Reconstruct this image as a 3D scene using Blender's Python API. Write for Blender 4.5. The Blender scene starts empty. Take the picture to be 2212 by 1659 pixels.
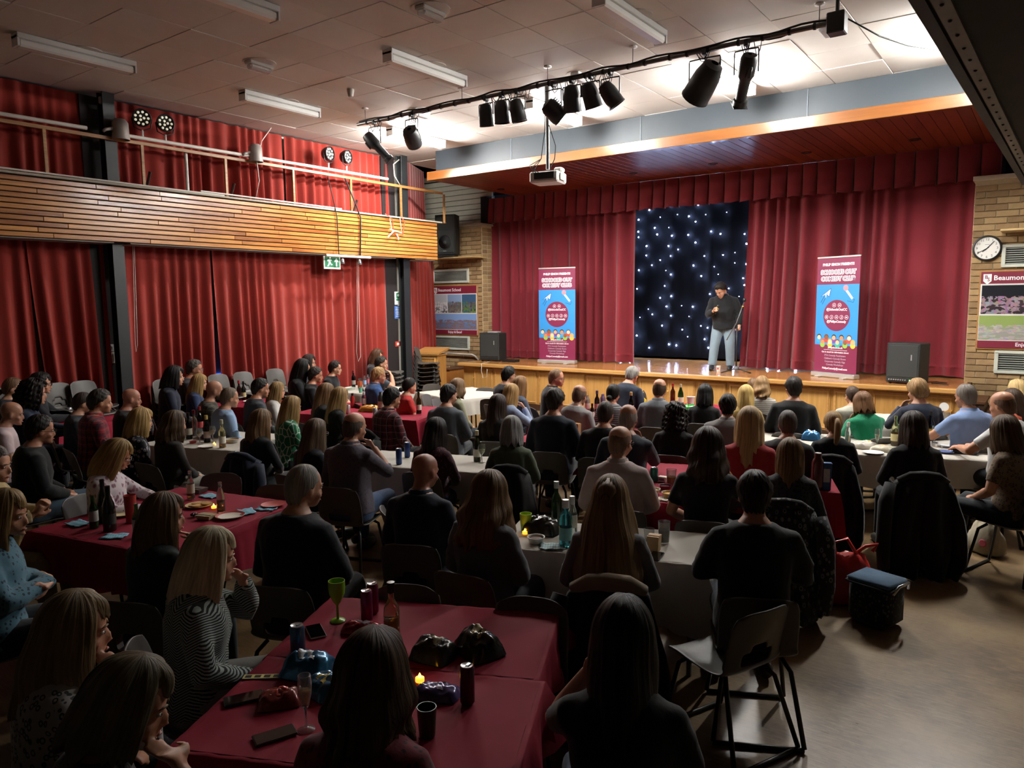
import bpy, bmesh, math, random
import numpy as np
from mathutils import Matrix, Vector, Euler

# ------------------------------------------------------------------ camera, world, exposure
random.seed(7); rng = np.random.default_rng(7)
SC = bpy.context.scene
COL = SC.collection
CAM_H = 2.3
F_PX = 1599.2
YAW, PITCH, ROLL = (math.radians(a) for a in (-36.169, -6.462, -0.566))
_f = np.array([math.sin(YAW)*math.cos(PITCH), math.cos(YAW)*math.cos(PITCH), math.sin(PITCH)])
_r0 = np.array([math.cos(YAW), -math.sin(YAW), 0.0]); _u0 = np.cross(_r0, _f)
_r = math.cos(ROLL)*_r0 + math.sin(ROLL)*_u0
_u = -math.sin(ROLL)*_r0 + math.cos(ROLL)*_u0
cam_data = bpy.data.cameras.new('camera'); cam = bpy.data.objects.new('camera', cam_data); COL.objects.link(cam)
cam_data.sensor_fit = 'HORIZONTAL'; cam_data.sensor_width = 36.0; cam_data.lens = 36.0*F_PX/2212.0
cam_data.clip_start = 0.05; cam_data.clip_end = 100
M3 = Matrix(((_r[0], _u[0], -_f[0]), (_r[1], _u[1], -_f[1]), (_r[2], _u[2], -_f[2])))
cam.matrix_world = Matrix.Translation((0, 0, CAM_H)) @ M3.to_4x4()
SC.camera = cam
world = bpy.data.worlds.new('world'); SC.world = world; world.use_nodes = True
world.node_tree.nodes['Background'].inputs[0].default_value = (0.02, 0.022, 0.026, 1)
world.node_tree.nodes['Background'].inputs[1].default_value = 1.0
SC.view_settings.view_transform = 'Standard'; SC.view_settings.look = 'None'
SC.view_settings.exposure = 1.82; SC.view_settings.gamma = 1.0; SC.view_settings.use_curve_mapping = False
TUBE_POWER = 100.0          # emission strength of the lit fluorescent diffusers

def at(x, y, X=None, Y=None, Z=None):
    """point of the real place seen at a photo pixel, on the plane X=, Y= or Z="""
    d = _f*F_PX + _r*(x-1106) - _u*(y-829.5)
    o = np.array([0, 0, CAM_H])
    if X is not None: t = (X-o[0])/d[0]
    elif Y is not None: t = (Y-o[1])/d[1]
    else: t = (Z-o[2])/d[2]
    return o + t*d

# ------------------------------------------------------------------ materials
MATS = {}
def _lin(c):
    return tuple(((v/12.92) if v <= 0.04045 else ((v+0.055)/1.055)**2.4) for v in c)
def hexc(h):
    h = h.lstrip('#'); return _lin(tuple(int(h[i:i+2], 16)/255 for i in (0, 2, 4)))
class NT:
    def __init__(s, m):
        s.t = m.node_tree; s.b = s.t.nodes['Principled BSDF']
    def n(s, typ, **kw):
        nd = s.t.nodes.new(typ)
        for k, v in kw.items():
            if k.startswith('i_'):
                key = k[2:]; key = int(key) if key.isdigit() else key.replace('_', ' ')
                nd.inputs[key].default_value = v
            else: setattr(nd, k, v)
        return nd
    def l(s, a, b): s.t.links.new(a, b)
    def math(s, op, a, b=None):
        nd = s.t.nodes.new('ShaderNodeMath'); nd.operation = op
        for i, v in enumerate((a, b)):
            if v is None: continue
            if isinstance(v, (int, float)): nd.inputs[i].default_value = v
            else: s.l(v, nd.inputs[i])
        return nd.outputs[0]
    def mix(s, fac, c1, c2):
        nd = s.t.nodes.new('ShaderNodeMixRGB')
        if isinstance(fac, (int, float)): nd.inputs[0].default_value = fac
        else: s.l(fac, nd.inputs[0])
        for i, c in ((1, c1), (2, c2)):
            if isinstance(c, tuple): nd.inputs[i].default_value = (*c[:3], 1)
            else: s.l(c, nd.inputs[i])
        return nd.outputs[0]
    def obj(s, scale=(1, 1, 1)):
        tc = s.n('ShaderNodeTexCoord'); mp = s.n('ShaderNodeMapping'); mp.inputs['Scale'].default_value = scale
        s.l(tc.outputs['Object'], mp.inputs[0]); return mp.outputs[0]
    def uv(s, scale=(1, 1, 1)):
        tc = s.n('ShaderNodeTexCoord'); mp = s.n('ShaderNodeMapping'); mp.inputs['Scale'].default_value = scale
        s.l(tc.outputs['UV'], mp.inputs[0]); return mp.outputs[0]
    def noise(s, vec, scale, detail=3.0, rough=0.55):
        nd = s.n('ShaderNodeTexNoise'); nd.inputs['Scale'].default_value = scale
        nd.inputs['Detail'].default_value = detail; nd.inputs['Roughness'].default_value = rough
        if vec is not None: s.l(vec, nd.inputs['Vector'])
        return nd.outputs[0]
    def ramp(s, fac, stops):
        nd = s.n('ShaderNodeValToRGB'); cr = nd.color_ramp
        while len(cr.elements) > 1: cr.elements.remove(cr.elements[-1])
        cr.elements[0].position = stops[0][0]; cr.elements[0].color = (*stops[0][1][:3], 1)
        for p, c in stops[1:]:
            e = cr.elements.new(p); e.color = (*c[:3], 1)
        s.l(fac, nd.inputs[0]); return nd.outputs[0]
    def bump(s, h, strength=0.3, dist=0.01):
        nd = s.n('ShaderNodeBump'); nd.inputs['Strength'].default_value = strength; nd.inputs['Distance'].default_value = dist
        s.l(h, nd.inputs['Height']); s.l(nd.outputs[0], s.b.inputs['Normal'])
def newmat(name):
    m = bpy.data.materials.new(name); m.use_nodes = True; return m, NT(m)
def mat(name, color, rough=0.5, metal=0.0, var=0.12, vscale=8.0, spec=None, emit=None, estr=0.0, trans=0.0, alpha=1.0, sheen=0.0, ior=None, bump=0.0, bscale=60):
    if name in MATS: return MATS[name]
    m, t = newmat(name); c = hexc(color) if isinstance(color, str) else color
    b = t.b
    b.inputs['Roughness'].default_value = rough; b.inputs['Metallic'].default_value = metal
    if spec is not None: b.inputs['Specular IOR Level'].default_value = spec
    if var > 0:
        v = t.noise(t.obj(), vscale, 4)
        t.l(t.mix(v, tuple(x*(1-var) for x in c), tuple(min(1, x*(1+var)) for x in c)), b.inputs['Base Color'])
    else: b.inputs['Base Color'].default_value = (*c, 1)
    if bump > 0: t.bump(t.noise(t.obj(), bscale, 4), bump, 0.004)
    if emit is not None:
        ec = hexc(emit) if isinstance(emit, str) else emit
        b.inputs['Emission Color'].default_value = (*ec, 1); b.inputs['Emission Strength'].default_value = estr
    if trans > 0: b.inputs['Transmission Weight'].default_value = trans
    if ior: b.inputs['IOR'].default_value = ior
    if alpha < 1: b.inputs['Alpha'].default_value = alpha
    if sheen > 0: b.inputs['Sheen Weight'].default_value = sheen
    MATS[name] = m; return m

def wood(name, c1, c2, axis=0, rough=0.35, scale=1.0, coat=0.0):
    if name in MATS: return MATS[name]
    m, t = newmat(name); c1 = hexc(c1); c2 = hexc(c2)
    sc = [14*scale]*3; sc[axis] = 0.9*scale
    tc = t.n('ShaderNodeTexCoord'); oi = t.n('ShaderNodeObjectInfo')
    add = t.n('ShaderNodeVectorMath', operation='ADD'); mul = t.n('ShaderNodeVectorMath', operation='SCALE'); mul.inputs[3].default_value = 37.0
    cb = t.n('ShaderNodeCombineXYZ'); 
    for i in range(3): t.l(oi.outputs['Random'], cb.inputs[i])
    t.l(cb.outputs[0], mul.inputs[0]); t.l(tc.outputs['Object'], add.inputs[0]); t.l(mul.outputs[0], add.inputs[1])
    mp = t.n('ShaderNodeMapping'); mp.inputs['Scale'].default_value = sc; t.l(add.outputs[0], mp.inputs[0])
    n1 = t.noise(mp.outputs[0], 2.2, 6, 0.65)
    f = t.math('ADD', n1, t.math('MULTIPLY', t.math('SUBTRACT', oi.outputs['Random'], 0.5), 0.35))
    t.l(t.ramp(f, [(0.25, c1), (0.75, c2)]), t.b.inputs['Base Color'])
    t.b.inputs['Roughness'].default_value = rough
    if coat: t.b.inputs['Coat Weight'].default_value = coat; t.b.inputs['Coat Roughness'].default_value = 0.15
    t.bump(n1, 0.15, 0.003)
    MATS[name] = m; return m

# ------------------------------------------------------------------ mesh builder
class MB:
    def __init__(s): s.v = []; s.f = []; s.m = []; s.uv = None
    def add(s, verts, faces, mi=0):
        o = len(s.v); s.v.extend([tuple(map(float, p)) for p in verts]); s.f.extend([tuple(i+o for i in f) for f in faces]); s.m.extend([mi]*len(faces)); return s
    def box(s, c, d, rz=0.0, mi=0, bev=0.0):
        x, y, z = (a/2 for a in d)
        if bev > 0:
            b = min(bev, x*.9, y*.9, z*.9)
            pts = []
            for sz in (-1, 1):
                for sx, sy in ((-1, -1), (1, -1), (1, 1), (-1, 1)):
                    pts += [(sx*(x-b), sy*(y-b), sz*z), (sx*x, sy*(y-b), sz*(z-b)), (sx*(x-b), sy*y, sz*(z-b))]
            bm = bmesh.new()
            for p in pts: bm.verts.new(p)
            r = bmesh.ops.convex_hull(bm, input=bm.verts); bm.verts.index_update()
            bmesh.ops.dissolve_limit(bm, angle_limit=0.01, verts=bm.verts, edges=bm.edges)
            bm.verts.index_update(); V = [v.co.copy() for v in bm.verts]; Fs = [[v.index for v in f.verts] for f in bm.faces]; bm.free()
        else:
            V = [Vector((sx*x, sy*y, sz*z)) for sz in (-1, 1) for sx, sy in ((-1, -1), (1, -1), (1, 1), (-1, 1))]
            Fs = [(3, 2, 1, 0), (4, 5, 6, 7), (0, 1, 5, 4), (1, 2, 6, 5), (2, 3, 7, 6), (3, 0, 4, 7)]
        ca, sa = math.cos(rz), math.sin(rz)
        return s.add([(c[0]+p[0]*ca-p[1]*sa, c[1]+p[0]*sa+p[1]*ca, c[2]+p[2]) for p in V], Fs, mi)
    def tube(s, path, r, n=10, mi=0, cap=True, flat=None):
        """path: points; r: radius or list; flat: (ax, ay) multipliers in frame"""
        P = [Vector(p) for p in path]; k = len(P)
        R = list(r) if hasattr(r, '__len__') else [r]*k
        T = [(P[min(i+1, k-1)]-P[max(i-1, 0)]).normalized() for i in range(k)]
        up = Vector((0, 0, 1)) if abs(T[0].z) < 0.9 else Vector((0, 1, 0))
        a = T[0].cross(up).normalized()
        V = []
        for i in range(k):
            a = (a - T[i]*a.dot(T[i]))
            if a.length < 1e-6: a = T[i].orthogonal()
            a.normalize(); b = T[i].cross(a)
            fx, fy = flat if flat else (1, 1)
            for j in range(n):
                th = 2*math.pi*j/n
                V.append(P[i] + a*(R[i]*fx*math.cos(th)) + b*(R[i]*fy*math.sin(th)))
        Fs = [(i*n+j, i*n+(j+1) % n, (i+1)*n+(j+1) % n, (i+1)*n+j) for i in range(k-1) for j in range(n)]
        if cap: Fs += [tuple(range(n-1, -1, -1)), tuple((k-1)*n+j for j in range(n))]
        return s.add(V, Fs, mi)
    def lathe(s, prof, c=(0, 0, 0), n=16, mi=0, axis='z', cap=True):
        V = []
        for r, h in prof:
            for j in range(n):
                th = 2*math.pi*j/n; p = (r*math.cos(th), r*math.sin(th), h)
                if axis == 'y': p = (p[0], -p[2], p[1])
                if axis == 'x': p = (p[2], p[0], p[1])
                V.append((c[0]+p[0], c[1]+p[1], c[2]+p[2]))
        k = len(prof)
        Fs = [(i*n+j, i*n+(j+1) % n, (i+1)*n+(j+1) % n, (i+1)*n+j) for i in range(k-1) for j in range(n)]
        if cap: Fs += [tuple(range(n-1, -1, -1)), tuple((k-1)*n+j for j in range(n))]
        return s.add(V, Fs, mi)
    def rings(s, rings, mi=0, cap=True):
        n = len(rings[0]); V = [p for r in rings for p in r]; k = len(rings)
        Fs = [(i*n+j, i*n+(j+1) % n, (i+1)*n+(j+1) % n, (i+1)*n+j) for i in range(k-1) for j in range(n)]
        if cap: Fs += [tuple(range(n-1, -1, -1)), tuple((k-1)*n+j for j in range(n))]
        return s.add(V, Fs, mi)
    def grid(s, P, mi=0):
        """P[i][j] points"""
        a = len(P); b = len(P[0])
        return s.add([p for r in P for p in r], [(i*b+j, i*b+j+1, (i+1)*b+j+1, (i+1)*b+j) for i in range(a-1) for j in range(b-1)], mi)
    def ball(s, c, r, n=10, mi=0):
        rr = r if hasattr(r, '__len__') else (r, r, r); k = max(5, n//2+1)
        rings = [[(c[0]+rr[0]*math.sin(t)*math.cos(p), c[1]+rr[1]*math.sin(t)*math.sin(p), c[2]-rr[2]*math.cos(t)) for p in [2*math.pi*j/n for j in range(n)]]
                 for t in [max(0.04, min(math.pi-0.04, math.pi*i/(k-1))) for i in range(k)]]
        return s.rings(rings, mi)
    def poly(s, pts, th=None, d=(0, -1, 0), mi=0):
        """flat polygon; extruded by th along d when given"""
        n = len(pts)
        if not th: return s.add(pts, [tuple(range(n))], mi)
        q = [tuple(p[i]+d[i]*th for i in range(3)) for p in pts]
        return s.add(list(pts)+q, [tuple(range(n-1, -1, -1)), tuple(range(n, 2*n))]+[(i, (i+1) % n, n+(i+1) % n, n+i) for i in range(n)], mi)
    def mesh(s, name, mats, smooth=False, ang=None):
        me = bpy.data.meshes.new(name); me.from_pydata(s.v, [], s.f)
        for m in (mats if isinstance(mats, (list, tuple)) else [mats]): me.materials.append(m)
        if any(s.m): me.polygons.foreach_set('material_index', s.m)
        bm = bmesh.new(); bm.from_mesh(me); bmesh.ops.recalc_face_normals(bm, faces=bm.faces); bm.to_mesh(me); bm.free()
        if smooth:
            me.polygons.foreach_set('use_smooth', [True]*len(me.polygons))
            if ang:
                try: me.set_sharp_from_angle(angle=math.radians(ang))
                except Exception: pass
        me.update(); return me
    def build(s, name, mats, parent=None, smooth=False, ang=None, loc=None, rz=0.0):
        return link(name, s.mesh(name, mats, smooth, ang), parent, loc, rz)
def link(name, me, parent=None, loc=None, rz=0.0, rot=None, scale=None):
    o = bpy.data.objects.new(name, me); COL.objects.link(o)
    if parent: o.parent = parent
    if loc is not None: o.location = loc
    if rz: o.rotation_euler = (0, 0, rz)
    if rot: o.rotation_euler = rot
    if scale: o.scale = scale
    return o
def empty(name, loc=(0, 0, 0), rz=0.0):
    o = bpy.data.objects.new(name, None); COL.objects.link(o); o.location = loc; o.rotation_euler = (0, 0, rz); o.empty_display_size = 0.1; return o
def tag(o, label, cat, group=None):
    o['label'] = label; o['category'] = cat
    if group: o['group'] = group
    return o
def struct(o, label=None):
    o['kind'] = 'structure'
    if label: o['label'] = label
    return o
def copy_tree(o, parent=None):
    c = o.copy(); COL.objects.link(c); c.parent = parent
    for ch in list(o.children): copy_tree(ch, c)
    return c
def text_mesh(txt, size, align='CENTER', bold=0.0, font=None, ext=0.0004, space=1.0):
    cu = bpy.data.curves.new('txt', 'FONT'); cu.body = txt; cu.size = size; cu.align_x = align; cu.align_y = 'CENTER'
    cu.offset = bold; cu.extrude = ext; cu.resolution_u = 2; cu.space_character = space
    o = bpy.data.objects.new('txt', cu); COL.objects.link(o)
    dg = bpy.context.evaluated_depsgraph_get(); me = bpy.data.meshes.new_from_object(o.evaluated_get(dg))
    bpy.data.objects.remove(o); bpy.data.curves.remove(cu); return me
def text(name, txt, size, m, parent, loc, rot=(math.pi/2, 0, 0), **kw):
    me = text_mesh(txt, size, **kw); me.materials.clear(); me.materials.append(m)
    return link(name, me, parent, loc, rot=rot)
def snoise(x, y, seed=0.0):
    """cheap smooth pseudo noise in about [-1, 1]"""
    return (np.sin(x*1.7+y*2.3+seed)+np.sin(x*3.1-y*1.3+seed*2.1+1.3)+np.sin(-x*2.2+y*4.1+seed*.7+2.7)+np.sin(x*5.3+y*3.7+seed*1.9))/4
def sstep(a, b, x):
    t = np.clip((x-a)/(b-a), 0, 1); return t*t*(3-2*t)
# ------------------------------------------------------------------ the room
ZC = 5.24                    # ceiling
ST = 0.927                   # stage floor
SF = 12.65                   # stage front edge
PY = 13.83                   # face of the brick piers
CY = 14.25                   # stage curtains
WX = -11.35                  # left wall plane (behind the curtains)
CX = -11.13                  # left curtains
FX = -10.70                  # balcony fascia
BY = 11.17                   # front of the canopy beam
SZ = 4.67                    # canopy soffit

# floor: worn brown hard floor
m, t = newmat('worn_floor')
v = t.obj()
n1 = t.noise(v, 1.6, 7, 0.68); n2 = t.noise(t.obj((3, 22, 1)), 3.0, 6, 0.7); n3 = t.noise(v, 26, 3)
c = t.ramp(n1, [(0.3, hexc('#4f3b25')), (0.5, hexc('#735a3b')), (0.72, hexc('#917a57'))])
c = t.mix(t.ramp(n2, [(0.45, (0, 0, 0)), (0.75, (0.55, 0.55, 0.55))]), c, hexc('#a39070'))
c = t.mix(t.ramp(n3, [(0.62, (0, 0, 0)), (0.8, (.5, .5, .5))]), c, hexc('#4a3a2c'))
t.l(c, t.b.inputs['Base Color'])
t.l(t.ramp(n2, [(0.3, (.26, .26, .26)), (0.8, (.5, .5, .5))]), t.b.inputs['Roughness'])
t.bump(n2, 0.08, 0.003)
struct(MB().box((-5.2, 5.4, -0.05), (17.6, 17.6, 0.1)).build('floor', m), 'worn brown hall floor with pale scuffs')

plaster = mat('plaster', '#b8b2a6', 0.9, vscale=2)
struct(MB().box((WX-0.1, 4.2, 2.62), (0.2, 14.6, 5.3)).build('wall_left', plaster), 'plain wall behind the red curtains')
struct(MB().box((-13.3, 12.9, 2.62), (0.2, 3.0, 5.3)).build('wall_left_alcove', plaster))
dplaster = mat('dark_plaster', '#4f4b46', .9, vscale=2)
struct(MB().box((2.6, 5.4, 2.62), (0.2, 17, 5.3)).build('wall_right', dplaster))
struct(MB().box((-5.2, -3.1, 2.62), (16, 0.2, 5.3)).build('wall_rear', dplaster))

# ceiling slab and its loose-laid tiles
tile_m, t = newmat('ceiling_tile')
oi = t.n('ShaderNodeObjectInfo')
nv = t.noise(t.obj(), 3.0, 4)
c = t.mix(nv, hexc('#cfcac4'), hexc('#dcd8d2'))
c = t.mix(t.math('MULTIPLY', oi.outputs['Random'], 0.35), c, hexc('#c0b9b0'))
t.l(c, t.b.inputs['Base Color']); t.b.inputs['Roughness'].default_value = 0.85
t.bump(t.noise(t.obj(), 55, 3), 0.12, 0.004)
ceil = MB().box((-5.2, 5.6, ZC+0.06), (17.6, 17.6, 0.08)).build('ceiling', mat('ceiling_void', '#6e675f', 0.9))
struct(ceil, 'off-white tiled suspended ceiling')
TP = 0.7235
tile_me = MB().box((0, 0, 0), (TP-0.006, TP-0.006, 0.018), bev=0.003).mesh('ceiling_tile', tile_m)
thin_tile = None
for i in range(-9, 8):
    for j in range(-5, 9):
        x = -4.806+TP*(i+0.5); y = 5.454+TP*(j+0.5)
        if y > BY+0.15 + 0.3 and x > -10.3: continue
        o = link('ceiling_tile', tile_me, ceil, (x, y, ZC+0.006+random.uniform(-0.004, 0.004)))
        o.rotation_euler = (random.uniform(-.004, .004), random.uniform(-.004, .004), 0)
o = MB().box((-5.2, 12.95, ZC), (17, 2.2, 0.02)).build('ceiling_margin', tile_m, ceil)
o = MB().box((-12.2, 9.5, ZC), (1.6, 8, 0.02)).build('ceiling_margin', tile_m, ceil)

# ------------------------------------------------------------------ canopy over the stage front
blue = mat('blue_grey_paint', '#262e34', 0.6, vscale=2)
can = MB().box((-4.6, BY+0.2, (4.83+ZC)/2), (10.9, 0.2, ZC-4.83)).build('wall_canopy', blue); struct(can, 'blue-grey painted bulkhead over the stage front')
for x in (-8.2, -5.6, -3.0): MB().box((x, BY+0.095, 5.035), (0.006, 0.012, 0.40)).build('panel_joint', mat('joint', '#66727a'), can)
beamw = wood('orange_beam', '#532a0e', '#6e421b', 0, 0.3, 0.6, 0.3)
be = MB().box((-4.55, BY+0.06, 4.75), (11.3, 0.14, 0.165), bev=0.006).build('trim_1', beamw); struct(be, 'varnished orange wooden beam under the blue bulkhead')
sof = MB().box((-4.55, (BY+CY)/2+.06, SZ+0.05), (11.3, CY-BY-.02, 0.03)).build('ceiling_canopy', mat('dark_void', '#20100a', 0.9)); struct(sof, 'dark red-brown boarded soffit over the stage')
sofm = wood('soffit_board', '#5a2210', '#7e351b', 1, 0.35, 0.8)
pl_me = MB().box((0, 0, 0), (0.154, CY-BY-.04, 0.02), bev=0.003).mesh('soffit_board', sofm)
x = -10.1
while x < 1.0:
    link('soffit_board', pl_me, sof, (x, (BY+CY)/2+.06, SZ+0.022)); x += 0.158
dl_me = MB().lathe([(0.085, 0.0), (0.085, -0.012), (0.06, -0.012), (0.055, 0.02), (0.02, 0.03)], n=16).mesh('downlight', mat('black_trim', '#1c1713', 0.4, var=0.05), True, 40)
for i, px in enumerate([(1088, 411), (1228, 396), (1370, 376), (1540, 355), (1740, 330), (1975, 302)]):
    p = at(*px, Z=SZ)
    o = link('downlight', dl_me, None, (p[0], 13.08, SZ+0.012))
    tag(o, ['unlit black recessed downlight at the far left end of the stage soffit', 'second unlit recessed downlight from the left in the stage soffit', 'third unlit recessed downlight from the left, above the dark star cloth', 'fourth unlit recessed downlight from the left in the stage soffit', 'fifth unlit recessed downlight from the left in the stage soffit', 'unlit recessed downlight at the right end of the stage soffit'][i], 'downlight', 'stage soffit downlights')

# ------------------------------------------------------------------ brick piers with single bricks
mortar = mat('mortar', '#cfc1a0', 0.95, vscale=30, bump=.3)
brick_ms = []
for k, (a, b) in enumerate((('#8f7350', '#a58760'), ('#7f6546', '#977b56'), ('#a0845c', '#b0946a'))):
    m, t = newmat('brick_%d' % k); n = t.noise(t.obj(), 16, 5, .7)
    t.l(t.ramp(n, [(.3, hexc(a)), (.7, hexc(b))]), t.b.inputs['Base Color']); t.b.inputs['Roughness'].default_value = .9
    t.bump(t.noise(t.obj(), 60, 4), .35, .004); brick_ms.append(m)
BW, BH, JT = 0.30, 0.10, 0.011
brick_me = [MB().box((0, 0, 0), (BW-JT, 0.05, BH-JT), bev=.004).mesh('brick', mm) for mm in brick_ms]
half_me = [MB().box((0, 0, 0), (BW/2-JT, 0.05, BH-JT), bev=.004).mesh('brick', mm) for mm in brick_ms]
def brickwork(par, x0, x1, z0, z1, y, skip=()):
    r = 0; z = z0
    while z+BH <= z1+0.001:
        x = x0; first = (r % 2 == 1)
        while x < x1-0.05:
            w = BW
            if first or x+BW > x1+0.001: w = BW/2
            first = False
            cx, cz = x+w/2, z+BH/2
            if not any(a < cx-w/2 and cx+w/2 < b and c2 < cz < d2 for a, b, c2, d2 in skip):
                o = link('brick', random.choice(brick_me if w == BW else half_me), par, (cx, y-0.005+random.uniform(-.002, .002), cz))
            x += w
        z += BH; r += 1
LP0, LP1 = -12.76, -10.96
wl = MB().box(((LP0+LP1)/2, PY+0.22, 2.05), (LP1-LP0, 0.4, 4.1)).build('wall_stage_left', mortar); struct(wl, 'brown brick pier left of the stage curtains')
brickwork(wl, LP0, LP1, 0.1, 4.05, PY+0.02, skip=((-12.5, -11.1, 1.5, 2.65),))
side = MB()
zz = 0.1; r = 0
side_me = [MB().box((0, 0, 0), (0.05, 0.2-JT, BH-JT), bev=.004).mesh('brick', mm) for mm in brick_ms]
while zz < 4.0:
    for q in range(2):
        link('brick', random.choice(side_me), wl, (LP1-.018, PY+.02+.1+q*.2+(.0 if r % 2 else -.0), zz+BH/2))
    zz += BH; r += 1
MB().box(((LP0+LP1)/2, PY+0.2, 4.075), (LP1-LP0+.06, 0.5, 0.05), bev=.005).build('coping', mat('pale_coping', '#b9b4a6', .8), wl)
RP0, RP1 = -1.115, 2.5
wr = MB().box(((RP0+RP1)/2, PY+0.22, 2.05), (RP1-RP0, 0.4, 4.1)).build('wall_stage_right', mortar); struct(wr, 'brown brick wall right of the stage curtains')
brickwork(wr, RP0, 0.7, 0.1, 4.05, PY+0.02, skip=((-.93, .5, 1.5, 2.65),))
MB().box(((RP0+RP1)/2, PY+0.2, 4.105), (RP1-RP0+.06, 0.5, 0.07), bev=.005).build('coping', mat('white_coping', '#d8d4c8', .7), wr)
# wall above and behind the stage
wb = MB().box((-5.2, 16.6, 2.62), (16, 0.2, 5.4)).build('wall_stage_rear', mat('black_paint', '#14151a', .9)); struct(wb)
struct(MB().box((-11.15, 15.5, 2.6), (0.15, 2.2, 5.3)).build('wall_stage_wing_left', MATS['black_paint']))
struct(MB().box((-0.95, 15.5, 2.6), (0.15, 2.2, 5.3)).build('wall_stage_wing_right', MATS['black_paint']))
struct(MB().box((-6, CY+1.2, SZ+.12), (11, 2.4, 0.05)).build('ceiling_stage', MATS['black_paint']))
# pale ribbed siding above the left pier
sd = MB().box((-12.1, PY+0.42, 4.68), (2.4, 0.06, 1.14)).build('wall_siding', mat('siding_shadow', '#8d887a')); struct(sd, 'cream horizontal siding above the left brick pier')
slat_me = MB().box((0, 0, 0), (2.4, .03, .115), bev=.006).mesh('siding_board', mat('cream_siding', '#d3cdbb', .6))
for i in range(9):
    o = link('siding_board', slat_me, sd, (-12.1, PY+.375, 4.17+i*.125)); o.rotation_euler = (math.radians(-7), 0, 0)
struct(MB().box((-11.02, PY+0.33, 4.42), (0.18, 0.3, 0.62)).build('gap_block', mat('black_gap', '#17161a', .8)), 'black block filling the dark gap between the siding and the stage opening')  # solid box coloured black in place of the dark gap above the pier

# ------------------------------------------------------------------ stage
stm = wood('stage_floor_wood', '#a06a36', '#c48f55', 0, 0.22, 0.7, 0.35)
sfl = MB().box((-5.85, (SF+16.5)/2, ST-0.03), (9.7, 16.5-SF, 0.06)).build('floor_stage', mat('stage_under', '#5a3a1e')); struct(sfl, 'varnished orange-brown boarded stage floor')
y = SF+.05; bd = MB().box((0, 0, 0), (9.6, 0.118, 0.02), bev=.002).mesh('stage_board', stm)
while y < 16.4:
    link('stage_board', bd, sfl, (-5.85, y+.06, ST+.002-.01)); y += .12
oak = wood('oak', '#a5793f', '#c79a5a', 2, 0.4, 0.7, 0.1); oakx = wood('oak_rail', '#a9793f', '#c99b5d', 0, 0.4, 0.7, 0.1)
MB().box((-5.85, SF+.0, ST-.035), (9.74, 0.12, 0.075), bev=.012).build('nosing', oakx, sfl)
sfr = MB().box((-5.82, SF+.09, ST/2-.03), (9.62, 0.05, ST-.06)).build('wall_stage_front', oak); struct(sfr, 'oak panelled stage front with cupboard doors')
# a cupboard door of the stage front: frame of four mouldings round a panel, knob
DW = 0.578; z0, z1 = .13, ST-.11
panel_me = MB().box((0, 0, 0), (DW-.05, .02, z1-z0), bev=.003).mesh('door_panel', oak)
fm = MB()
for sx in (-1, 1): fm.box((sx*(DW/2-.055), -.014, 0), (.022, .016, z1-z0-.06), bev=.004)
for sz in (-1, 1): fm.box((0, -.014, sz*((z1-z0)/2-.04)), (DW-.09, .016, .022), bev=.004)
frame_me = fm.mesh('moulding', oakx)
knob_me = MB().lathe([(.008, 0), (.008, .012), (.016, .02), (.014, .03), (.004, .034)], n=10, axis='y').mesh('knob', mat('brass', '#c9a24a', .3, .9), True)
for i in range(16):
    x = -10.42+DW*(i+.5)+.06
    d = link('door_panel', panel_me, sfr, (x, SF+.058, (z0+z1)/2))
    link('moulding', frame_me, d, (0, 0, 0))
    link('knob', knob_me, d, ((DW/2-.035)*(1 if i % 2 else -1), -.012, .12))
MB().box((-5.82, SF+.05, .06), (9.6, .03, .12)).build('plinth', mat('dark_plinth', '#3a2413'), sfr)

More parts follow.
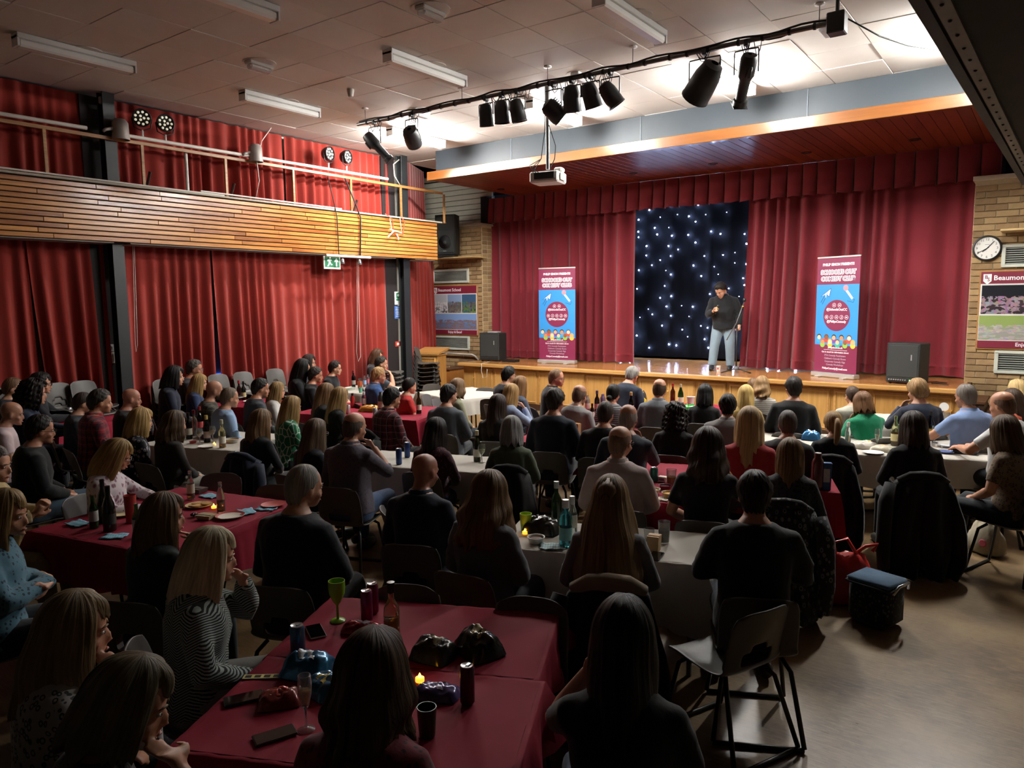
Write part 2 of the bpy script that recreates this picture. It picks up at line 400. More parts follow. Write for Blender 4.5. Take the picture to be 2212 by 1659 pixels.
# ------------------------------------------------------------------ curtains
def fabric_mat(name, c1, c2, rough=.85, sheen=.3):
    m, t = newmat(name); n = t.noise(t.obj((1, 1, .2)), 5, 4); w = t.noise(t.obj((1, 1, 1)), 220, 2)
    c = t.mix(n, hexc(c1), hexc(c2)); t.l(c, t.b.inputs['Base Color']); t.b.inputs['Roughness'].default_value = rough
    t.b.inputs['Sheen Weight'].default_value = sheen; t.b.inputs['Specular IOR Level'].default_value = .2
    t.bump(w, .15, .002); return m
red_l = fabric_mat('hall_curtain_red', '#7e2219', '#922c21')
red_s = fabric_mat('stage_curtain_crimson', '#74202a', '#842a34')
def curtain(p0, p1, z0, z1, seed, wl=.19, amp=.07, b0=0., b1=0., mi=None, hem=0., nv=10, head=.35, pinch=None):
    """hanging drape from p0 to p1 (xy) with irregular folds; b0/b1 shift the bottom corners along the rail"""
    L = math.dist(p0, p1); n = max(8, int(L/wl*9)); R = random.Random(seed)
    d = ((p1[0]-p0[0])/L, (p1[1]-p0[1])/L); nrm = (-d[1], d[0])
    ph = [0.0]
    for i in range(n):
        ph.append(ph[-1]+2*math.pi*(L/n)/wl*(1+.28*math.sin(i*.11+seed)+.2*math.sin(i*.037*3+seed*2)))
    P = []
    zs = [z0+(z1-z0)*(j/(nv-1)) for j in range(nv)]
    if hem: zs = [z0, z0+hem-.012, z0+hem, z0+hem+.012]+[z0+hem+.05+(z1-z0-hem-.05)*(j/(nv-1)) for j in range(nv)]
    for zi, z in enumerate(zs):
        tt = (z1-z)/(z1-z0); row = []
        for i in range(n+1):
            u = i/n
            a = amp*(head+(1-head)*min(1, tt*1.6))*(.75+.35*math.sin(i*.05+seed*3))
            off = a*(math.sin(ph[i]+.25*tt*math.sin(seed+i*.02))+.35*math.sin(ph[i]*.5+seed))
            s = u*L+(b0*(1-u)+b1*u)*tt**1.4+.012*tt*math.sin(ph[i]*.5+3*tt)
            if hem and zi < 4: off += .012*math.sin(ph[i]*2.1+zi)+(-.006 if zi == 2 else .004)
            if hem and zi == 0: z_ = z+.012*math.sin(ph[i]*.5)
            else: z_ = z
            row.append((p0[0]+d[0]*s+nrm[0]*off, p0[1]+d[1]*s+nrm[1]*off, z_))
        P.append(row)
    return MB().grid(P)
def add_curtain(label, *a, mat_=None, group=None, **k):
    o = curtain(*a, **k).build('curtain', mat_ or red_l, None, True); return tag(o, label, 'curtain', group)
FB, FT = 3.15, 3.95           # balcony fascia bottom / top
def yl(px, y=600): return float(at(px, y, X=CX)[1])
G1 = 'red curtains along the left wall'
add_curtain('red lower curtain at the far left edge, left of the pale wall slit', (CX, 3.2), (CX, yl(63)), .04, FB+.25, 1.3, b1=.05, group=G1)
add_curtain('red lower curtain between the pale wall slit and the first black column', (CX+.02, yl(60)), (CX+.02, yl(243)), .04, FB+.25, 2.1, b0=.22, group=G1)
add_curtain('wide red lower curtain right of the first black column', (CX, yl(247)), (CX, yl(460)), .04, FB+.25, 3.7, b1=-.05, group=G1)
add_curtain('wide red lower curtain left of the second black column, under the exit sign', (CX+.03, yl(457)), (CX+.03, yl(838)), .04, FB+.25, 4.4, b0=.06, group=G1)
add_curtain('narrow red lower curtain between the second column and the brick pier', (-11.15, 11.42), (-12.45, 13.75), .04, FB+.35, 5.2, group=G1)
add_curtain('dark upper curtain at the far left above the balcony, left of the first column', (CX, 3.2), (CX, yl(230, 300)), FB+.5, ZC-.03, 6.6, group=G1)
add_curtain('red upper curtain right of the first column, behind the pale spotlight', (CX, yl(232, 300)), (CX, yl(612, 380)), FB+.5, ZC-.03, 7.3, group=G1)
add_curtain('red upper curtain left of the second column, above the balcony', (CX, yl(617, 380)), (CX, yl(842, 400)), FB+.5, ZC-.03, 8.9, group=G1)
add_curtain('short red upper curtain beside the cream siding', (-11.05, 11.42), (-11.75, 12.75), FB+.5, ZC-.03, 9.4, amp=.03, group=G1)
# dusk window behind the slits of the left curtains
wn = MB().box((WX+.012, yl(462), .62), (.02, .9, 1.0)).build('window_1', mat('dusk_glass', '#1c2c5c', .2, emit='#3a62d8', estr=.6)); struct(wn, 'dusk-blue window showing through the curtain slit')

G2 = 'crimson stage curtains'
XL, XR = -7.135, -4.80
add_curtain('crimson stage curtain left of the star cloth', (-10.96, CY), (XL, CY), ST+.02, 4.25, 11.2, wl=.27, amp=.11, hem=.16, mat_=red_s, group=G2, nv=8, head=.6)
add_curtain('crimson stage curtain right of the star cloth', (XR, CY), (-1.12, CY), ST+.03, 4.25, 12.5, wl=.27, amp=.11, hem=.16, mat_=red_s, group=G2, nv=8, b0=-.12, head=.6)
# valance of box pleats along the soffit
V = MB(); pitch = .29; n = int(9.95/pitch); prof = []
x = -11.05; R = random.Random(3)
prows = []
ztop, zbot = SZ+.01, 4.11
pts = []
for i in range(n+1):
    w = pitch*R.uniform(.85, 1.15)
    pts += [(x, 0.0), (x+.02, -.05), (x+w*.5, -.062), (x+w-.03, -.05), (x+w-.012, .0), (x+w-.03, .03), (x+w, .025)]
    x += w
    if x > -1.0: break
for z_, g in ((ztop, .35), (4.5, .7), (4.3, 1.0), (4.19, 1.15), (4.175, 1.0), (4.15, 1.2), (zbot, 1.15)):
    prows.append([(px_, CY-.12+py_*g*1.2, z_+(.014*math.sin(k*1.9+z_*9) if z_ < 4.2 else 0)) for k, (px_, py_) in enumerate(pts)])
o = V.grid(prows).build('stage_valance', red_s, None, True); tag(o, 'crimson pleated valance hanging across the top of the stage', 'valance')

# star cloth with its small lamps
cloth = fabric_mat('star_cloth_black', '#020308', '#04050c', .95, .0)
stc = empty('star_cloth', (0, 0, 0)); tag(stc, 'dark navy star cloth with white lights between the stage curtains', 'backdrop')
curtain((-8.6, 15.75), (-3.3, 15.75), ST+.05, 4.6, 21.0, wl=.5, amp=.03, nv=8).build('cloth', cloth, stc, True)
led_m = mat('star_led', '#ffffff', .3, var=0, emit='#b4ccff', estr=110)
led_me = MB().ball((0, 0, 0), (.0125, .010, .0125), 8).mesh('star_lamp', led_m, True)
R = random.Random(5)
SY = 15.69; stars = []
for i in range(13):
    for j in range(15):
        x = -8.3+(i+.5*(j % 2))*.38+R.uniform(-.12, .12); z = 1.2+j*.225+R.uniform(-.07, .07)
        if z > 4.4 or R.random() < .22: continue
        stars.append((x, z))
for x, z in stars:
    s_ = R.choice((.6, 1., 1.25, 1.25)); o = link('star_lamp', led_me, stc, (x, SY, z), scale=(s_, s_, s_))

# ------------------------------------------------------------------ balcony along the left wall
bal = MB().box((FX-.05, 7.0, (FB+FT)/2), (.05, 9.9, FT-FB-.03)).build('balcony_fascia', mat('dark_gap', '#1d1009', .8)); 
tag(bal, 'long balcony front of narrow varnished wooden boards along the left wall', 'balcony')
bwood = wood('balcony_board', '#8f5222', '#cf9048', 1, 0.26, 0.8, 0.35)
NB = 11; bh = (FT-FB-.03)/NB; Y0b, Y1b = 2.6, 12.0
bm_cache = {}
for r in range(NB):
    y = Y0b-random.uniform(0, 1.2)
    while y < Y1b:
        Lb = random.choice((.9, 1.3, 1.7, 2.1, 2.5)); Lb = min(Lb, Y1b-y)
        if Lb < .15: break
        key = round(Lb, 2)
        if key not in bm_cache: bm_cache[key] = MB().box((0, 0, 0), (.022, Lb-.004, bh-.013), bev=.004).mesh('fascia_board', bwood)
        link('fascia_board', bm_cache[key], bal, (FX-.012+random.uniform(-.002, .002), y+Lb/2, FB+.015+bh*(r+.5)))
        y += Lb
MB().box((FX-.08, 7.2, FT+.012), (.2, 9.9, .03), bev=.004).build('ledge', mat('pale_ledge', '#a79f8f', .6), bal)
for ya, yb in ((2.4, 5.24), (5.47, 10.78), (11.33, 11.95)): MB().box(((FX+CX)/2-.06, (ya+yb)/2, FB+.03), (FX-CX+.06, yb-ya, .06)).build('deck', mat('grey_deck', '#8b867c', .8), bal)
# black steel columns
colm = mat('black_steel', '#1d2021', .45, var=.3, vscale=6)
def column(y0, y1, x, lab):
    o = empty('steel_column', (x, (y0+y1)/2, 0)); tag(o, lab, 'column', 'black columns on the left wall')
    MB().box((0, 0, ZC/2), (.14, .035, ZC), bev=.004).build('web', colm, o)
    for s_ in (-1, 1): MB().box((s_*.07, 0, ZC/2), (.018, (y1-y0), ZC), bev=.003).build('flange', colm, o)
    return o
column(5.27, 5.44, -10.93, 'black steel column between the lower left curtains, left of the audience tables')
column(11.12, 11.30, -10.93, 'black steel column nearest the stage, beside the lectern')
blackp = mat('dark_board', '#1b1213', .7)
struct(MB().box((-11.12, 10.97, 2.6), (.06, .36, 5.2)).build('wall_pilaster', blackp), 'dark boarded pilaster beside the second column')
struct(MB().box((-11.12, 5.2, 2.6), (.06, .26, 5.2)).build('wall_pilaster', blackp), 'dark boarded pilaster beside the first column')
# wooden guard rail
rw = wood('rail_wood', '#8a5a2b', '#b98a55', 1, .4)
gr = empty('guard_rail', (FX-.1, 7, FT)); tag(gr, 'thin wooden guard rail standing on the balcony front', 'railing')
def gl(o, *p): return tuple(p[i]-o.location[i] for i in range(3))
MB().box(gl(gr, FX-.1, 7.45, 4.6), (.035, 9.7, .05), bev=.004).build('top_rail', rw, gr)
for px in ((97, 320), (308, 350), (488, 380), (634, 400), (758, 415), (866, 435), (959, 440)):
    y = float(at(px[0], px[1], X=FX-.1)[1])
    MB().box(gl(gr, FX-.1, y, (FT+4.58)/2+.01), (.035, .045, 4.58-FT-.02), bev=.004).build('post', rw, gr)
for px in ((290, 390), (475, 415), (745, 445)):
    y = float(at(px[0], px[1], X=FX-.3)[1])
    MB().tube([gl(gr, FX-.12, y+.15, 4.22), gl(gr, CX+.12, y+.1, 3.72)], .022, 6).build('brace', mat('dark_brace', '#2c1a10'), gr)
whp = mat('white_pole', '#d9d5cc', .45)
def pole(lab, pts, r=.026):
    c = pts[0]; o = MB().tube([tuple(p[i]-c[i] for i in range(3)) for p in pts], r, 10).build('scaffold_pole', whp, None, True, 40, loc=c); return tag(o, lab, 'pole', 'white poles on the balcony')
pole('short white pole on the guard rail at the far left', [(FX-.05, 3.0, 4.665), (FX-.05, 4.99, 4.675)])
pole('long white pole on the guard rail carrying four spotlights', [(FX-.05, 5.40, 4.665), (FX-.05, 10.63, 4.69)])
pole('upright white pole behind the guard rail on the balcony', [(FX-.16, float(at(402, 350, X=FX-.16)[1]), FT+.03), (FX-.16, float(at(402, 350, X=FX-.16)[1]), 4.58)])
pole('thin white conduit on the balcony ledge at the left', [(FX-.02, 3.0, FT+.06), (FX-.02, 7.0, FT+.035)], .013)
pole('thin white conduit on the balcony ledge at the middle', [(FX-.02, 6.6, FT+.065), (FX-.02, 9.4, FT+.05)], .013)
# gallery slab above the camera's right
sl = empty('gallery_soffit', (0, 0, 3.2)); sl['kind'] = 'structure'; sl.name = 'ceiling_gallery'; sl['label'] = 'dark underside of the gallery at the top right'
MB().add([(-.44, .3, 0), (-.235, 7.4, 0), (2.6, 7.4, 0), (2.6, .3, 0), (-.44, .3, .5), (-.235, 7.4, .5), (2.6, 7.4, .5), (2.6, .3, .5)], [(3, 2, 1, 0), (4, 5, 6, 7), (0, 1, 5, 4), (1, 2, 6, 5), (2, 3, 7, 6), (3, 0, 4, 7)]).build('soffit_slab', mat('dark_soffit', '#4a4744', .9), sl)
MB().box((0, 0, 0), (.05, 7.1, .016)).build('edge_strip', mat('strip_metal', '#6f675c', .5, .3, var=.3, vscale=12), sl, loc=(-.30, 3.85, -.004), rz=-.0289)
MB().box((0, 0, 0), (.04, 7.1, .03)).build('edge_bead', mat('black_bead', '#100f0e', .6), sl, loc=(-.355, 3.85, 0.0), rz=-.0289)
rv = MB()
for i in range(40): rv.ball((-.30+.0289*(i*.17-3.4), .5+i*.17, -.012), .007, 6)
rv.build('rivet', mat('rivet_dark', '#2a2622'), sl)['kind'] = 'stuff'
# ------------------------------------------------------------------ ceiling fixtures
white_m = mat('white_enamel', '#d8d8d6', .4, var=.05); diff_off = mat('diffuser_off', '#e3e2de', .35, var=.05)
diff_on = mat('diffuser_lit', '#ffffff', .4, var=0, emit=(1.0, .985, .945), estr=TUBE_POWER)
def batten(x, y0, y1, on, label):
    o = empty('ceiling_light', (x, (y0+y1)/2, ZC)); L = y1-y0
    tag(o, label, 'ceiling light', 'lit fluorescent battens' if on else 'unlit fluorescent battens')
    MB().box((0, 0, -.035), (.16, L, .06), bev=.006).build('housing', white_m, o)
    MB().box((0, 0, -.105), (.13, L-.04, .085), bev=.02).build('diffuser', diff_on if on else diff_off, o)
    for s_ in (-1, 1): MB().box((0, s_*(L/2-.012), -.09), (.15, .024, .115), bev=.004).build('end_cap', white_m, o)
    MB().lathe([(.17, 0.005), (.17, -.012), (.05, -.018)], (.0, .1, 0), 20).build('ceiling_rose', tile_m, o, True, 40)
XB = (-9.29, -6.49, -3.70, -.9)
batten(XB[0], 3.62, 4.92, False, 'unlit white fluorescent batten at the far left of the ceiling')
batten(XB[1], 3.62, 4.92, False, 'unlit pinkish white fluorescent batten at the top edge, left of centre')
batten(XB[0], 6.42, 7.74, False, 'unlit white fluorescent batten above the upper left curtain')
batten(XB[1], 6.46, 7.85, False, 'unlit white fluorescent batten in the middle of the ceiling')
batten(XB[2], 6.52, 7.92, False, 'unlit white fluorescent batten at the top edge, right of centre')
batten(XB[0], 9.25, 10.62, True, 'lit fluorescent batten at the left, behind the single fresnel lantern')
batten(XB[1]+.08, 9.25, 10.66, True, 'lit fluorescent batten behind the projector pole')
batten(XB[2]+.1, 9.25, 10.62, True, 'lit fluorescent batten behind the two right-hand stage lanterns')
batten(XB[3], 9.25, 10.62, True, 'lit fluorescent batten hidden above the gallery edge')
clear_m = mat('clear_plastic', '#e9eaea', .15, var=.03, trans=.6, ior=1.3)
for px, lab in (((560, 135), 'small bulkhead emergency light between the left battens'), ((930, 18), 'small bulkhead emergency light at the top edge'), ((1255, 160), 'small bulkhead emergency light above the middle of the lighting bar'), ((1785, 52), 'small bulkhead emergency light at the right end of the lighting bar'), ((908, 238), 'small bulkhead emergency light above the left part of the lighting bar')):
    p = at(*px, Z=ZC); o = empty('emergency_light', (p[0], p[1], ZC)); tag(o, lab, 'emergency light', 'emergency lights')
    MB().lathe([(.2, .004), (.2, -.008), (.1, -.016)], n=20).build('ceiling_plate', tile_m, o, True, 40)
    MB().box((0, 0, -.03), (.13, .34, .04), bev=.01).build('base', white_m, o)
    MB().box((0, 0, -.075), (.11, .31, .06), bev=.02).build('lens', clear_m, o)
p = at(757, 192, Z=ZC); o = MB().lathe([(.05, 0), (.05, -.03), (.035, -.10), (.02, -.11)], n=14).build('smoke_detector', mat('detector', '#b9b2a8', .5), None, True, 40, loc=(p[0], p[1], ZC-.002)); tag(o, 'small conical smoke detector on the ceiling', 'smoke detector')

# ------------------------------------------------------------------ lighting bar
blk = mat('black_metal', '#1b1b1c', .45, var=.15); blk2 = mat('black_matte', '#141414', .7, var=.15); steel = mat('steel_tube', '#6a6866', .35, .8, var=.2)
BARY, BARZ = 8.16, 5.02
bar = empty('lighting_bar', (-5.4, BARY, BARZ)); tag(bar, 'long steel lighting bar hung below the ceiling in front of the stage', 'lighting bar')
MB().tube([(-3.47, 0, 0), (3.5, 0, 0)], .026, 10).build('pipe', steel, bar, True, 40)
cable = []
for i in range(60):
    x = -3.4+i*.115; cable.append((x, -.03+.012*math.sin(i*1.3), .026+.012*math.sin(i*.9)))
MB().tube(cable, .011, 6).build('cable', blk2, bar, True)
MB().tube([(p_[0], p_[1]+.05, p_[2]-.03+.012*math.sin(k)) for k, p_ in enumerate(cable)], .009, 6).build('cable', blk2, bar, True)
for px in ((789, 250), (998, 205), (1183, 165), (1367, 120), (1770, 30)):
    x = float(at(*px, Y=BARY)[0])+5.4
    MB().tube([(x, 0, .02), (x, 0, ZC-BARZ-.005)], .005, 6).build('hanger_rod', steel, bar)
    MB().lathe([(.05, ZC-BARZ-.002), (.05, ZC-BARZ-.02), (.012, ZC-BARZ-.03)], (x, 0, 0), 12).build('hanger_rose', white_m, bar)
for i in range(26):
    x = -3.3+i*.262+random.uniform(-.05, .05); MB().lathe([(.034, -.014), (.034, .014)], (x, 0, 0), 10, axis='x').build('cable_tie', blk2, bar)
bx = float(at(1808, 48, Y=BARY)[0])
jb = empty('junction_box', (bx, BARY, BARZ)); tag(jb, 'black square junction box at the right end of the lighting bar', 'junction box')
MB().box((0, 0, -.02), (.17, .17, .2), bev=.01).build('box', blk, jb); MB().tube([(0, 0, .08), (0, 0, ZC-BARZ)], .02, 8).build('stem', blk, jb)
def hang_cables(par, x0, seed, n=3):
    R = random.Random(seed)
    for k in range(n):
        a = x0+R.uniform(-.12, .12); b = a+R.uniform(.06, .2); d = R.uniform(.08, .2)
        pts = [(a+(b-a)*t_/8, R.uniform(-.02, .02), -d*math.sin(math.pi*t_/8)+.01) for t_ in range(9)]
        MB().tube(pts, .0045, 5).build('cable', blk2, par, True)
lens_m = mat('lens_glass', '#3a4450', .08, .0, var=.05, spec=.8)
def lantern(px, kind, label, tilt, pan=0.0, size=1.0, drop=.16):
    """px: pixel of the can centre; tilt: angle of the beam below horizontal; pan about z"""
    p = at(*px, Y=BARY+.02)
    o = empty('stage_lantern', (p[0], BARY, BARZ)); tag(o, label, 'stage light', 'stage lanterns on the bar')
    dz = p[2]-BARZ
    MB().box((0, 0, -.02), (.045, .075, .07), bev=.006).build('clamp', blk, o)
    w = .12*size
    MB().tube([(0, 0, -.05), (0, 0, -.085), (-w, 0, -.09), (-w-.005, 0, -.11), (-w-.005, .0, dz)], .008, 6).build('yoke', blk, o)
    MB().tube([(0, 0, -.085), (w, 0, -.09), (w+.005, 0, -.11), (w+.005, 0, dz)], .008, 6).build('yoke', blk, o)
    b = empty('lantern_body', (0, 0, dz)); b.parent = o; b.rotation_euler = (-tilt, 0, pan)
    # bodies point along local +y
    c = MB()
    if kind == 'par':
        c.lathe([(.03, .16), (.075, .14), (.10, .05), (.105, -.02), (.108, -.13), (.112, -.135), (.112, -.15), (.098, -.15), (.094, -.05)], n=18, axis='y', cap=False)
        l2 = [(.093, -.06), (.05, -.045), (.01, -.04)]
    elif kind == 'profile':
        c.lathe([(.02, .2), (.07, .19), (.085, .15), (.085, -.02), (.06, -.06), (.058, -.27), (.075, -.28), (.075, -.34), (.062, -.34), (.06, -.3)], n=16, axis='y', cap=False)
        c.box((0, -.05, -.085), (.05, .12, .05), bev=.008); c.box((0, .34, .0), (.15, .012, .15), bev=.003)
        l2 = [(.058, -.305), (.03, -.295), (.005, -.29)]
    else:
        c.lathe([(.03, .15), (.095, .13), (.12, .08), (.125, -.10), (.115, -.14), (.118, -.15), (.1, -.15), (.095, -.1)], n=18, axis='y', cap=False)
        for k in range(6): c.box((0, -.09+k*.03, .122), (.12, .012, .03))
        l2 = [(.095, -.11), (.05, -.1), (.01, -.095)]
    me_o = c.build('can', blk, b, True, 40); me_o.scale = (size,)*3
    lo = MB().lathe(l2, n=16, axis='y').build('lens', lens_m, b, True); lo.scale = (size,)*3
    # flatten level: parts hang under the lantern itself
    for ch in (me_o, lo):
        ch.parent = o; ch.matrix_parent_inverse = Matrix(); ch.location = b.location; ch.rotation_euler = b.rotation_euler
    bpy.data.objects.remove(b)
    hang_cables(o, 0, int(px[0]), 3)
R_ = math.radians
lantern((812, 312), 'profile', 'long black profile spotlight at the left end of the lighting bar', R_(48), R_(-55))
lantern((892, 296), 'fresnel', 'single black fresnel lantern in front of the left lit batten', R_(35), R_(25))
lantern((1052, 250), 'par', 'leftmost of three small black cans hung left of the projector pole', R_(80), R_(10), .95)
lantern((1086, 243), 'par', 'middle of three small black cans hung left of the projector pole', R_(84), 0, .95)
lantern((1120, 240), 'par', 'rightmost of three small black cans hung left of the projector pole', R_(76), R_(-20), .95)
lantern((1197, 240), 'fresnel', 'black ribbed lantern right behind the projector pole', R_(40), R_(-40), .95)
lantern((1237, 215), 'par', 'black can lantern first to the right of the projector pole', R_(78), R_(10), 1.05)
lantern((1278, 207), 'par', 'black can lantern second to the right of the projector pole', R_(70), R_(-25), 1.0)
lantern((1320, 205), 'par', 'black can lantern with a bluish lens third to the right of the projector pole', R_(55), R_(-50), 1.0)
lantern((1523, 177), 'par', 'large black can lantern in front of the right lit batten', R_(40), R_(60), 1.45)
lantern((1613, 160), 'profile', 'long black profile spotlight in front of the right lit batten', R_(50), R_(35), 1.05)
o = MB().tube([tuple(at(1812, 30, Y=BARY)), tuple(at(1900, 78, Y=BARY+.6)), tuple(at(1960, 98, Y=BARY+1.2)), tuple(at(2040, 110, Y=BARY+1.6))], .008, 6).build('power_cable', blk2, None, True); tag(o, 'black cable sagging from the junction box towards the gallery', 'cable')

# projector on its pole
pp = at(1183, 182, Z=ZC); prj = empty('projector', (pp[0], pp[1], ZC)); tag(prj, 'white projector hanging on a steel pole in front of the stage', 'projector')
MB().tube([(0, 0, 0), (0, 0, -1.14)], .028, 12).build('pole', steel, prj, True, 40)
MB().lathe([(.09, 0), (.09, -.015), (.04, -.03)], n=16).build('ceiling_flange', steel, prj)
MB().box((0, 0, -1.26), (.42, .36, .15), bev=.02).build('body', mat('projector_white', '#d4d2cc', .45, var=.05), prj, rz=R_(12))
MB().box((.02, -.2, -1.25), (.3, .02, .09), bev=.004).build('socket_panel', blk, prj, rz=R_(12))
MB().box((.16, .02, -1.16), (.12, .14, .07), bev=.02).build('lens_hood', MATS['projector_white'], prj, rz=R_(12))
MB().box((.225, -.02, -1.26), (.008, .2, .09)).build('vent', mat('vent_grey', '#a19f99', .6), prj, rz=R_(12))
for k in range(3):
    MB().tube([(-.1+.05*k, -.2, -1.22), (-.16+.04*k, -.22, -1.1-.03*k), (-.06, -.08, -1.0), (-.03, -.03, -.6), (-.02, -.03, 0)], .006, 5).build('cable', blk2, prj, True)
MB().tube([(.03, -.02, -.55), (.16, -.05, -.85), (.15, -.06, -1.02), (.05, -.02, -1.14)], .006, 5).build('cable', blk2, prj, True)

# ------------------------------------------------------------------ lights on the balcony rail
old_m = mat('worn_lamp_grey', '#9a928c', .5, .3, var=.25, vscale=14); ledw = mat('led_lens', '#d9dfd6', .15, var=.05, emit='#fff2d0', estr=.13)
def blinder(px, lab):
    p = at(*px, X=FX-.02); o = empty('par_can', (FX-.02, p[1], p[2])); tag(o, lab, 'spotlight', 'pale spotlights on the balcony')
    MB().lathe([(.02, .15), (.07, .14), (.105, .09), (.11, -.06), (.118, -.14), (.108, -.14), (.1, 0)], n=18, cap=False).build('can', old_m, o, True, 40)
    MB().lathe([(.1, -.06), (.04, -.04), (.01, -.035)], n=16).build('reflector', blk2, o, True)
    MB().tube([(0, -.1, 0), (0, -.2, -.03), (0, -.24, -.06)], .022, 8).build('bracket', old_m, o, True)
blinder((260, 280), 'pale grey spotlight in front of the first black column'); blinder((552, 331), 'pale grey spotlight halfway along the balcony rail')
LED_W = 85.0
def aim(o_, frm, to):
    d = Vector(to)-Vector(frm); o_.rotation_euler = d.to_track_quat('-Z', 'Y').to_euler()
def led_par(px, lab, yaw, target=(-5.5, 14, 2.2)):
    p = at(*px, X=FX-.1); o = empty('led_spotlight', (FX-.05, p[1], 4.69)); o.rotation_euler = (0, 0, yaw); tag(o, lab, 'spotlight', 'black LED spotlights on the balcony')
    h = p[2]-4.69
    MB().tube([(0, 0, .0), (0, 0, h-.16)], .014, 8).build('stem', whp, o)
    MB().tube([(0, -.13, h), (0, -.11, h-.13), (0, 0, h-.17), (0, .11, h-.13), (0, .13, h)], .009, 6).build('yoke', blk, o, True)
    MB().lathe([(.03, -.12), (.09, -.09), (.12, -.02), (.128, .05), (.118, .055), (.115, .03)], (0, 0, h), 18, axis='x', cap=False).build('housing', blk, o, True, 40)
    MB().lathe([(.118, .03), (.0, .031)], (0, 0, h), 18, axis='x').build('face', blk2, o)
    for r_, n_ in ((.03, 3), (.085, 9)):
        for k in range(n_):
            a = 2*math.pi*k/n_; MB().ball((.034, r_*math.cos(a), h+r_*math.sin(a)), (.012, .019, .019), 8).build('led_lens', ledw, o, True)
    # the lamp's own beam, thrown across at the stage
    ld = bpy.data.lights.new('led_beam', 'SPOT'); ld.energy = LED_W; ld.color = (1, .95, .88); ld.spot_size = R_(52); ld.spot_blend = .8; ld.shadow_soft_size = .12
    lo_ = bpy.data.objects.new('led_beam', ld); COL.objects.link(lo_); fr_ = (FX+.15, p[1]+.1, p[2]); lo_.location = fr_; aim(lo_, fr_, target)
led_par((302, 257), 'leftmost black LED spotlight above the balcony rail', R_(-25)); led_par((352, 268), 'second black LED spotlight from the left above the balcony rail', R_(-10))
led_par((705, 333), 'third black LED spotlight from the left, above the balcony rail', R_(12)); led_par((744, 340), 'fourth black LED spotlight, nearest the stage, above the balcony rail', R_(15))
def cord(lab, pts, r=.006, m_=None, cat='cable'):
    c = pts[0]; o = MB().tube([tuple(float(p[i]-c[i]) for i in range(3)) for p in pts], r, 6).build('hanging_cable', m_ or blk2, None, True, loc=tuple(map(float, c))); return tag(o, lab, cat)
xa = FX-.0
cord('pale cable drooping from the middle balcony spotlight', [at(590, 270, X=xa-.2), at(565, 305, X=xa-.1), at(555, 350, X=xa), at(560, 390, X=xa), at(552, 430, X=xa-.1)], .008, whp)
cord('white curved conduit at the top of the second column', [at(862, 345, X=-10.85), at(850, 355, X=-10.82), at(852, 380, X=-10.82), at(864, 400, X=-10.85)], .012, whp)
cord('black cable hanging down the balcony front, left of two', [at(708, 380, X=xa+.03), at(722, 440, X=xa+.03), at(728, 470, X=xa+.03), at(732, 550, X=xa+.04)], .009)
cord('black cable hanging down the balcony front, right of two', [at(745, 385, X=xa+.03), at(770, 445, X=xa+.03), at(779, 470, X=xa+.04), at(778, 555, X=xa+.04)], .014)
rope = mat('red_cord', '#c04a38', .7); wrope = mat('white_cord', '#cfc8bc', .6)
fr = empty('rope_ladder', tuple(map(float, at(850, 470, X=FX+.06)))); tag(fr, 'small red and white rope ladder hooked over the balcony front by the stage', 'rope ladder')
def fl(px): p = at(*px, X=FX+.06); return tuple(float(p[i]-fr.location[i]) for i in range(3))
MB().tube([fl((832, 462)), fl((848, 474)), fl((850, 502)), fl((858, 512)), fl((870, 508)), fl((874, 480)), fl((866, 466))], .009, 6).build('cord', rope, fr, True)
for a, b in (((842, 472), (848, 505)), ((864, 470), (868, 505))): MB().tube([fl(a), fl(b)], .006, 6).build('cord', wrope, fr, True)
for a, b in (((842, 495), (866, 503)), ((852, 498), (837, 513)), ((857, 505), (861, 518))): MB().tube([fl(a), fl(b)], .014, 8).build('rung', wrope, fr, True, 40)
# hanging bar with two small lamps under the balcony, exit sign
hb = empty('hanging_pole', tuple(map(float, at(752, 554, X=FX+.1)))); tag(hb, 'short white pole with two small lamps hanging under the balcony front', 'pole')
y0 = float(at(704, 553, X=FX+.1)[1]); y1 = float(at(800, 556, X=FX+.1)[1])
MB().tube([(0, y0-hb.location[1], 0), (0, y1-hb.location[1], 0)], .026, 10).build('pole', whp, hb, True, 40)
for px in (740, 777):
    yy = float(at(px, 565, X=FX+.1)[1])-hb.location[1]
    MB().lathe([(.01, 0), (.03, -.02), (.045, -.09), (.04, -.1), (.02, -.09)], (0, yy, -.04), 12).build('lamp', mat('chrome', '#b9bcc0', .2, .9), hb, True, 40)
sgn_g = mat('exit_green', '#1f6b45', .5, var=.03); sgn_w = mat('sign_white', '#e6e8e2', .5, var=.03)
ye0 = float(at(698, 560, X=FX-.1)[1]); ye1 = float(at(734, 560, X=FX-.1)[1]); zc_ = 3.02
ex = empty('exit_sign', (FX-.1, (ye0+ye1)/2, zc_)); ex.rotation_euler = (0, 0, R_(90)); tag(ex, 'green emergency exit sign with running figure and arrow under the balcony', 'sign')
W_ = ye1-ye0
MB().box((0, 0, 0), (W_, .03, .24), bev=.004).build('board', sgn_w, ex); MB().box((0, -.016, .01), (W_-.05, .006, .19)).build('green_face', sgn_g, ex)
f = MB(); f.poly([(-.13, -.0205, -.07), (-.09, -.0205, -.07), (-.055, -.0205, -.02), (-.03, -.0205, -.05), (-.0, -.0205, -.045), (-.0, -.0205, -.03), (-.03, -.0205, -.02), (-.05, -.0205, .04), (-.015, -.0205, .03), (-.015, -.0205, .045), (-.06, -.0205, .065), (-.11, -.0205, .05), (-.12, -.0205, .02), (-.105, -.0205, .02), (-.09, -.0205, .035), (-.085, -.0205, -.01), (-.105, -.0205, -.05)])
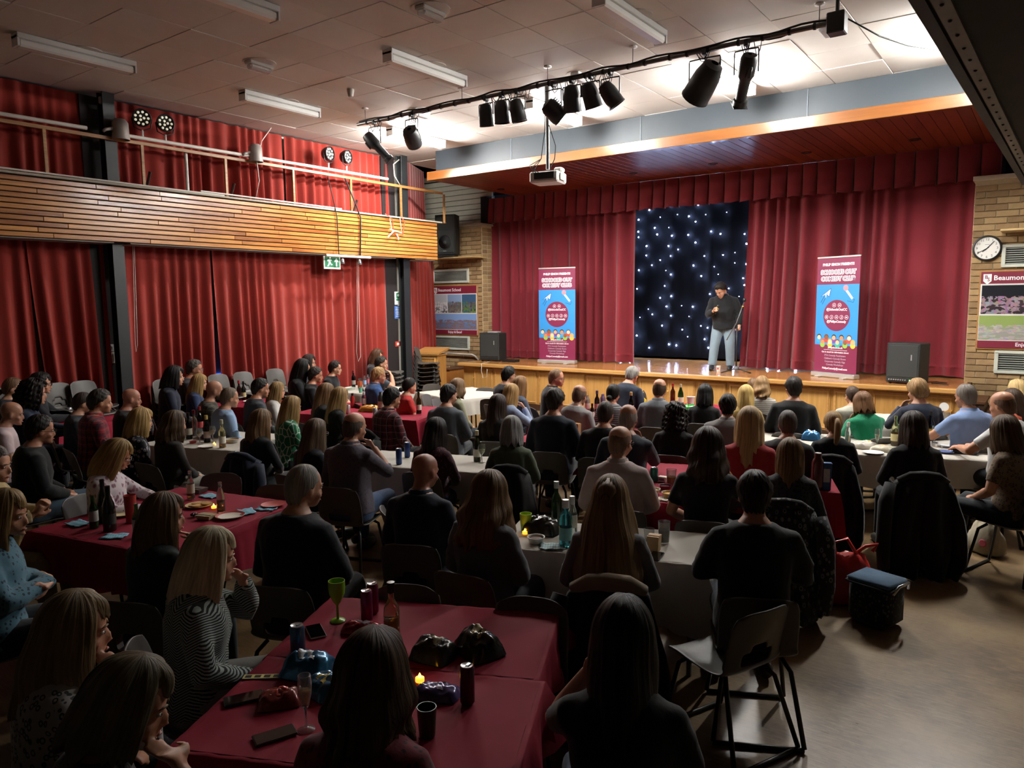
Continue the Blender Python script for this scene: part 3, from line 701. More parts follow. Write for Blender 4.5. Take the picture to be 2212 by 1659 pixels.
f.lathe([(.017, 0), (.017, -.001)], (-.05, -.0205, .085), 10, axis='y'); f.poly([(.08, -.0205, -.07), (.11, -.0205, -.07), (.11, -.0205, .03), (.14, -.0205, .0), (.14, -.0205, .03), (.095, -.0205, .085), (.05, -.0205, .03), (.05, -.0205, .0), (.08, -.0205, .03)])
f.build('pictogram', sgn_w, ex)
# notices on the pilaster, switch boxes on the first column
pil_x = -11.085
def yz(px, X): p = at(*px, X=X); return float(p[1]), float(p[2])
def notice(name, a, b, m_, lab, X=pil_x, cat='sign'):
    ya, za = yz(a, X); yb, zb = yz(b, X); o = empty(name, (X, (ya+yb)/2, (za+zb)/2)); o.rotation_euler = (0, 0, R_(90)); tag(o, lab, cat)
    MB().box((0, 0, 0), (abs(yb-ya), .012, abs(za-zb)), bev=.002).build('panel', m_, o); return o, abs(yb-ya), abs(za-zb)
o, w, h = notice('first_aid_sign', (852, 630), (867, 658), sgn_w, 'white and green first aid notice with a cross on the dark pilaster')
MB().box((0, -.008, h*.2), (w*.55, .006, h*.42)).build('green_panel', sgn_g, o); MB().box((0, -.012, h*.22), (w*.3, .004, .022)).build('cross', sgn_w, o); MB().box((0, -.0125, h*.22), (.022, .004, w*.3)).build('cross', sgn_w, o)
MB().box((0, -.008, -h*.12), (w*.6, .005, h*.14)).build('green_panel', sgn_g, o)
o, w, h = notice('blue_notice', (852, 661), (867, 688), mat('notice_blue', '#4a6fb5', .5), 'blue printed notice below the first aid sign on the pilaster')
for k in range(6): MB().box((0, -.0075, h*(.34-.13*k)), (w*.7*(1 if k % 2 else .8), .003, h*.04)).build('print_line', sgn_w, o)
o, w, h = notice('fire_alarm_point', (854, 738), (865, 748), mat('alarm_red', '#d0402e', .4), 'small red fire alarm call point on the dark pilaster', cat='alarm'); MB().box((0, -.008, 0), (w*.5, .004, h*.5)).build('glass', sgn_w, o)
o, w, h = notice('switch_box', (235, 744), (246, 759), sgn_w, 'small white switch box on the first column, upper of two', X=-11.08, cat='switch')
MB().box((0, -.008, 0), (w*.4, .01, h*.4)).build('rocker', white_m, o)
o, w, h = notice('switch_box', (236, 761), (250, 784), mat('cream_box', '#d9d6c2', .5), 'larger cream control box on the first column, lower of two', X=-11.08, cat='switch')
MB().box((w*.2, -.009, 0), (w*.15, .01, h*.7)).build('cover', white_m, o)
o = MB().box((-11.0, float(at(228, 214, X=-10.95)[1]), ZC-.1), (.1, .16, .1), bev=.01).build('speaker_box', white_m); tag(o, 'small white box at the top of the first column', 'box')
cord('white pull cord looping down the red curtain right of the middle', [at(771, 535, X=CX+.12), at(772, 700, X=CX+.12), at(770, 760, X=CX+.12), at(774, 781, X=CX+.12), at(779, 770, X=CX+.12), at(776, 700, X=CX+.12), at(774, 535, X=CX+.12)], .004, wrope, 'cord')
cord('white pull cord looping down the red curtain beside the first column', [at(287, 530, X=CX+.12), at(292, 740, X=CX+.12), at(294, 760, X=CX+.12), at(297, 745, X=CX+.12), at(290, 530, X=CX+.12)], .004, wrope, 'cord')
# ------------------------------------------------------------------ loudspeakers
spk_m = mat('speaker_black', '#232524', .6, var=.12); grl = mat('speaker_grille', '#2b2d2c', .75, var=.2, vscale=90)
def pa_speaker(loc, rz, lab):
    o = empty('loudspeaker', loc, rz); tag(o, lab, 'loudspeaker', 'black loudspeakers on wall shelves')
    prof = [(-.21, -.17), (.21, -.17), (.22, -.14), (.16, .2), (-.16, .2), (-.22, -.14)]
    MB().poly([(x, y, .06) for x, y in prof], .80, (0, 0, 1)).build('cabinet', spk_m, o)
    MB().poly([(x*.85, y*.85, .0) for x, y in prof], .06, (0, 0, 1)).build('stand_base', blk2, o)
    MB().box((0, -.176, .46), (.38, .02, .74), bev=.01).build('grille', grl, o)
    MB().lathe([(.15, 0), (.155, .006), (.145, .012), (.135, .006)], (0, -.186, .30), 28, axis='y', cap=False).build('woofer_ring', spk_m, o, True, 40)
    MB().lathe([(.138, 0.003), (.1, -.004), (.045, -.01), (.03, .012), (.005, .016)], (0, -.186, .30), 24, axis='y').build('woofer', grl, o, True)
    MB().box((0, -.188, .56), (.26, .012, .012)).build('rib', spk_m, o); MB().box((0, -.188, .69), (.1, .008, .012)).build('badge', mat('grey_badge', '#8d8f8e', .4, .4), o)
    MB().box((0, -.188, .125), (.07, .008, .014)).build('badge', MATS['grey_badge'], o)
    MB().box((.185, .02, .68), (.02, .05, .18), bev=.008).build('handle', blk2, o)
    return o
shelf_w = wood('shelf_wood', '#a98a55', '#c9ac78', 0, .5)
p = at(966, 556, Y=13.42)
tag(MB().box((-11.45, 13.56, p[2]-.02), (1.25, .5, .03), bev=.004).build('wall_shelf', shelf_w), 'pale wooden shelf under the left loudspeaker', 'shelf')
sp_ = pa_speaker((-11.66, 13.46, p[2]-.004), R_(16), 'black loudspeaker on the shelf left of the stage'); sp_.scale = (1.18, 1.1, 1.14)
zr = float(at(2190, 497, Y=13.5)[2])
tag(MB().box((-.1, 13.58, zr), (1.25, .48, .03), bev=.004).build('wall_shelf', shelf_w), 'wooden shelf on the right brick wall at the frame edge', 'shelf')
pa_speaker((-.02, 13.5, zr+.016), R_(-20), 'black loudspeaker at the right frame edge above the clock')
def floor_speaker(loc, rz, lab, amp):
    o = empty('stage_speaker', loc, rz); tag(o, lab, 'loudspeaker', 'black cabinets on the stage')
    MB().box((0, 0, .33), (.50, .38, .62), bev=.012).build('cabinet', spk_m, o)
    MB().box((0, -.19, .36), (.45, .015, .50), bev=.006).build('grille', grl, o)
    MB().box((.13, -.2, .42), (.018, .006, .09)).build('badge', mat('silver_badge', '#c6c8c6', .3, .6), o)
    for sx in (-1, 1):
        for sy in (-1, 1): MB().lathe([(.025, 0), (.025, .02)], (sx*.2, sy*.14, 0), 8).build('foot', blk2, o)
    if amp:
        MB().box((0, -.19, .065), (.46, .012, .07), bev=.003).build('control_panel', blk2, o)
        for k in range(8): MB().lathe([(.011, 0), (.009, .016)], (-.19+k*.035, -.196, .065), 8, axis='y').build('knob', MATS['silver_badge'], o)
        MB().ball((.12, -.2, .065), .009, 8).build('power_lamp', mat('green_led', '#3fdc4a', .3, emit='#46ff55', estr=6), o)
    else:
        MB().box((.03, 0, .655), (.26, .16, .03), bev=.004).build('small_box', mat('grey_device', '#9a9c9a', .5), o)
        MB().box((0, -.19, .06), (.44, .012, .05)).build('control_panel', blk2, o)
    return o
floor_speaker((-10.28, 13.35, ST+.004), R_(8), 'black speaker cabinet at the left end of the stage beside the banner', False)
floor_speaker((-1.83, 13.12, ST+.004), R_(-14), 'black speaker cabinet with a green light at the right end of the stage', True)
def stage_cord(lab, pts, m_=None, r=.006):
    pts = [tuple(p_) for p_ in pts]; c = pts[0]
    o = MB().tube([tuple(float(q[i]-c[i]) for i in range(3)) for q in pts], r, 6).build('cable', m_ or blk2, None, True, loc=c); return tag(o, lab, 'cable')
stage_cord('white cable trailing over the stage edge from the left speaker', [(-10.2, 13.1, ST+.012), (-10.05, 12.8, ST+.012), (-10.0, 12.57, ST+.012), (-10.0, 12.555, ST-.15), (-9.96, 12.555, ST-.3), (-9.85, 12.555, ST-.27), (-9.84, 12.555, ST-.1)], wrope)
stage_cord('black cable curled on the stage boards beside the right speaker', [(-1.6, 13.3, ST+.012), (-1.45, 13.5, ST+.012), (-1.3, 13.35, ST+.012), (-1.5, 13.25, ST+.012), (-1.25, 13.1, ST+.012)])
o = MB().box((-9.75, 13.3, ST+.03), (.35, .2, .05), bev=.006).build('mixer_box', blk); tag(o, 'flat black box on the stage between the left speaker and the banner', 'box')

# ------------------------------------------------------------------ roll-up banners
ban_m = mat('banner_maroon', '#7e2148', .5, var=.04); ban_b = mat('banner_blue', '#2f8fd6', .5, var=.04); ink_w = mat('ink_white', '#f2eef0', .6, var=0); ink_g = mat('ink_grey', '#b7a6b4', .6, var=0)
alu = mat('aluminium', '#c9c8c4', .35, .6, var=.05)
def disc(mb, c, r, n=24, y=0., mi=0): mb.poly([(c[0]+r*math.cos(2*math.pi*k/n), y, c[1]+r*math.sin(2*math.pi*k/n)) for k in range(n)], .0006, (0, -1, 0), mi)
SKIN_FLAT = ['#f0c4a0', '#c98a5f', '#8a5636', '#f4d3b5', '#e0a880']; HAIR_FLAT = ['#2a1a14', '#c9582a', '#6b3a1c', '#e0b43c', '#1a1a2a', '#8c3b1e']; TOP_FLAT = ['#3aa0dc', '#8bc34a', '#d94a4a', '#f0c63c', '#7a4aa8', '#3cb89a']
def banner(loc, rz, w, h, lab, lean=0.0):
    o = empty('rollup_banner', loc, rz); tag(o, lab, 'banner', 'roll-up banners on the stage')
    z0, z1 = .09, h
    MB().box((0, 0, .045), (w+.03, .16, .08), bev=.015).build('base', alu, o)
    for sx in (-1, 1): MB().box((sx*w*.3, -.08, .012), (.09, .14, .02), bev=.004).build('foot', alu, o)
    MB().box((0, 0, z1+.012), (w+.01, .03, .03), bev=.005).build('top_rail', alu, o)
    MB().tube([(0, .03, .08), (0, .035, z1)], .012, 8).build('support_pole', alu, o)
    sh = MB().box((0, 0, (z0+z1)/2), (w, .006, z1-z0)).build('printed_sheet', ban_m, o)
    H = z1-z0; Z = lambda f: z1-H*f
    MB().box((0, -.004, Z(.495)), (w, .003, H*.53)).build('blue_panel', ban_b, sh)
    c = MB(); disc(c, (0, Z(.50)), w*.315, 36, -.0058); c.build('roundel', ban_m, sh)
    Y = -.0075; s = w/.85
    def tx(t_, f, size, m_=ink_w, bold=.0, x=0., y=Y): return text('lettering', t_, size*s, m_, sh, (x, y, Z(f)), bold=bold)
    tx('PHILIP SIMON PRESENTS', .058, .058, bold=.0035)
    for t_, f_ in (("SCHOOL'S OUT", .125), ('COMEDY CLUB', .182)):
        tx(t_, f_, .098, ink_w, .012, y=-.0058); tx(t_, f_, .098, mat('ink_plum', '#8e6f86', .6, var=0), .001, y=-.0075)
    tx('@SchoolsOutCC', .448, .058, bold=.002); tx('@PhilipsComedy', .553, .055, bold=.002)
    tx('philipsimon.co.uk', .782, .042, bold=.0015)
    MB().box((0, -.0045, Z(.803)), (w*.55, .003, .006)).build('rule', ink_w, sh)
    tx('Get in touch for information about:', .822, .038, bold=.0012)
    for k, t_ in enumerate(('PTA Comedy Fundraisers', "Children's Comedy Shows", 'Corporate Comedy Gigs', 'Comedy Workshops')): tx(t_, .852+.027*k, .041, ink_g, .0008)
    tx('PhilipsComedy@gmail.com', .967, .046, bold=.0015)
    ic = MB()
    for f_, xs in ((.41, (-.055, .055)), (.515, (-.2, -.1, 0, .1, .2))):
        for x_ in xs: disc(ic, (x_*s, Z(f_)), .036*s, 18, -.0066)
    ic.build('icon_ring', ink_w, sh)
    ic = MB()
    for f_, xs in ((.41, (-.055, .055)), (.515, (-.2, -.1, 0, .1, .2))):
        for x_ in xs: disc(ic, (x_*s, Z(f_)), .030*s, 18, -.0074)
    ic.build('icon_disc', ban_m, sh)
    ic = MB(); zz = Z(.41)
    ic.box((.055*s, -.0085, zz), (.03*s, .001, .02*s)); disc(ic, (-.055*s, zz), .014*s, 8, -.0082)
    zz = Z(.515); ic.box((-.2*s, -.0085, zz), (.026*s, .001, .026*s)); ic.box((-.1*s, -.0085, zz-.003), (.008*s, .001, .034*s)); ic.box((-.096*s, -.0085, zz+.002), (.02*s, .001, .007*s)); disc(ic, (0, zz), .013*s, 8, -.0082); ic.box((.105*s, -.0085, zz+.004), (.008*s, .001, .03*s)); disc(ic, (.098*s, zz-.012*s), .008*s, 8, -.0082); ic.box((.2*s, -.0085, zz), (.03*s, .001, .02*s))
    ic.build('icon', ink_w, sh)
    # paper plane and microphone
    pl = MB(); zz = Z(.30)
    pl.poly([(-.33*s, -.0062, zz-.07*s), (-.13*s, -.0062, zz+.07*s), (-.22*s, -.0062, zz-.02*s)]); pl.poly([(-.13*s, -.0064, zz+.07*s), (-.16*s, -.0064, zz-.07*s), (-.215*s, -.0064, zz-.03*s)]); pl.poly([(-.245*s, -.0062, zz-.03*s), (-.215*s, -.0062, zz-.025*s), (-.23*s, -.0062, zz-.1*s)])
    pl.build('paper_plane', ink_w, sh)
    ol = MB(); dk = mat('ink_navy', '#1c3a6a', .6, var=0)
    for a, b in (((-.33, -.07), (-.13, .07)), ((-.13, .07), (-.16, -.07)), ((-.16, -.07), (-.215, -.03)), ((-.26, -.06), (-.33, -.17)), ((-.235, -.09), (-.3, -.2))):
        ol.tube([(a[0]*s, -.0072, zz+a[1]*s), (b[0]*s, -.0072, zz+b[1]*s)], .0035*s, 5)
    ol.tube([(.29*s, -.0072, zz-.09*s), (.34*s, -.0072, zz-.12*s), (.32*s, -.0072, zz-.17*s), (.2*s, -.0072, zz-.14*s)], .0035*s, 5)
    ol.build('outline', dk, sh)
    mc = MB(); mc.poly([(.13*s, -.0062, zz+.06*s), (.21*s, -.0062, zz+.03*s), (.32*s, -.0062, zz-.1*s), (.285*s, -.0062, zz-.12*s)]); mc.build('microphone_handle', ink_w, sh)
    mc = MB(); disc(mc, (.165*s, zz+.075*s), .05*s, 16, -.0066); mc.build('microphone_head', mat('mic_pink', '#c98a96', .6, var=.05), sh)
    # row of cartoon faces along the bottom of the blue panel
    R = random.Random(4)
    for k in range(10):
        row = k % 2; x_ = (-.34+.076*k)*s; z_ = Z(.725-.03*(1-row) if row else .705+.02); z_ = Z(.735) if row else Z(.695)
        b_ = MB(); disc(b_, (x_, z_-.045*s), .05*s, 14, -.0058-.0012*row); hb_ = b_.build('figure_top', mat('flat_top_%d' % (k % 6), TOP_FLAT[k % 6], .6, var=0), sh)
        b_ = MB(); disc(b_, (x_, z_+.012*s), .046*s, 14, -.0066-.0012*row); b_.build('figure_hair', mat('flat_hair_%d' % (k % 6), HAIR_FLAT[k % 6], .6, var=0), sh)
        b_ = MB(); disc(b_, (x_, z_), .038*s, 14, -.0072-.0012*row); b_.build('figure_face', mat('flat_skin_%d' % (k % 5), SKIN_FLAT[k % 5], .6, var=0), sh)
    return o
banner((-8.62, 13.45, ST), R_(6), .87, 2.03, 'maroon and blue comedy club banner on the left half of the stage')
banner((-2.98, 13.42, ST), R_(-26), .84, 2.03, 'maroon and blue comedy club banner on the right half of the stage')

# ------------------------------------------------------------------ posters, grilles, clock on the brick piers
pf = wood('poster_frame', '#8a6234', '#a97d48', 0, .45); pm = mat('poster_maroon', '#7a1f33', .5, var=.04); pw = mat('poster_white', '#dcdcda', .5, var=.03)
def photo_mat(name, sky, mid, low, dots, dscale=30):
    m_, t_ = newmat(name); tc = t_.n('ShaderNodeTexCoord'); sp = t_.n('ShaderNodeSeparateXYZ'); t_.l(tc.outputs['Generated'], sp.inputs[0])
    n_ = t_.noise(tc.outputs['Generated'], 5, 4); z_ = t_.math('ADD', sp.outputs[2], t_.math('MULTIPLY', t_.math('SUBTRACT', n_, .5), .35))
    c_ = t_.ramp(z_, [(0., hexc(low)), (.38, hexc(mid)), (.62, hexc(sky)), (1., hexc(sky))])
    vz = t_.n('ShaderNodeTexVoronoi'); vz.inputs['Scale'].default_value = dscale; mp = t_.n('ShaderNodeMapping'); mp.inputs['Scale'].default_value = (1.6, 1, .8); t_.l(tc.outputs['Generated'], mp.inputs[0]); t_.l(mp.outputs[0], vz.inputs['Vector'])
    msk = t_.math('MULTIPLY', t_.math('GREATER_THAN', t_.noise(tc.outputs['Generated'], 7, 2), .48), t_.math('LESS_THAN', sp.outputs[2], .62))
    t_.l(t_.mix(msk, c_, t_.mix(.82, vz.outputs['Color'], hexc(dots))), t_.b.inputs['Base Color']); t_.b.inputs['Roughness'].default_value = .35
    return m_
def poster(x0, x1, z0, z1, lab, seed, pics, crest):
    o = empty('school_poster', ((x0+x1)/2, PY-.03, (z0+z1)/2)); tag(o, lab, 'poster', 'framed posters on the brick piers'); w, h = x1-x0, z1-z0
    MB().box((0, 0.01, 0), (w, .03, h), bev=.005).build('frame', pf, o); b = MB().box((0, -.008, 0), (w-.05, .01, h-.05)).build('print', pw, o)
    MB().box((0, -.0145, h/2-.025-h*.075), (w-.05, .004, h*.15)).build('title_band', pm, b)
    MB().box((0, -.0145, -h/2+.025+h*.045), (w-.05, .004, h*.09)).build('bottom_band', pm, b)
    text('lettering', 'Beaumont School', h*.085, ink_w, b, (-w/2+.19, -.0175, h/2-.025-h*.08), align='LEFT', bold=.002)
    text('lettering', 'Enjoy & Excel', h*.065, ink_w, b, (0, -.0175, -h/2+.025+h*.045), bold=.0015)
    cr = MB(); x_, z_ = -w/2+.11, h/2-.025-h*.085
    cr.poly([(x_-.055, -.0168, z_+.07), (x_+.055, -.0168, z_+.07), (x_+.055, -.0168, z_-.04), (x_, -.0168, z_-.09), (x_-.055, -.0168, z_-.04)]); cr.build('crest', ink_w, b)
    text('lettering', 'B', .075, pm, b, (x_-.014, -.0182, z_+.022), bold=.001); text('lettering', 'S', .075, pm, b, (x_+.016, -.0182, z_-.018), bold=.001)
    n = len(pics); pw_ = (w-.07)/n; ph = h*.36
    for k, m_ in enumerate(pics):
        MB().box((-w/2+.035+pw_*(k+.5), -.0145, h*.5-.025-h*.17-ph/2), (pw_-.02, .004, ph)).build('picture', m_, b)
    MB().box((0, -.0145, -h*.5+.025+h*.1+h*.155), (w-.06, .004, h*.31)).build('picture', crest, b)
poster(-12.50, -11.07, 1.46, 2.68, 'framed school poster with sports photos on the left brick pier', 1,
       [photo_mat('photo_lab', '#b9c0c8', '#8d9298', '#4a4648', '#d8d8d8', 9), photo_mat('photo_crowd', '#86a0c4', '#5a5450', '#8a8478', '#3a2c28', 22), photo_mat('photo_field', '#3a5a7a', '#4a7038', '#6c8a3c', '#1a1a20', 9)],
       photo_mat('photo_hills', '#7f9fd0', '#5f7fae', '#77708a', '#6a4a58', 60))
poster(-.985, .5, 1.46, 2.69, 'framed school poster with orchestra photo on the right brick wall', 2,
       [photo_mat('photo_band', '#14141c', '#3a2c34', '#2a2226', '#8a6a7a', 12), photo_mat('photo_cabin', '#6a3f2c', '#4f2f20', '#3c3a3e', '#2a3040', 10)],
       photo_mat('photo_campus', '#8aa05a', '#97939c', '#8d9a72', '#a39c98', 24))
gf = mat('grille_frame', '#c9cdc0', .5); gs = mat('grille_slat', '#b9bcb2', .45); gd = mat('grille_dark', '#141414', .9)
def grille(x0, x1, z0, z1, lab):
    o = empty('air_grille', ((x0+x1)/2, PY-.01, (z0+z1)/2)); tag(o, lab, 'grille', 'air grilles on the brick piers'); w, h = x1-x0, z1-z0
    MB().box((0, .0, 0), (w-.04, .02, h-.04)).build('dark_back', gd, o)
    for sz in (-1, 1): MB().box((0, -.015, sz*(h/2-.02)), (w, .04, .045), bev=.005).build('frame_bar', gf, o)
    for sx in (-1, 1): MB().box((sx*(w/2-.025), -.015, 0), (.055, .04, h-.05), bev=.005).build('frame_bar', gf, o)
    n = 8; me_ = MB().box((0, 0, 0), (w-.1, .012, .009)).mesh('slat', gs)
    for k in range(n):
        s_ = link('slat', me_, o, (0, -.012, -h/2+.055+(h-.11)*k/(n-1))); s_.rotation_euler = (R_(20), 0, 0)
grille(-12.49, -11.34, 2.73, 3.06, 'air grille above the poster on the left brick pier'); grille(-12.49, -11.35, 1.11, 1.44, 'air grille below the poster on the left brick pier')
grille(-.71, .5, 2.73, 3.07, 'air grille above the poster on the right brick wall'); grille(-.72, .5, 1.09, 1.44, 'air grille below the poster on the right brick wall')
ck = empty('wall_clock', (-.905, PY-.03, 3.03)); tag(ck, 'round white wall clock with black rim on the right brick wall', 'clock')
MB().lathe([(.195, -.03), (.2, 0), (.195, .03), (.175, .04), (.168, .022)], n=40, axis='y', cap=False).build('rim', blk, ck, True, 40)
cface = MB().lathe([(.172, .0), (.172, .018), (.0, .019)], n=36, axis='y').build('face', mat('clock_face', '#e8e7e0', .5, var=.02), ck)
ink = mat('ink_black', '#15161a', .6, var=0)
for k in range(1, 13):
    a = R_(90-30*k); text('numeral', str(k), .052, ink, cface, (.135*math.cos(a), -.0205, .135*math.sin(a)))
def hand_(ang, L, w_, nm):
    o_ = MB().box((0, 0, L/2-.02), (w_, .003, L+.02)).build(nm, ink, ck, loc=(0, -.024, 0)); o_.rotation_euler = (0, R_(ang), 0)
hand_(240, .145, .006, 'second_hand'); hand_(41, .15, .01, 'minute_hand'); hand_(228, .09, .012, 'hour_hand'); MB().box((0, -.0205, .055), (.06, .001, .006)).build('maker_mark', mat('grey_ink', '#8a8c90', .6), cface)

# ------------------------------------------------------------------ lectern, steps, handrail
lw = wood('lectern_oak', '#93642f', '#bb8847', 2, .4, .8, .15); lwx = wood('lectern_rail', '#a8773c', '#c99a58', 0, .4, .8, .15)
le = empty('lectern', (-10.98, 12.05, 0)); le.rotation_euler = (0, 0, R_(14)); tag(le, 'tall wooden lectern with panelled front beside the brick pier', 'lectern')
MB().box((0, 0, .58), (.50, .40, 1.14), bev=.006).build('body', lw, le)
MB().add([(-.31, -.26, 1.15), (.31, -.26, 1.15), (.31, .26, 1.24), (-.31, .26, 1.24), (-.31, -.26, 1.19), (.31, -.26, 1.19), (.31, .26, 1.28), (-.31, .26, 1.28)], [(3, 2, 1, 0), (4, 5, 6, 7), (0, 1, 5, 4), (1, 2, 6, 5), (2, 3, 7, 6), (3, 0, 4, 7)]).build('reading_board', lwx, le)
MB().box((0, -.02, 1.135), (.56, .46, .03), bev=.01).build('moulding', lwx, le)
for z0_, z1_ in ((.1, .74), (.82, 1.07)):
    pn = MB().box((0, -.202, (z0_+z1_)/2), (.33, .01, z1_-z0_-.02)).build('panel', lw, le)
    for sx in (-1, 1): MB().box((sx*.185, -.21, (z0_+z1_)/2), (.035, .02, z1_-z0_+.04), bev=.004).build('panel_moulding', lwx, le)
    for z_ in (z0_, z1_): MB().box((0, -.21, z_), (.36, .02, .035), bev=.004).build('panel_moulding', lwx, le)
stp = empty('stage_steps', (-11.0, 13.25, 0)); tag(stp, 'wooden steps rising to the left end of the stage', 'steps')
for k in range(1, 4):
    h_ = ST*(k+1)/5; x_ = -1.12+.26*k
    MB().box((x_+.02, 0, h_-.02), (.32, .8, .035), bev=.005).build('tread', wood('dark_tread', '#4a2a16', '#5f3a20', 1, .5), stp)
    MB().box((x_+.03, 0, (h_-.04)/2), (.26, .76, h_-.04)).build('riser', wood('step_oak', '#9a5a28', '#b87839', 2, .4), stp)
o = empty('handrail', (-11.6, PY-.08, 1.0)); tag(o, 'white bent handrail on the left brick pier above the steps', 'handrail')
pts = [tuple(float(v_) for v_ in (at(*px, Y=PY-.09)-np.array([-11.6, PY-.08, 1.0]))) for px in ((944, 762), (1000, 765), (1020, 766), (1026, 769), (1034, 778))]
MB().tube(pts, .022, 10).build('rail', whp, o, True)
for px in (955, 995): p_ = at(px, 764, Y=PY-.09)-np.array([-11.6, PY-.08, 1.0]); MB().tube([tuple(map(float, p_)), (float(p_[0]), .09, float(p_[2])-.02)], .01, 6).build('bracket', whp, o)
# steps at the right end of the stage
rs = empty('stage_steps', (-.75, 13.25, 0)); tag(rs, 'dark wooden steps at the right end of the stage below the brick wall', 'steps')
for k in range(3):
    h_ = ST*(4-k)/5; MB().box((-.14+.26*k, 0, h_-.02), (.3, .9, .04), bev=.005).build('tread', MATS['dark_tread'], rs); MB().box((-.14+.26*k, 0, (h_-.04)/2), (.26, .86, h_-.04)).build('riser', mat('dark_riser', '#2c1a10'), rs)
# microphone stand and beaker on the stage
ms = empty('microphone_stand', (float(at(1590, 790, Y=13.45)[0]), 13.45, ST)); tag(ms, 'black tripod microphone stand with boom beside the comedian', 'microphone stand')
MB().tube([(0, 0, .05), (0, 0, .86)], .014, 8).build('pole', blk, ms, True); MB().lathe([(.05, .05), (.055, .09), (.03, .12)], n=12).build('hub', mat('hub_grey', '#5a5c5e', .4), ms, True)
for k in range(3):
    a = R_(90+120*k+20); MB().tube([(0, 0, .08), (.3*math.cos(a), .3*math.sin(a), .012)], .011, 8).build('leg', blk, ms, True)
MB().tube([(-.17, -.06, .60), (.0, -.03, .92), (.12, .0, 1.30)], .009, 8).build('boom', mat('boom_grey', '#77797a', .3, .6), ms, True)
MB().lathe([(.02, 0), (.03, .02), (.03, .05), (.015, .07)], (.125, .0, 1.30), 10).build('clip', blk, ms, True)
MB().box((.10, -.005, 1.22), (.03, .03, .02)).build('band', mat('yellow_band', '#c9a83a'), ms)
pc = at(1552, 803, Z=ST); o = empty('paper_cup', (pc[0], pc[1], ST+.004)); tag(o, 'small white paper cup at the comedian\'s feet', 'cup')
MB().lathe([(.032, 0), (.034, .005), (.04, .11), (.038, .11), (.034, .01)], n=14, cap=False).build('cup', mat('paper_white', '#e4dfd6', .7), o, True, 40); MB().box((0, -.037, .06), (.03, .006, .04)).build('print', mat('print_red', '#b8402e'), o)
# ------------------------------------------------------------------ people
HEAD = [(0.000, .020, .086, .050), (.012, .034, .096, .012), (.035, .048, .099, -.035), (.06, .057, .097, -.066), (.09, .064, .094, -.086), (.115, .069, .090, -.098),
        (.14, .0735, .093, -.104), (.165, .074, .091, -.105), (.19, .069, .081, -.098), (.21, .057, .064, -.082), (.226, .038, .042, -.056), (.235, .012, .012, -.024)]
CH = 1.078                 # chin height of the seated figure
HY = .018                  # forward offset of the head
def _ring(w, yf, yb, z, n=20, p=2.25):
    cy, b = (yf+yb)/2, (yf-yb)/2; out = []
    for k in range(n):
        a = 2*math.pi*k/n; ca, sa = math.cos(a), math.sin(a)
        out.append((w*math.copysign(abs(ca)**(2/p), ca), cy+b*math.copysign(abs(sa)**(2/p), sa), z))
    return out
def head_parts(mb, z0=CH, y0=HY):
    mb.rings([_ring(w, f+y0, b+y0, z0+z) for z, w, f, b in HEAD])
    # nose, brow, lips, ears
    mb.tube([(0, y0+.088, z0+.122), (0, y0+.104, z0+.098), (0, y0+.108, z0+.080), (0, y0+.098, z0+.070)], [.008, .010, .0125, .010], 8)
    mb.ball((0, y0+.094, z0+.044), (.022, .012, .010), 8); mb.ball((0, y0+.088, z0+.010), (.022, .016, .014), 8)
    for s in (-1, 1):
        mb.ball((s*.034, y0+.080, z0+.128), (.026, .014, .009), 8)
        mb.ball((s*.074, y0-.008, z0+.100), (.011, .021, .032), 10); mb.ball((s*.045, y0+.06, z0+.075), (.022, .025, .022), 8)
def vlerp(a, b, t): return tuple(a[i]+(b[i]-a[i])*t for i in range(3))
def hand_parts(mb, w, tip, nrm, side, curl=.35, grip=0.0):
    """wrist, direction to the knuckles, palm normal; five unequal bent fingers"""
    w = Vector(w); d = (Vector(tip)-w).normalized(); n = Vector(nrm); n = (n-d*n.dot(d)).normalized(); s = d.cross(n).normalized()*side
    k = w+d*.088
    mb.tube([w-d*.02, w+d*.02, w+d*.06, k], [.026, .030, .038, .037], 10, flat=(1.05, .55) if abs(s.dot(d.orthogonal())) < 2 else None)
    for i, (off, L, r) in enumerate(((.030, .068, .0088), (.010, .078, .0095), (-.011, .072, .009), (-.030, .056, .008))):
        base = k+s*off-d*.012; a1 = curl*.7+grip*.9; a2 = curl*1.3+grip*1.6; a3 = curl*1.6+grip*2.3
        p1 = base+(d*math.cos(a1)+n*math.sin(a1)+s*off*1.2)*L*.45; p2 = p1+(d*math.cos(a2)+n*math.sin(a2))*L*.32; p3 = p2+(d*math.cos(a3)+n*math.sin(a3))*L*.25
        mb.tube([base-d*.01, p1, p2, p3], [r*1.08, r*1.02, r*.95, r*.75], 7)
    b = w+d*.03+s*.026; p1 = b+(d*.55+s*.75+n*.35)*.034; p2 = p1+(d*.85+s*.25+n*.45)*.032; p3 = p2+(d*.95-s*.1+n*.3)*.022
    mb.tube([b, p1, p2, p3], [.014, .0125, .0105, .008], 7)
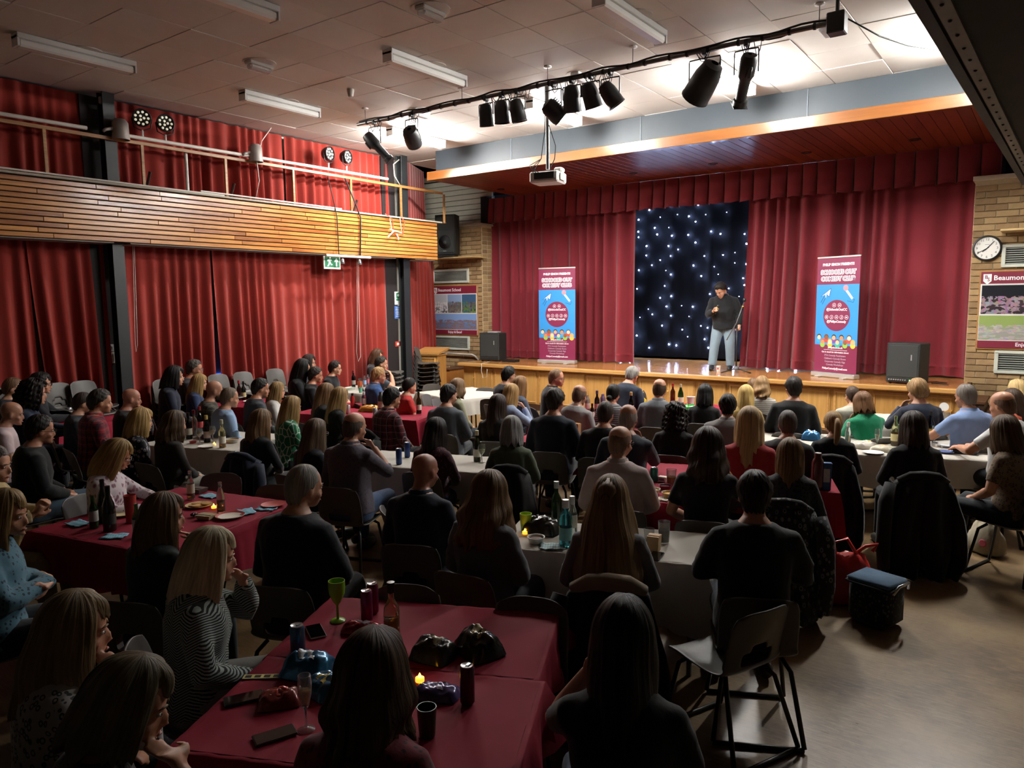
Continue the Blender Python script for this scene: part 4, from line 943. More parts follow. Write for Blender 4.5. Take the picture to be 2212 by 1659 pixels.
POSES = {   # elbow, wrist, fingertip direction point, palm normal   (right side x>0; left mirrored)
    'lap':   ((.255, .03, .735), (.105, .235, .635), (.03, .32, .60), (-.2, 0, -1)),
    'table': ((.285, .15, .80), (.12, .36, .80), (.05, .47, .79), (0, 0, -1)),
    'chin':  ((.20, .25, .80), (.075, .205, 1.01), (.035, .14, 1.10), (-.4, -.9, .2)),
    'cheek': ((.25, .22, .83), (.115, .175, 1.02), (.075, .11, 1.13), (-.8, -.5, .1)),
    'cross': ((.27, .06, .77), (-.02, .235, .80), (-.14, .19, .80), (0, -1, -.2)),
    'clasp': ((.26, .05, .79), (.06, .31, .87), (.02, .36, .95), (-1, 0, 0)),
    'hang':  ((.30, .0, .73), (.30, .16, .57), (.28, .26, .55), (-.5, 0, -1)),
}
def arm(mb, pose, side, infl, sleeve, hands, fem):
    e, w, tp, nr = POSES[pose]; sx = (.150 if fem else .170)
    S = (side*sx, -.035, .962); E = (side*e[0]*(.94 if fem else 1), e[1], e[2]); W = (side*w[0], w[1], w[2]); T = (side*tp[0], tp[1], tp[2]); N = (side*nr[0], nr[1], nr[2])
    k = .9 if fem else 1.0
    path = [(side*(sx-.075), -.035, .985), S, vlerp(S, E, .35), vlerp(S, E, .72), E, vlerp(E, W, .3), vlerp(E, W, .65), W]
    rad = [.052, .060, .053, .047, .044, .045, .037, .029]
    rad = [(r*k+infl*(1 if i < 5 else 1.1)) for i, r in enumerate(rad)]
    if hands: mb.tube(path, rad, 12); hand_parts(mb, W, T, N, -side, .5)
    else:
        n = {'long': 8, 'short': 4, 'none': 2, 'elbow': 6}[sleeve]
        if sleeve != 'none': mb.tube(path[:n], rad[:n], 12)
        else: mb.tube(path[:2], [.05, .055], 12)
TORSO = [(.435, .175, .135, .0), (.50, .19, .15, .0), (.58, .182, .145, .0), (.66, .165, .13, -.005), (.75, .160, .125, -.012), (.85, .170, .128, -.02), (.93, .178, .122, -.028), (.99, .168, .105, -.034), (1.03, .125, .082, -.032), (1.06, .082, .068, -.028), (1.085, .062, .062, -.02)]
def torso(mb, infl, z0, z1, fem, belly=0.):
    rr = []
    for z, a, b, y in TORSO:
        if z < z0-.001 or z > z1+.001: continue
        k = (.90 if fem else 1.0); kk = k*(.93 if fem and .62 < z < .82 else 1.0)
        hip = 1.04 if fem and z < .6 else 1.0
        bl = belly*math.exp(-((z-.68)/.12)**2)
        rr.append(_ring(a*kk*hip+infl, y+b*k+infl+bl+(.012 if fem and .82 < z < .95 else 0), y-b*k-infl, z, 22, 2.4))
    mb.rings(rr)
def leg(mb, side, infl, shoes=False, foot=True):
    h = (side*.095, .03, .53); kn = (side*.135, .44, .54); an = (side*.14, .47, .10)
    if not shoes:
        mb.tube([(side*.085, -.06, .53), h, vlerp(h, kn, .45), kn], [.095+infl, .092+infl, .078+infl, .062+infl], 12)
        mb.tube([vlerp(h, kn, .96), vlerp(kn, an, .08), vlerp(kn, an, .35), vlerp(kn, an, .95)], [.055+infl, .06+infl, .055+infl, .038+infl*1.6], 12)
        if foot: mb.tube([(an[0], an[1]-.04, .07), (an[0], an[1]+.06, .055), (an[0], an[1]+.17, .035)], [.04, .038, .03], 10)
    else:
        mb.tube([(an[0], an[1]-.07, .055), (an[0], an[1]-.02, .06), (an[0], an[1]+.08, .052), (an[0], an[1]+.17, .036), (an[0], an[1]+.205, .03)], [.036, .046, .045, .04, .026], 12)
_TPL = {}
def solidify(mb, voxel, target, smooth=4):
    """fuse overlapping lofts into one continuous skin"""
    me = mb.mesh('raw', [])
    o = bpy.data.objects.new('raw', me); COL.objects.link(o)
    r = o.modifiers.new('r', 'REMESH'); r.mode = 'VOXEL'; r.voxel_size = voxel
    if smooth: s = o.modifiers.new('s', 'SMOOTH'); s.iterations = smooth; s.factor = .5
    dg = bpy.context.evaluated_depsgraph_get(); n = len(o.evaluated_get(dg).data.polygons)*2
    if target and n > target:
        d = o.modifiers.new('d', 'DECIMATE'); d.ratio = target/n; dg = bpy.context.evaluated_depsgraph_get()
    ev = o.evaluated_get(dg).to_mesh()
    nv = len(ev.vertices); V = np.empty(nv*3); ev.vertices.foreach_get('co', V); V = V.reshape(-1, 3)
    F = [tuple(p.vertices) for p in ev.polygons]
    o.evaluated_get(dg).to_mesh_clear(); bpy.data.objects.remove(o); bpy.data.meshes.remove(me)
    return V, F
def body_tpl(poseL, poseR, fem):
    key = ('b', poseL, poseR, fem)
    if key not in _TPL:
        mb = MB(); torso(mb, 0, .43, 1.09, fem); head_parts(mb)
        mb.tube([(0, -.035, 1.0), (0, -.02, 1.07), (0, -.008, 1.13), (0, .0, 1.17)], [.062, .056, .053, .05], 12) if not fem else mb.tube([(0, -.035, 1.0), (0, -.02, 1.07), (0, -.005, 1.13), (0, .0, 1.17)], [.054, .046, .045, .045], 12)
        arm(mb, poseL, -1, 0, None, True, fem); arm(mb, poseR, 1, 0, None, True, fem); leg(mb, -1, 0); leg(mb, 1, 0)
        _TPL[key] = solidify(mb, .0085, 9000, 3)
    return _TPL[key]
def top_tpl(poseL, poseR, fem, sleeve, belly, loose):
    key = ('t', poseL, poseR, fem, sleeve, belly, loose)
    if key not in _TPL:
        mb = MB(); torso(mb, .013+loose, .46, 1.061, fem, belly)
        arm(mb, poseL, -1, .011+loose*.6, sleeve, False, fem); arm(mb, poseR, 1, .011+loose*.6, sleeve, False, fem)
        _TPL[key] = solidify(mb, .014, 4200, 6)
    return _TPL[key]
def legs_tpl(fem):
    key = ('l', fem)
    if key not in _TPL:
        mb = MB(); torso(mb, .008, .43, .59, fem); leg(mb, -1, .010, foot=False); leg(mb, 1, .010, foot=False)
        _TPL[key] = solidify(mb, .016, 1800, 4)
    return _TPL[key]
def deform(V, hturn, hpitch, lean, twist, hairw=False):
    V = np.array(V, float); x, y, z = V.T.copy()
    # head: turn and nod on the neck
    w = sstep(.93, 1.13, z) if hairw else sstep(1.045, 1.14, z)*(1-sstep(.15, .22, np.hypot(x, y-.02)))
    if hairw: w = np.clip(w, .25, 1)
    a = hturn*w; px, py, pz = 0., -.01, 1.10
    X, Y, Z = x-px, y-py, z-pz
    b = hpitch*w; Y, Z = Y*np.cos(b)+Z*np.sin(b), -Y*np.sin(b)+Z*np.cos(b)
    X, Y = X*np.cos(a)-Y*np.sin(a), X*np.sin(a)+Y*np.cos(a)
    x, y, z = X+px, Y+py, Z+pz
    # torso twist and lean above the hips
    w = sstep(.50, .95, z); a = twist*w; x, y = x*np.cos(a)-y*np.sin(a), x*np.sin(a)+y*np.cos(a)
    b = lean*sstep(.47, .85, z); Y, Z = y, z-.50; y, z = Y*np.cos(b)+Z*np.sin(b), .50-Y*np.sin(b)+Z*np.cos(b)
    return np.stack([x, y, z], 1)
def np_mesh(name, V, F, mats, smooth=True, uv=None, mi=None):
    me = bpy.data.meshes.new(name); me.from_pydata(V.tolist() if hasattr(V, 'tolist') else V, [], F)
    for m_ in (mats if isinstance(mats, list) else [mats]): me.materials.append(m_)
    if smooth: me.polygons.foreach_set('use_smooth', [True]*len(me.polygons))
    if mi is not None: me.polygons.foreach_set('material_index', mi)
    if uv is not None:
        l = me.uv_layers.new(name='UVMap'); li = np.empty(len(me.loops), int); me.loops.foreach_get('vertex_index', li); l.data.foreach_set('uv', np.asarray(uv, float)[li].ravel())
    me.update(); return me

# ---- hair: a thick shell hanging from the crown
HC = (0., HY-.008, CH+.128); HR = (.0775, .102, .112)
def hair_mesh(style, seed, length=None, vol=None, flare=None):
    R = np.random.default_rng(seed)
    na = 72; phi = np.linspace(-math.pi, math.pi, na, endpoint=False)      # 0 = face side (+y)
    ap = np.abs(phi); thick = {'short': .013, 'crop': .006, 'fringe_ring': .007, 'bob': .024, 'long': .022, 'wavy': .027, 'curly': .04, 'pony': .012, 'half': .022, 'mop': .024, 'bun': .012, 'pixie': .02}[style]
    long_ = style in ('bob', 'long', 'wavy', 'curly', 'half')
    if vol: thick *= vol
    zf, zs, zn = .195, .13, .035                                            # hairline above chin: forehead, temple, nape
    if style == 'short': zf, zs, zn = .193, .135, .03
    if style == 'crop': zf, zs, zn = .196, .13, .03
    line = np.where(ap < .75, zf, np.where(ap < 1.35, zf+(zs-zf)*(ap-.75)/.6, np.where(ap < 1.75, zs-(.03)*(ap-1.35)/.4, (zs-.03)+(zn-zs+.03)*np.clip((ap-1.75)/.5, 0, 1))))
    if style in ('bob', 'mop', 'long', 'pixie') : line = np.where(ap < .6, zf-.012-(.018 if seed % 3 == 0 else 0.), line)
    if long_:
        L = length if length is not None else {'bob': .16, 'long': .30, 'wavy': .27, 'curly': .12, 'half': .33}[style]
        open_ = sstep(.78, 1.12, ap); line = line*(1-open_)+(.085-L)*open_*1.0
        line = np.where(open_ > .0, zf*(1-open_)+(.09-L+.015*np.sin(phi*9+seed))*open_, line)
    if style == 'pixie': line = np.where(ap > 1.2, line-.03, line)
    line = line+.005*np.sin(phi*17+seed)+.004*np.sin(phi*31+seed*2)+(.012*np.sin(phi*13+seed*1.3)+.010*np.sin(phi*37) if long_ else 0)*sstep(.9, 1.2, ap)
    if flare is None: flare = {'half': .75, 'wavy': .30, 'long': .12}.get(style, 0.)
    rows = []; uvs = []; nt = 26
    zc = HC[2]-CH
    for i in range(nt):
        t_ = i/(nt-1)
        row = np.zeros((na, 3))
        ang = t_*1.0
        # height goes from crown to the line
        ztop = zc+HR[2]+thick*.9
        # spend even arc along the dome then the hanging part
        total_dome = 1.0
        th_end = np.where(line >= zc, np.arcsin(np.clip((line-zc)/(HR[2]+thick), -1, 1)), 0.0)   # elevation at the end on dome
        lowl = np.maximum(0, zc-line)
        dome_len = (math.pi/2-th_end)*.11; tot = dome_len+lowl
        s_ = t_*tot
        on = s_ <= dome_len
        el = math.pi/2-np.minimum(s_, dome_len)/.11
        zlow = np.maximum(0, s_-dome_len)
        th_ = thick*(1-.72*(1-sstep(.75, 1.15, ap))*sstep(.45, 1., t_)) if style not in ('fringe_ring',) else thick
        rx = (HR[0]+th_)*np.cos(el); ry = (HR[1]+th_)*np.cos(el)
        k = np.ones(na)
        if not long_:
            # follow the skull in towards the nape
            k = np.sqrt(np.clip(1-(zlow/(HR[2]*1.25))**2, .2, 1)); k = 1-(1-k)*.8
        else:
            fl = zlow/max(.05, (length or .28))
            k = 1+(.10 if style in ('wavy', 'curly') else .03)*np.sin(np.minimum(fl, 1)*math.pi*.8)-.12*np.clip(fl-.55, 0, 1)
            k = k+flare*np.clip(zlow/.3, 0, 1.3)
            if style == 'bob': k = 1+.10*np.sin(np.minimum(zlow/.17, 1)*2.0)
            # hair lies on the back behind the shoulders
        z_ = np.where(on, zc+(HR[2]+thick*.9)*np.sin(el), zc-zlow)
        g = (thick*.22*np.sin(phi*23+seed+3*np.sin(phi*3+seed)+t_*2)*np.sin(phi*7+seed*2)+thick*.12*np.sin(phi*43+seed+t_*3))*min(1, t_*3)
        if long_: g = g+.006*np.sin(phi*4+seed+t_*3)*np.sin(z_*16+seed)*min(1, t_*2)
        if style == 'wavy': g = g+.012*np.sin(z_*42+phi*3+seed)*np.clip(zlow*8, 0, 1)
        if style in ('curly',): g = g+.014*np.sin(z_*70+phi*9+seed)*np.sin(phi*13-z_*40+seed)+.01*np.sin(z_*120+phi*21)
        if style in ('mop', 'short', 'pixie'): g = g+.005*np.sin(phi*11+t_*9+seed)*np.sin(t_*17+phi*5)
        if style == 'short' and seed % 2: z_ = z_+.004*np.sin(phi*5)
        if style == 'fringe_ring':
            tp_ = thick*(1-sstep(.10, .165, z_)); rx = (HR[0]+tp_-.001)*np.cos(el); ry = (HR[1]+tp_-.001)*np.cos(el); g = g*0
        rx2, ry2 = rx*k+g, ry*k+g
        row[:, 0] = np.sin(phi)*rx2; row[:, 1] = np.cos(phi)*ry2+HC[1]; row[:, 2] = CH+z_
        if style == 'short' or style == 'crop':   # sides tighter than the top
            tight = np.clip((zc+.02-z_)/.06, 0, 1)*(.008 if style == 'short' else .002); row[:, 0] -= np.sign(row[:, 0])*tight*np.abs(np.sin(phi))
        if long_:
            back = np.clip(np.cos(phi), -1, 0)*-1
            row[:, 1] -= back*.03*np.clip(zlow*4, 0, 1)
        part = np.exp(-(np.sin(phi)*rx2/.012)**2)*np.exp(-((t_-.12)/.1)**2)*.004
        row[:, 2] -= part
        rows.append(row); uvs.append(np.stack([phi/(2*math.pi)+.5, np.full(na, t_)], 1))
    # tuck the lower edge inwards so the shell reads as a solid mass
    last = rows[-1]
    for f, dz in ((.86, .006), (.62, .012)):
        row = last.copy(); cen = np.array([0, HC[1]-.012]); row[:, :2] = cen+(row[:, :2]-cen)*f; row[:, 2] += dz; rows.append(row); uvs.append(np.stack([phi/(2*math.pi)+.5, np.full(na, 1.05)], 1))
    V = np.concatenate(rows); U = np.concatenate(uvs); n = len(rows)
    F = [(i*na+j, i*na+(j+1) % na, (i+1)*na+(j+1) % na, (i+1)*na+j) for i in range(n-1) for j in range(na)]
    if style == 'fringe_ring':           # bald crown: drop the faces above the ears and at the front
        F = [f for f in F if np.mean(V[list(f), 2])-CH < .168 and not (np.mean(V[list(f), 1]) > HY+.02)]
    if style == 'crop' and seed % 2 == 0:
        F = [f for f in F if not (np.mean(V[list(f), 1]) > HY+.055)]
    def extra(path, rad, nn=14, fl=None):
        nonlocal V, U, F
        mb = MB(); mb.tube(path, rad, nn, flat=fl); o_ = len(V); V = np.concatenate([V, np.array(mb.v)]); k_ = np.arange(len(mb.v)); U = np.concatenate([U, np.stack([(k_ % nn)/nn, k_//nn/len(path)], 1)]); F = F+[tuple(i+o_ for i in f) for f in mb.f]
    by = HY-.118
    if style == 'pony': extra([(0, by+.02, CH+.15), (0, by-.035, CH+.155), (0, by-.055, CH+.10), (.004, by-.045, CH+.0), (.008, by-.03, CH-.07), (.01, by-.025, CH-.11)], [.012, .022, .034, .032, .022, .006])
    if style == 'bun':
        mb = MB(); mb.ball((0, by-.02, CH+.05), (.04, .035, .038), 14); o_ = len(V); V = np.concatenate([V, np.array(mb.v)]); U = np.concatenate([U, np.random.default_rng(1).random((len(mb.v), 2))]); F = F+[tuple(i+o_ for i in f) for f in mb.f]
    if style == 'half':
        extra([(0, HY-.06, CH+.225), (0, by+.0, CH+.17), (0, by-.02, CH+.125), (0, by-.028, CH+.06), (0, by-.03, CH-.03), (0, by-.025, CH-.12)], [.03, .045, .022, .03, .03, .008], 14, (1.2, .7))
    return V, F, U
HAIRM = {}
def hair_mat(c):
    if c in HAIRM: return HAIRM[c]
    m_, t_ = newmat('hair_'+c.strip('#')); b = hexc(c)
    n_ = t_.noise(t_.uv((70, 2.2, 1)), 1.0, 4, .6); n2 = t_.noise(t_.uv((14, 1.2, 1)), 1.0, 3)
    f_ = t_.math('ADD', t_.math('MULTIPLY', n_, .65), t_.math('MULTIPLY', n2, .35))
    t_.l(t_.ramp(f_, [(.3, tuple(x*.45 for x in b)), (.5, b), (.72, tuple(min(1, x*1.55+.01) for x in b))]), t_.b.inputs['Base Color'])
    t_.b.inputs['Roughness'].default_value = .48; t_.b.inputs['Specular IOR Level'].default_value = .22
    t_.bump(n_, .8, .008); HAIRM[c] = m_; return m_
def skin_mat(c):
    k = 'skin_'+c
    if k in MATS: return MATS[k]
    m_, t_ = newmat(k); b = hexc(c); n_ = t_.noise(t_.obj(), 22, 4)
    t_.l(t_.mix(n_, tuple(x*.88 for x in b), (min(1, b[0]*1.1), b[1]*1.03, b[2]*1.0)), t_.b.inputs['Base Color']); t_.b.inputs['Roughness'].default_value = .5
    t_.b.inputs['Subsurface Weight'].default_value = .0
    MATS[k] = m_; return m_
def cloth_mat(spec):
    """'#hex', or (pattern, c1, c2[, c3])"""
    k = 'cloth_'+str(spec)
    if k in MATS: return MATS[k]
    m_, t_ = newmat('cloth'); b = t_.b; b.inputs['Roughness'].default_value = .88; b.inputs['Sheen Weight'].default_value = .15; b.inputs['Specular IOR Level'].default_value = .25
    wv = t_.noise(t_.obj((1, 1, .6)), 14, 4)
    if isinstance(spec, str):
        c = hexc(spec); t_.l(t_.mix(wv, tuple(x*.8 for x in c), tuple(x*1.12 for x in c)), b.inputs['Base Color'])
    else:
        pat = spec[0]; cs = [hexc(h_) for h_ in spec[1:]]
        sp = t_.n('ShaderNodeSeparateXYZ'); t_.l(t_.obj(), sp.inputs[0]); x_, y_, z_ = sp.outputs
        def band(v_, f_, w_): return t_.math('LESS_THAN', t_.math('FRACT', t_.math('MULTIPLY', v_, f_)), w_)
        if pat == 'plaid':
            a_ = band(t_.math('ADD', x_, t_.math('MULTIPLY', y_, .6)), 13., .38); b_ = band(z_, 13., .38); c1 = t_.mix(a_, cs[0], cs[1]); c_ = t_.mix(t_.math('MULTIPLY', b_, .65), c1, cs[1])
            l_ = t_.math('MAXIMUM', band(t_.math('ADD', x_, .02), 13., .06), band(t_.math('ADD', z_, .02), 13., .06)); c_ = t_.mix(t_.math('MULTIPLY', l_, .6), c_, cs[2])
        elif pat == 'stripe': c_ = t_.mix(band(z_, 38., .5), cs[0], cs[1])
        elif pat == 'zigzag':
            tri = t_.math('ABSOLUTE', t_.math('SUBTRACT', t_.math('FRACT', t_.math('MULTIPLY', t_.math('ADD', x_, t_.math('MULTIPLY', y_, .7)), 9.)), .5))
            c_ = t_.mix(t_.math('LESS_THAN', t_.math('FRACT', t_.math('ADD', t_.math('MULTIPLY', z_, 80.), t_.math('MULTIPLY', tri, 5.))), .5), cs[0], cs[1])
        elif pat in ('spots', 'leopard', 'cells', 'floral'):
            vo = t_.n('ShaderNodeTexVoronoi'); sc_ = {'spots': 42, 'leopard': 46, 'cells': 15, 'floral': 26}[pat]; vo.inputs['Scale'].default_value = sc_
            mpn = t_.obj((1, 1, .75)); t_.l(mpn, vo.inputs['Vector'])
            if pat == 'cells':
                vo.feature = 'DISTANCE_TO_EDGE'; c_ = t_.mix(t_.math('LESS_THAN', vo.outputs['Distance'], .055), cs[0], cs[1])
            elif pat == 'leopard':
                d_ = vo.outputs['Distance']; ring = t_.math('MULTIPLY', t_.math('GREATER_THAN', d_, .22), t_.math('LESS_THAN', d_, .42)); c_ = t_.mix(ring, cs[0], cs[1])
            else:
                c_ = t_.mix(t_.math('LESS_THAN', vo.outputs['Distance'], .3 if pat == 'spots' else .36), cs[0], cs[1])
                if pat == 'floral' and len(cs) > 2: c_ = t_.mix(t_.math('LESS_THAN', vo.outputs['Distance'], .16), c_, cs[2])
        t_.l(t_.mix(t_.math('MULTIPLY', wv, .35), c_, tuple(x*.5 for x in cs[0])), b.inputs['Base Color'])
    t_.bump(wv, .35, .012); MATS[k] = m_; return m_
eye_w = mat('eye_white', '#d9d2c8', .3, var=0); eye_d = mat('eye_dark', '#20160f', .3, var=0); lip_m = {}
def face_bits(mb, y0=HY, z0=CH, brow=2):
    for s in (-1, 1):
        mb.ball((s*.031, y0+.0815, z0+.114), (.0145, .010, .0085), 8, 1); mb.ball((s*.031, y0+.0885, z0+.114), (.0065, .0045, .0065), 8, 2)
        mb.tube([(s*.014, y0+.097, z0+.135), (s*.034, y0+.093, z0+.138), (s*.052, y0+.081, z0+.134)], [.0035, .0042, .002], 6, 3)
    mb.tube([(-.022, y0+.099, z0+.044), (0, y0+.1065, z0+.045), (.022, y0+.099, z0+.044)], [.003, .0055, .003], 6, 4)
def add_glasses(par, fn, dark=True):
    mb = MB()
    for s in (-1, 1):
        mb.tube([(s*.033+.024*math.cos(a_), HY+.108, CH+.114+.019*math.sin(a_)) for a_ in np.linspace(0, 2*math.pi, 14)], .0022, 5, cap=False)
        mb.tube([(s*.057, HY+.106, CH+.118), (s*.079, HY+.05, CH+.116), (s*.082, HY-.02, CH+.108)], .0022, 5)
    mb.tube([(-.01, HY+.109, CH+.117), (.01, HY+.109, CH+.117)], .0022, 5)
    me = np_mesh('glasses', fn(np.array(mb.v)), mb.f, mat('glasses_dark', '#1a1512', .3) if dark else mat('glasses_wire', '#8a8a8a', .3, .7)); link('glasses', me, par)

CHAIR = {}
def make_chair_parts():
    # one-piece shell: profile from front lip over the seat up the back
    prof = [(.235, .425), (.22, .445), (.15, .452), (.05, .440), (-.08, .432), (-.155, .445), (-.19, .49), (-.205, .56), (-.222, .64), (-.245, .72), (-.265, .785), (-.272, .80)]
    wd = [.19, .205, .21, .212, .21, .205, .2, .2, .2, .195, .18, .165]
    pr = []; w2 = []
    for i in range(len(prof)-1):
        for s_ in range(2): t_ = s_/2; pr.append((prof[i][0]+(prof[i+1][0]-prof[i][0])*t_, prof[i][1]+(prof[i+1][1]-prof[i][1])*t_)); w2.append(wd[i]+(wd[i+1]-wd[i])*t_)
    pr.append(prof[-1]); w2.append(wd[-1]); n = 17; P = []
    for i, ((y_, z_), w_) in enumerate(zip(pr, w2)):
        row = []
        back = max(0, (z_-.47)/.33) if y_ < -.15 else 0
        for j in range(n):
            u = -1+2*j/(n-1); e = abs(u)**4
            yy = y_+(.035*u*u*(1 if back > 0 else 0)); zz_ = z_+(.02*e if back == 0 else 0)
            if i >= len(pr)-4: zz_ -= .03*e*(i-len(pr)+5)/4
            row.append((u*w_, yy, zz_))
        P.append(row)
    mb = MB(); a, b = len(P), n; fs = []
    for i in range(a-1):
        for j in range(b-1):
            q = [P[i][j], P[i][j+1], P[i+1][j+1], P[i+1][j]]; cx = sum(p_[0] for p_ in q)/4; cz = sum(p_[2] for p_ in q)/4; cy = sum(p_[1] for p_ in q)/4
            if cy < -.15 and ((cx/.105)**2+((cz-.535)/.05)**2) < 1: continue
            fs.append((i*b+j, i*b+j+1, (i+1)*b+j+1, (i+1)*b+j))
    mb.add([p_ for r_ in P for p_ in r_], fs)
    shell = mat('chair_shell_grey', '#4c4843', .5, var=.1, bump=.1, bscale=200)
    me = mb.mesh('seat_shell', shell); o = bpy.data.objects.new('x', me); COL.objects.link(o)
    so = o.modifiers.new('s', 'SOLIDIFY'); so.thickness = .012; sb = o.modifiers.new('b', 'SUBSURF'); sb.levels = 1
    dg = bpy.context.evaluated_depsgraph_get(); m2 = bpy.data.meshes.new_from_object(o.evaluated_get(dg)); m2.name = 'seat_shell'; m2.polygons.foreach_set('use_smooth', [True]*len(m2.polygons)); bpy.data.objects.remove(o)
    CHAIR['shell'] = m2
    lm = mat('chair_leg_black', '#171717', .45, var=.1)
    for nm, sx, pts in (('leg', 1, [(.13, .12, .425), (.17, .17, .38), (.215, .235, .02)]), ('leg', -1, [(.13, .12, .425), (.17, .17, .38), (.215, .235, .02)]), ('leg', 1, [(.13, -.12, .42), (.17, -.17, .37), (.225, -.285, .02)]), ('leg', -1, [(.13, -.12, .42), (.17, -.17, .37), (.225, -.285, .02)])):
        CHAIR.setdefault('legs', []).append(MB().tube([(sx*x, y, z) for x, y, z in pts], .0125, 8).mesh('leg', lm, True))
    CHAIR['bars'] = [MB().tube([(-.225, -.285, .0135), (.225, -.285, .0135)], .0125, 8).mesh('floor_bar', lm, True), MB().tube([(-.215, .235, .0135), (.215, .235, .0135)], .0125, 8).mesh('floor_bar', lm, True)]
make_chair_parts()
def chair(loc, rz, label, group='grey plastic chairs', full=True):
    o = empty('plastic_chair', loc, rz); tag(o, label, 'chair', group)
    link('seat_shell', CHAIR['shell'], o)
    for m_ in CHAIR['legs']: link('leg', m_, o)
    if full:
        for m_ in CHAIR['bars']: link('floor_bar', m_, o)
    return o
def coat(loc, rz, spec, label, seed, long_=.62, wide=.30, lining=None, collar=True, cat='coat'):
    """garment draped over a chair back, hanging down behind it"""
    c = empty('draped_coat', loc, rz); tag(c, label, cat, 'coats hung over chair backs')
    R = np.random.default_rng(seed); n = 41; top = .815; P = []
    path = [(-.165, .52, .72), (-.175, .62, .72), (-.195, .72, .72), (-.225, .80, .72), (-.265, .825, .73), (-.305, .81, .76), (-.325, .74, .86), (-.335, .64, .96), (-.345, .52, 1.05), (-.35, .40, 1.12), (-.36, .28, 1.16), (-.365, .16, 1.18), (-.365, max(.03, top-long_*1.2), 1.05)]
    path = [p_ for p_ in path if p_[1] > top-long_-.05 or p_[0] > -.3]
    if path[-1][1] > top-long_: path.append((-.365, max(.03, top-long_), 1.06))
    ii = np.arange(n)
    for i, (y_, z_, wf) in enumerate(path):
        u = -1+2*ii/(n-1); dep = max(0, i-5)/8
        fold = (.014+.06*dep)*np.sin(u*9+seed+.6*np.sin(i*.7+seed))+.03*dep*np.sin(u*17+seed*2+i*.4)
        ex = u*wide*.8*wf+.012*np.sin(i*1.1+seed+u*3)*dep
        zz_ = z_-.05*np.abs(u)**2.6*(1 if z_ > .6 else .4)+(.05*np.sin(u*7+seed)*(i == len(path)-1))
        yy = y_+fold+(.07*np.abs(u)**3 if y_ < -.24 else .0)
        P.append([(ex[k], yy[k], max(.012, zz_[k])) for k in range(n)])
    mb = MB().grid(P); me = mb.mesh('cloth_body', cloth_mat(spec), True); o = bpy.data.objects.new('cloth_body', me); COL.objects.link(o); o.parent = c
    so = o.modifiers.new('s', 'SOLIDIFY'); so.thickness = .016; so.offset = 1
    if collar:
        mb = MB(); mb.tube([(-wide*.55, -.25, .80), (-wide*.3, -.285, .845), (0, -.295, .855), (wide*.3, -.285, .845), (wide*.55, -.25, .80)], [.02, .034, .037, .034, .02] if not lining else [.03, .045, .048, .045, .03], 10); mb.build('collar', cloth_mat(lining or spec), c, True)
        for s in (-1, 1):
            if (seed+s) % 3: 
                L = long_*.8; mb = MB(); mb.tube([(s*wide*.72, -.27, .77), (s*wide*.85, -.33, .62), (s*wide*.9, -.375, .62-L*.5), (s*wide*.86, -.38, max(.07, .72-L))], [.045, .06, .056, .048], 12); mb.build('sleeve', cloth_mat(spec), c, True)
    return c
COMEDIAN = (-5.08, 13.8)
def to_az(x, y): return math.degrees(math.atan2(COMEDIAN[0]-x, COMEDIAN[1]-y))
NP = 0
SKINS = ('#b98568', '#c08d70', '#b07c60', '#c49478')
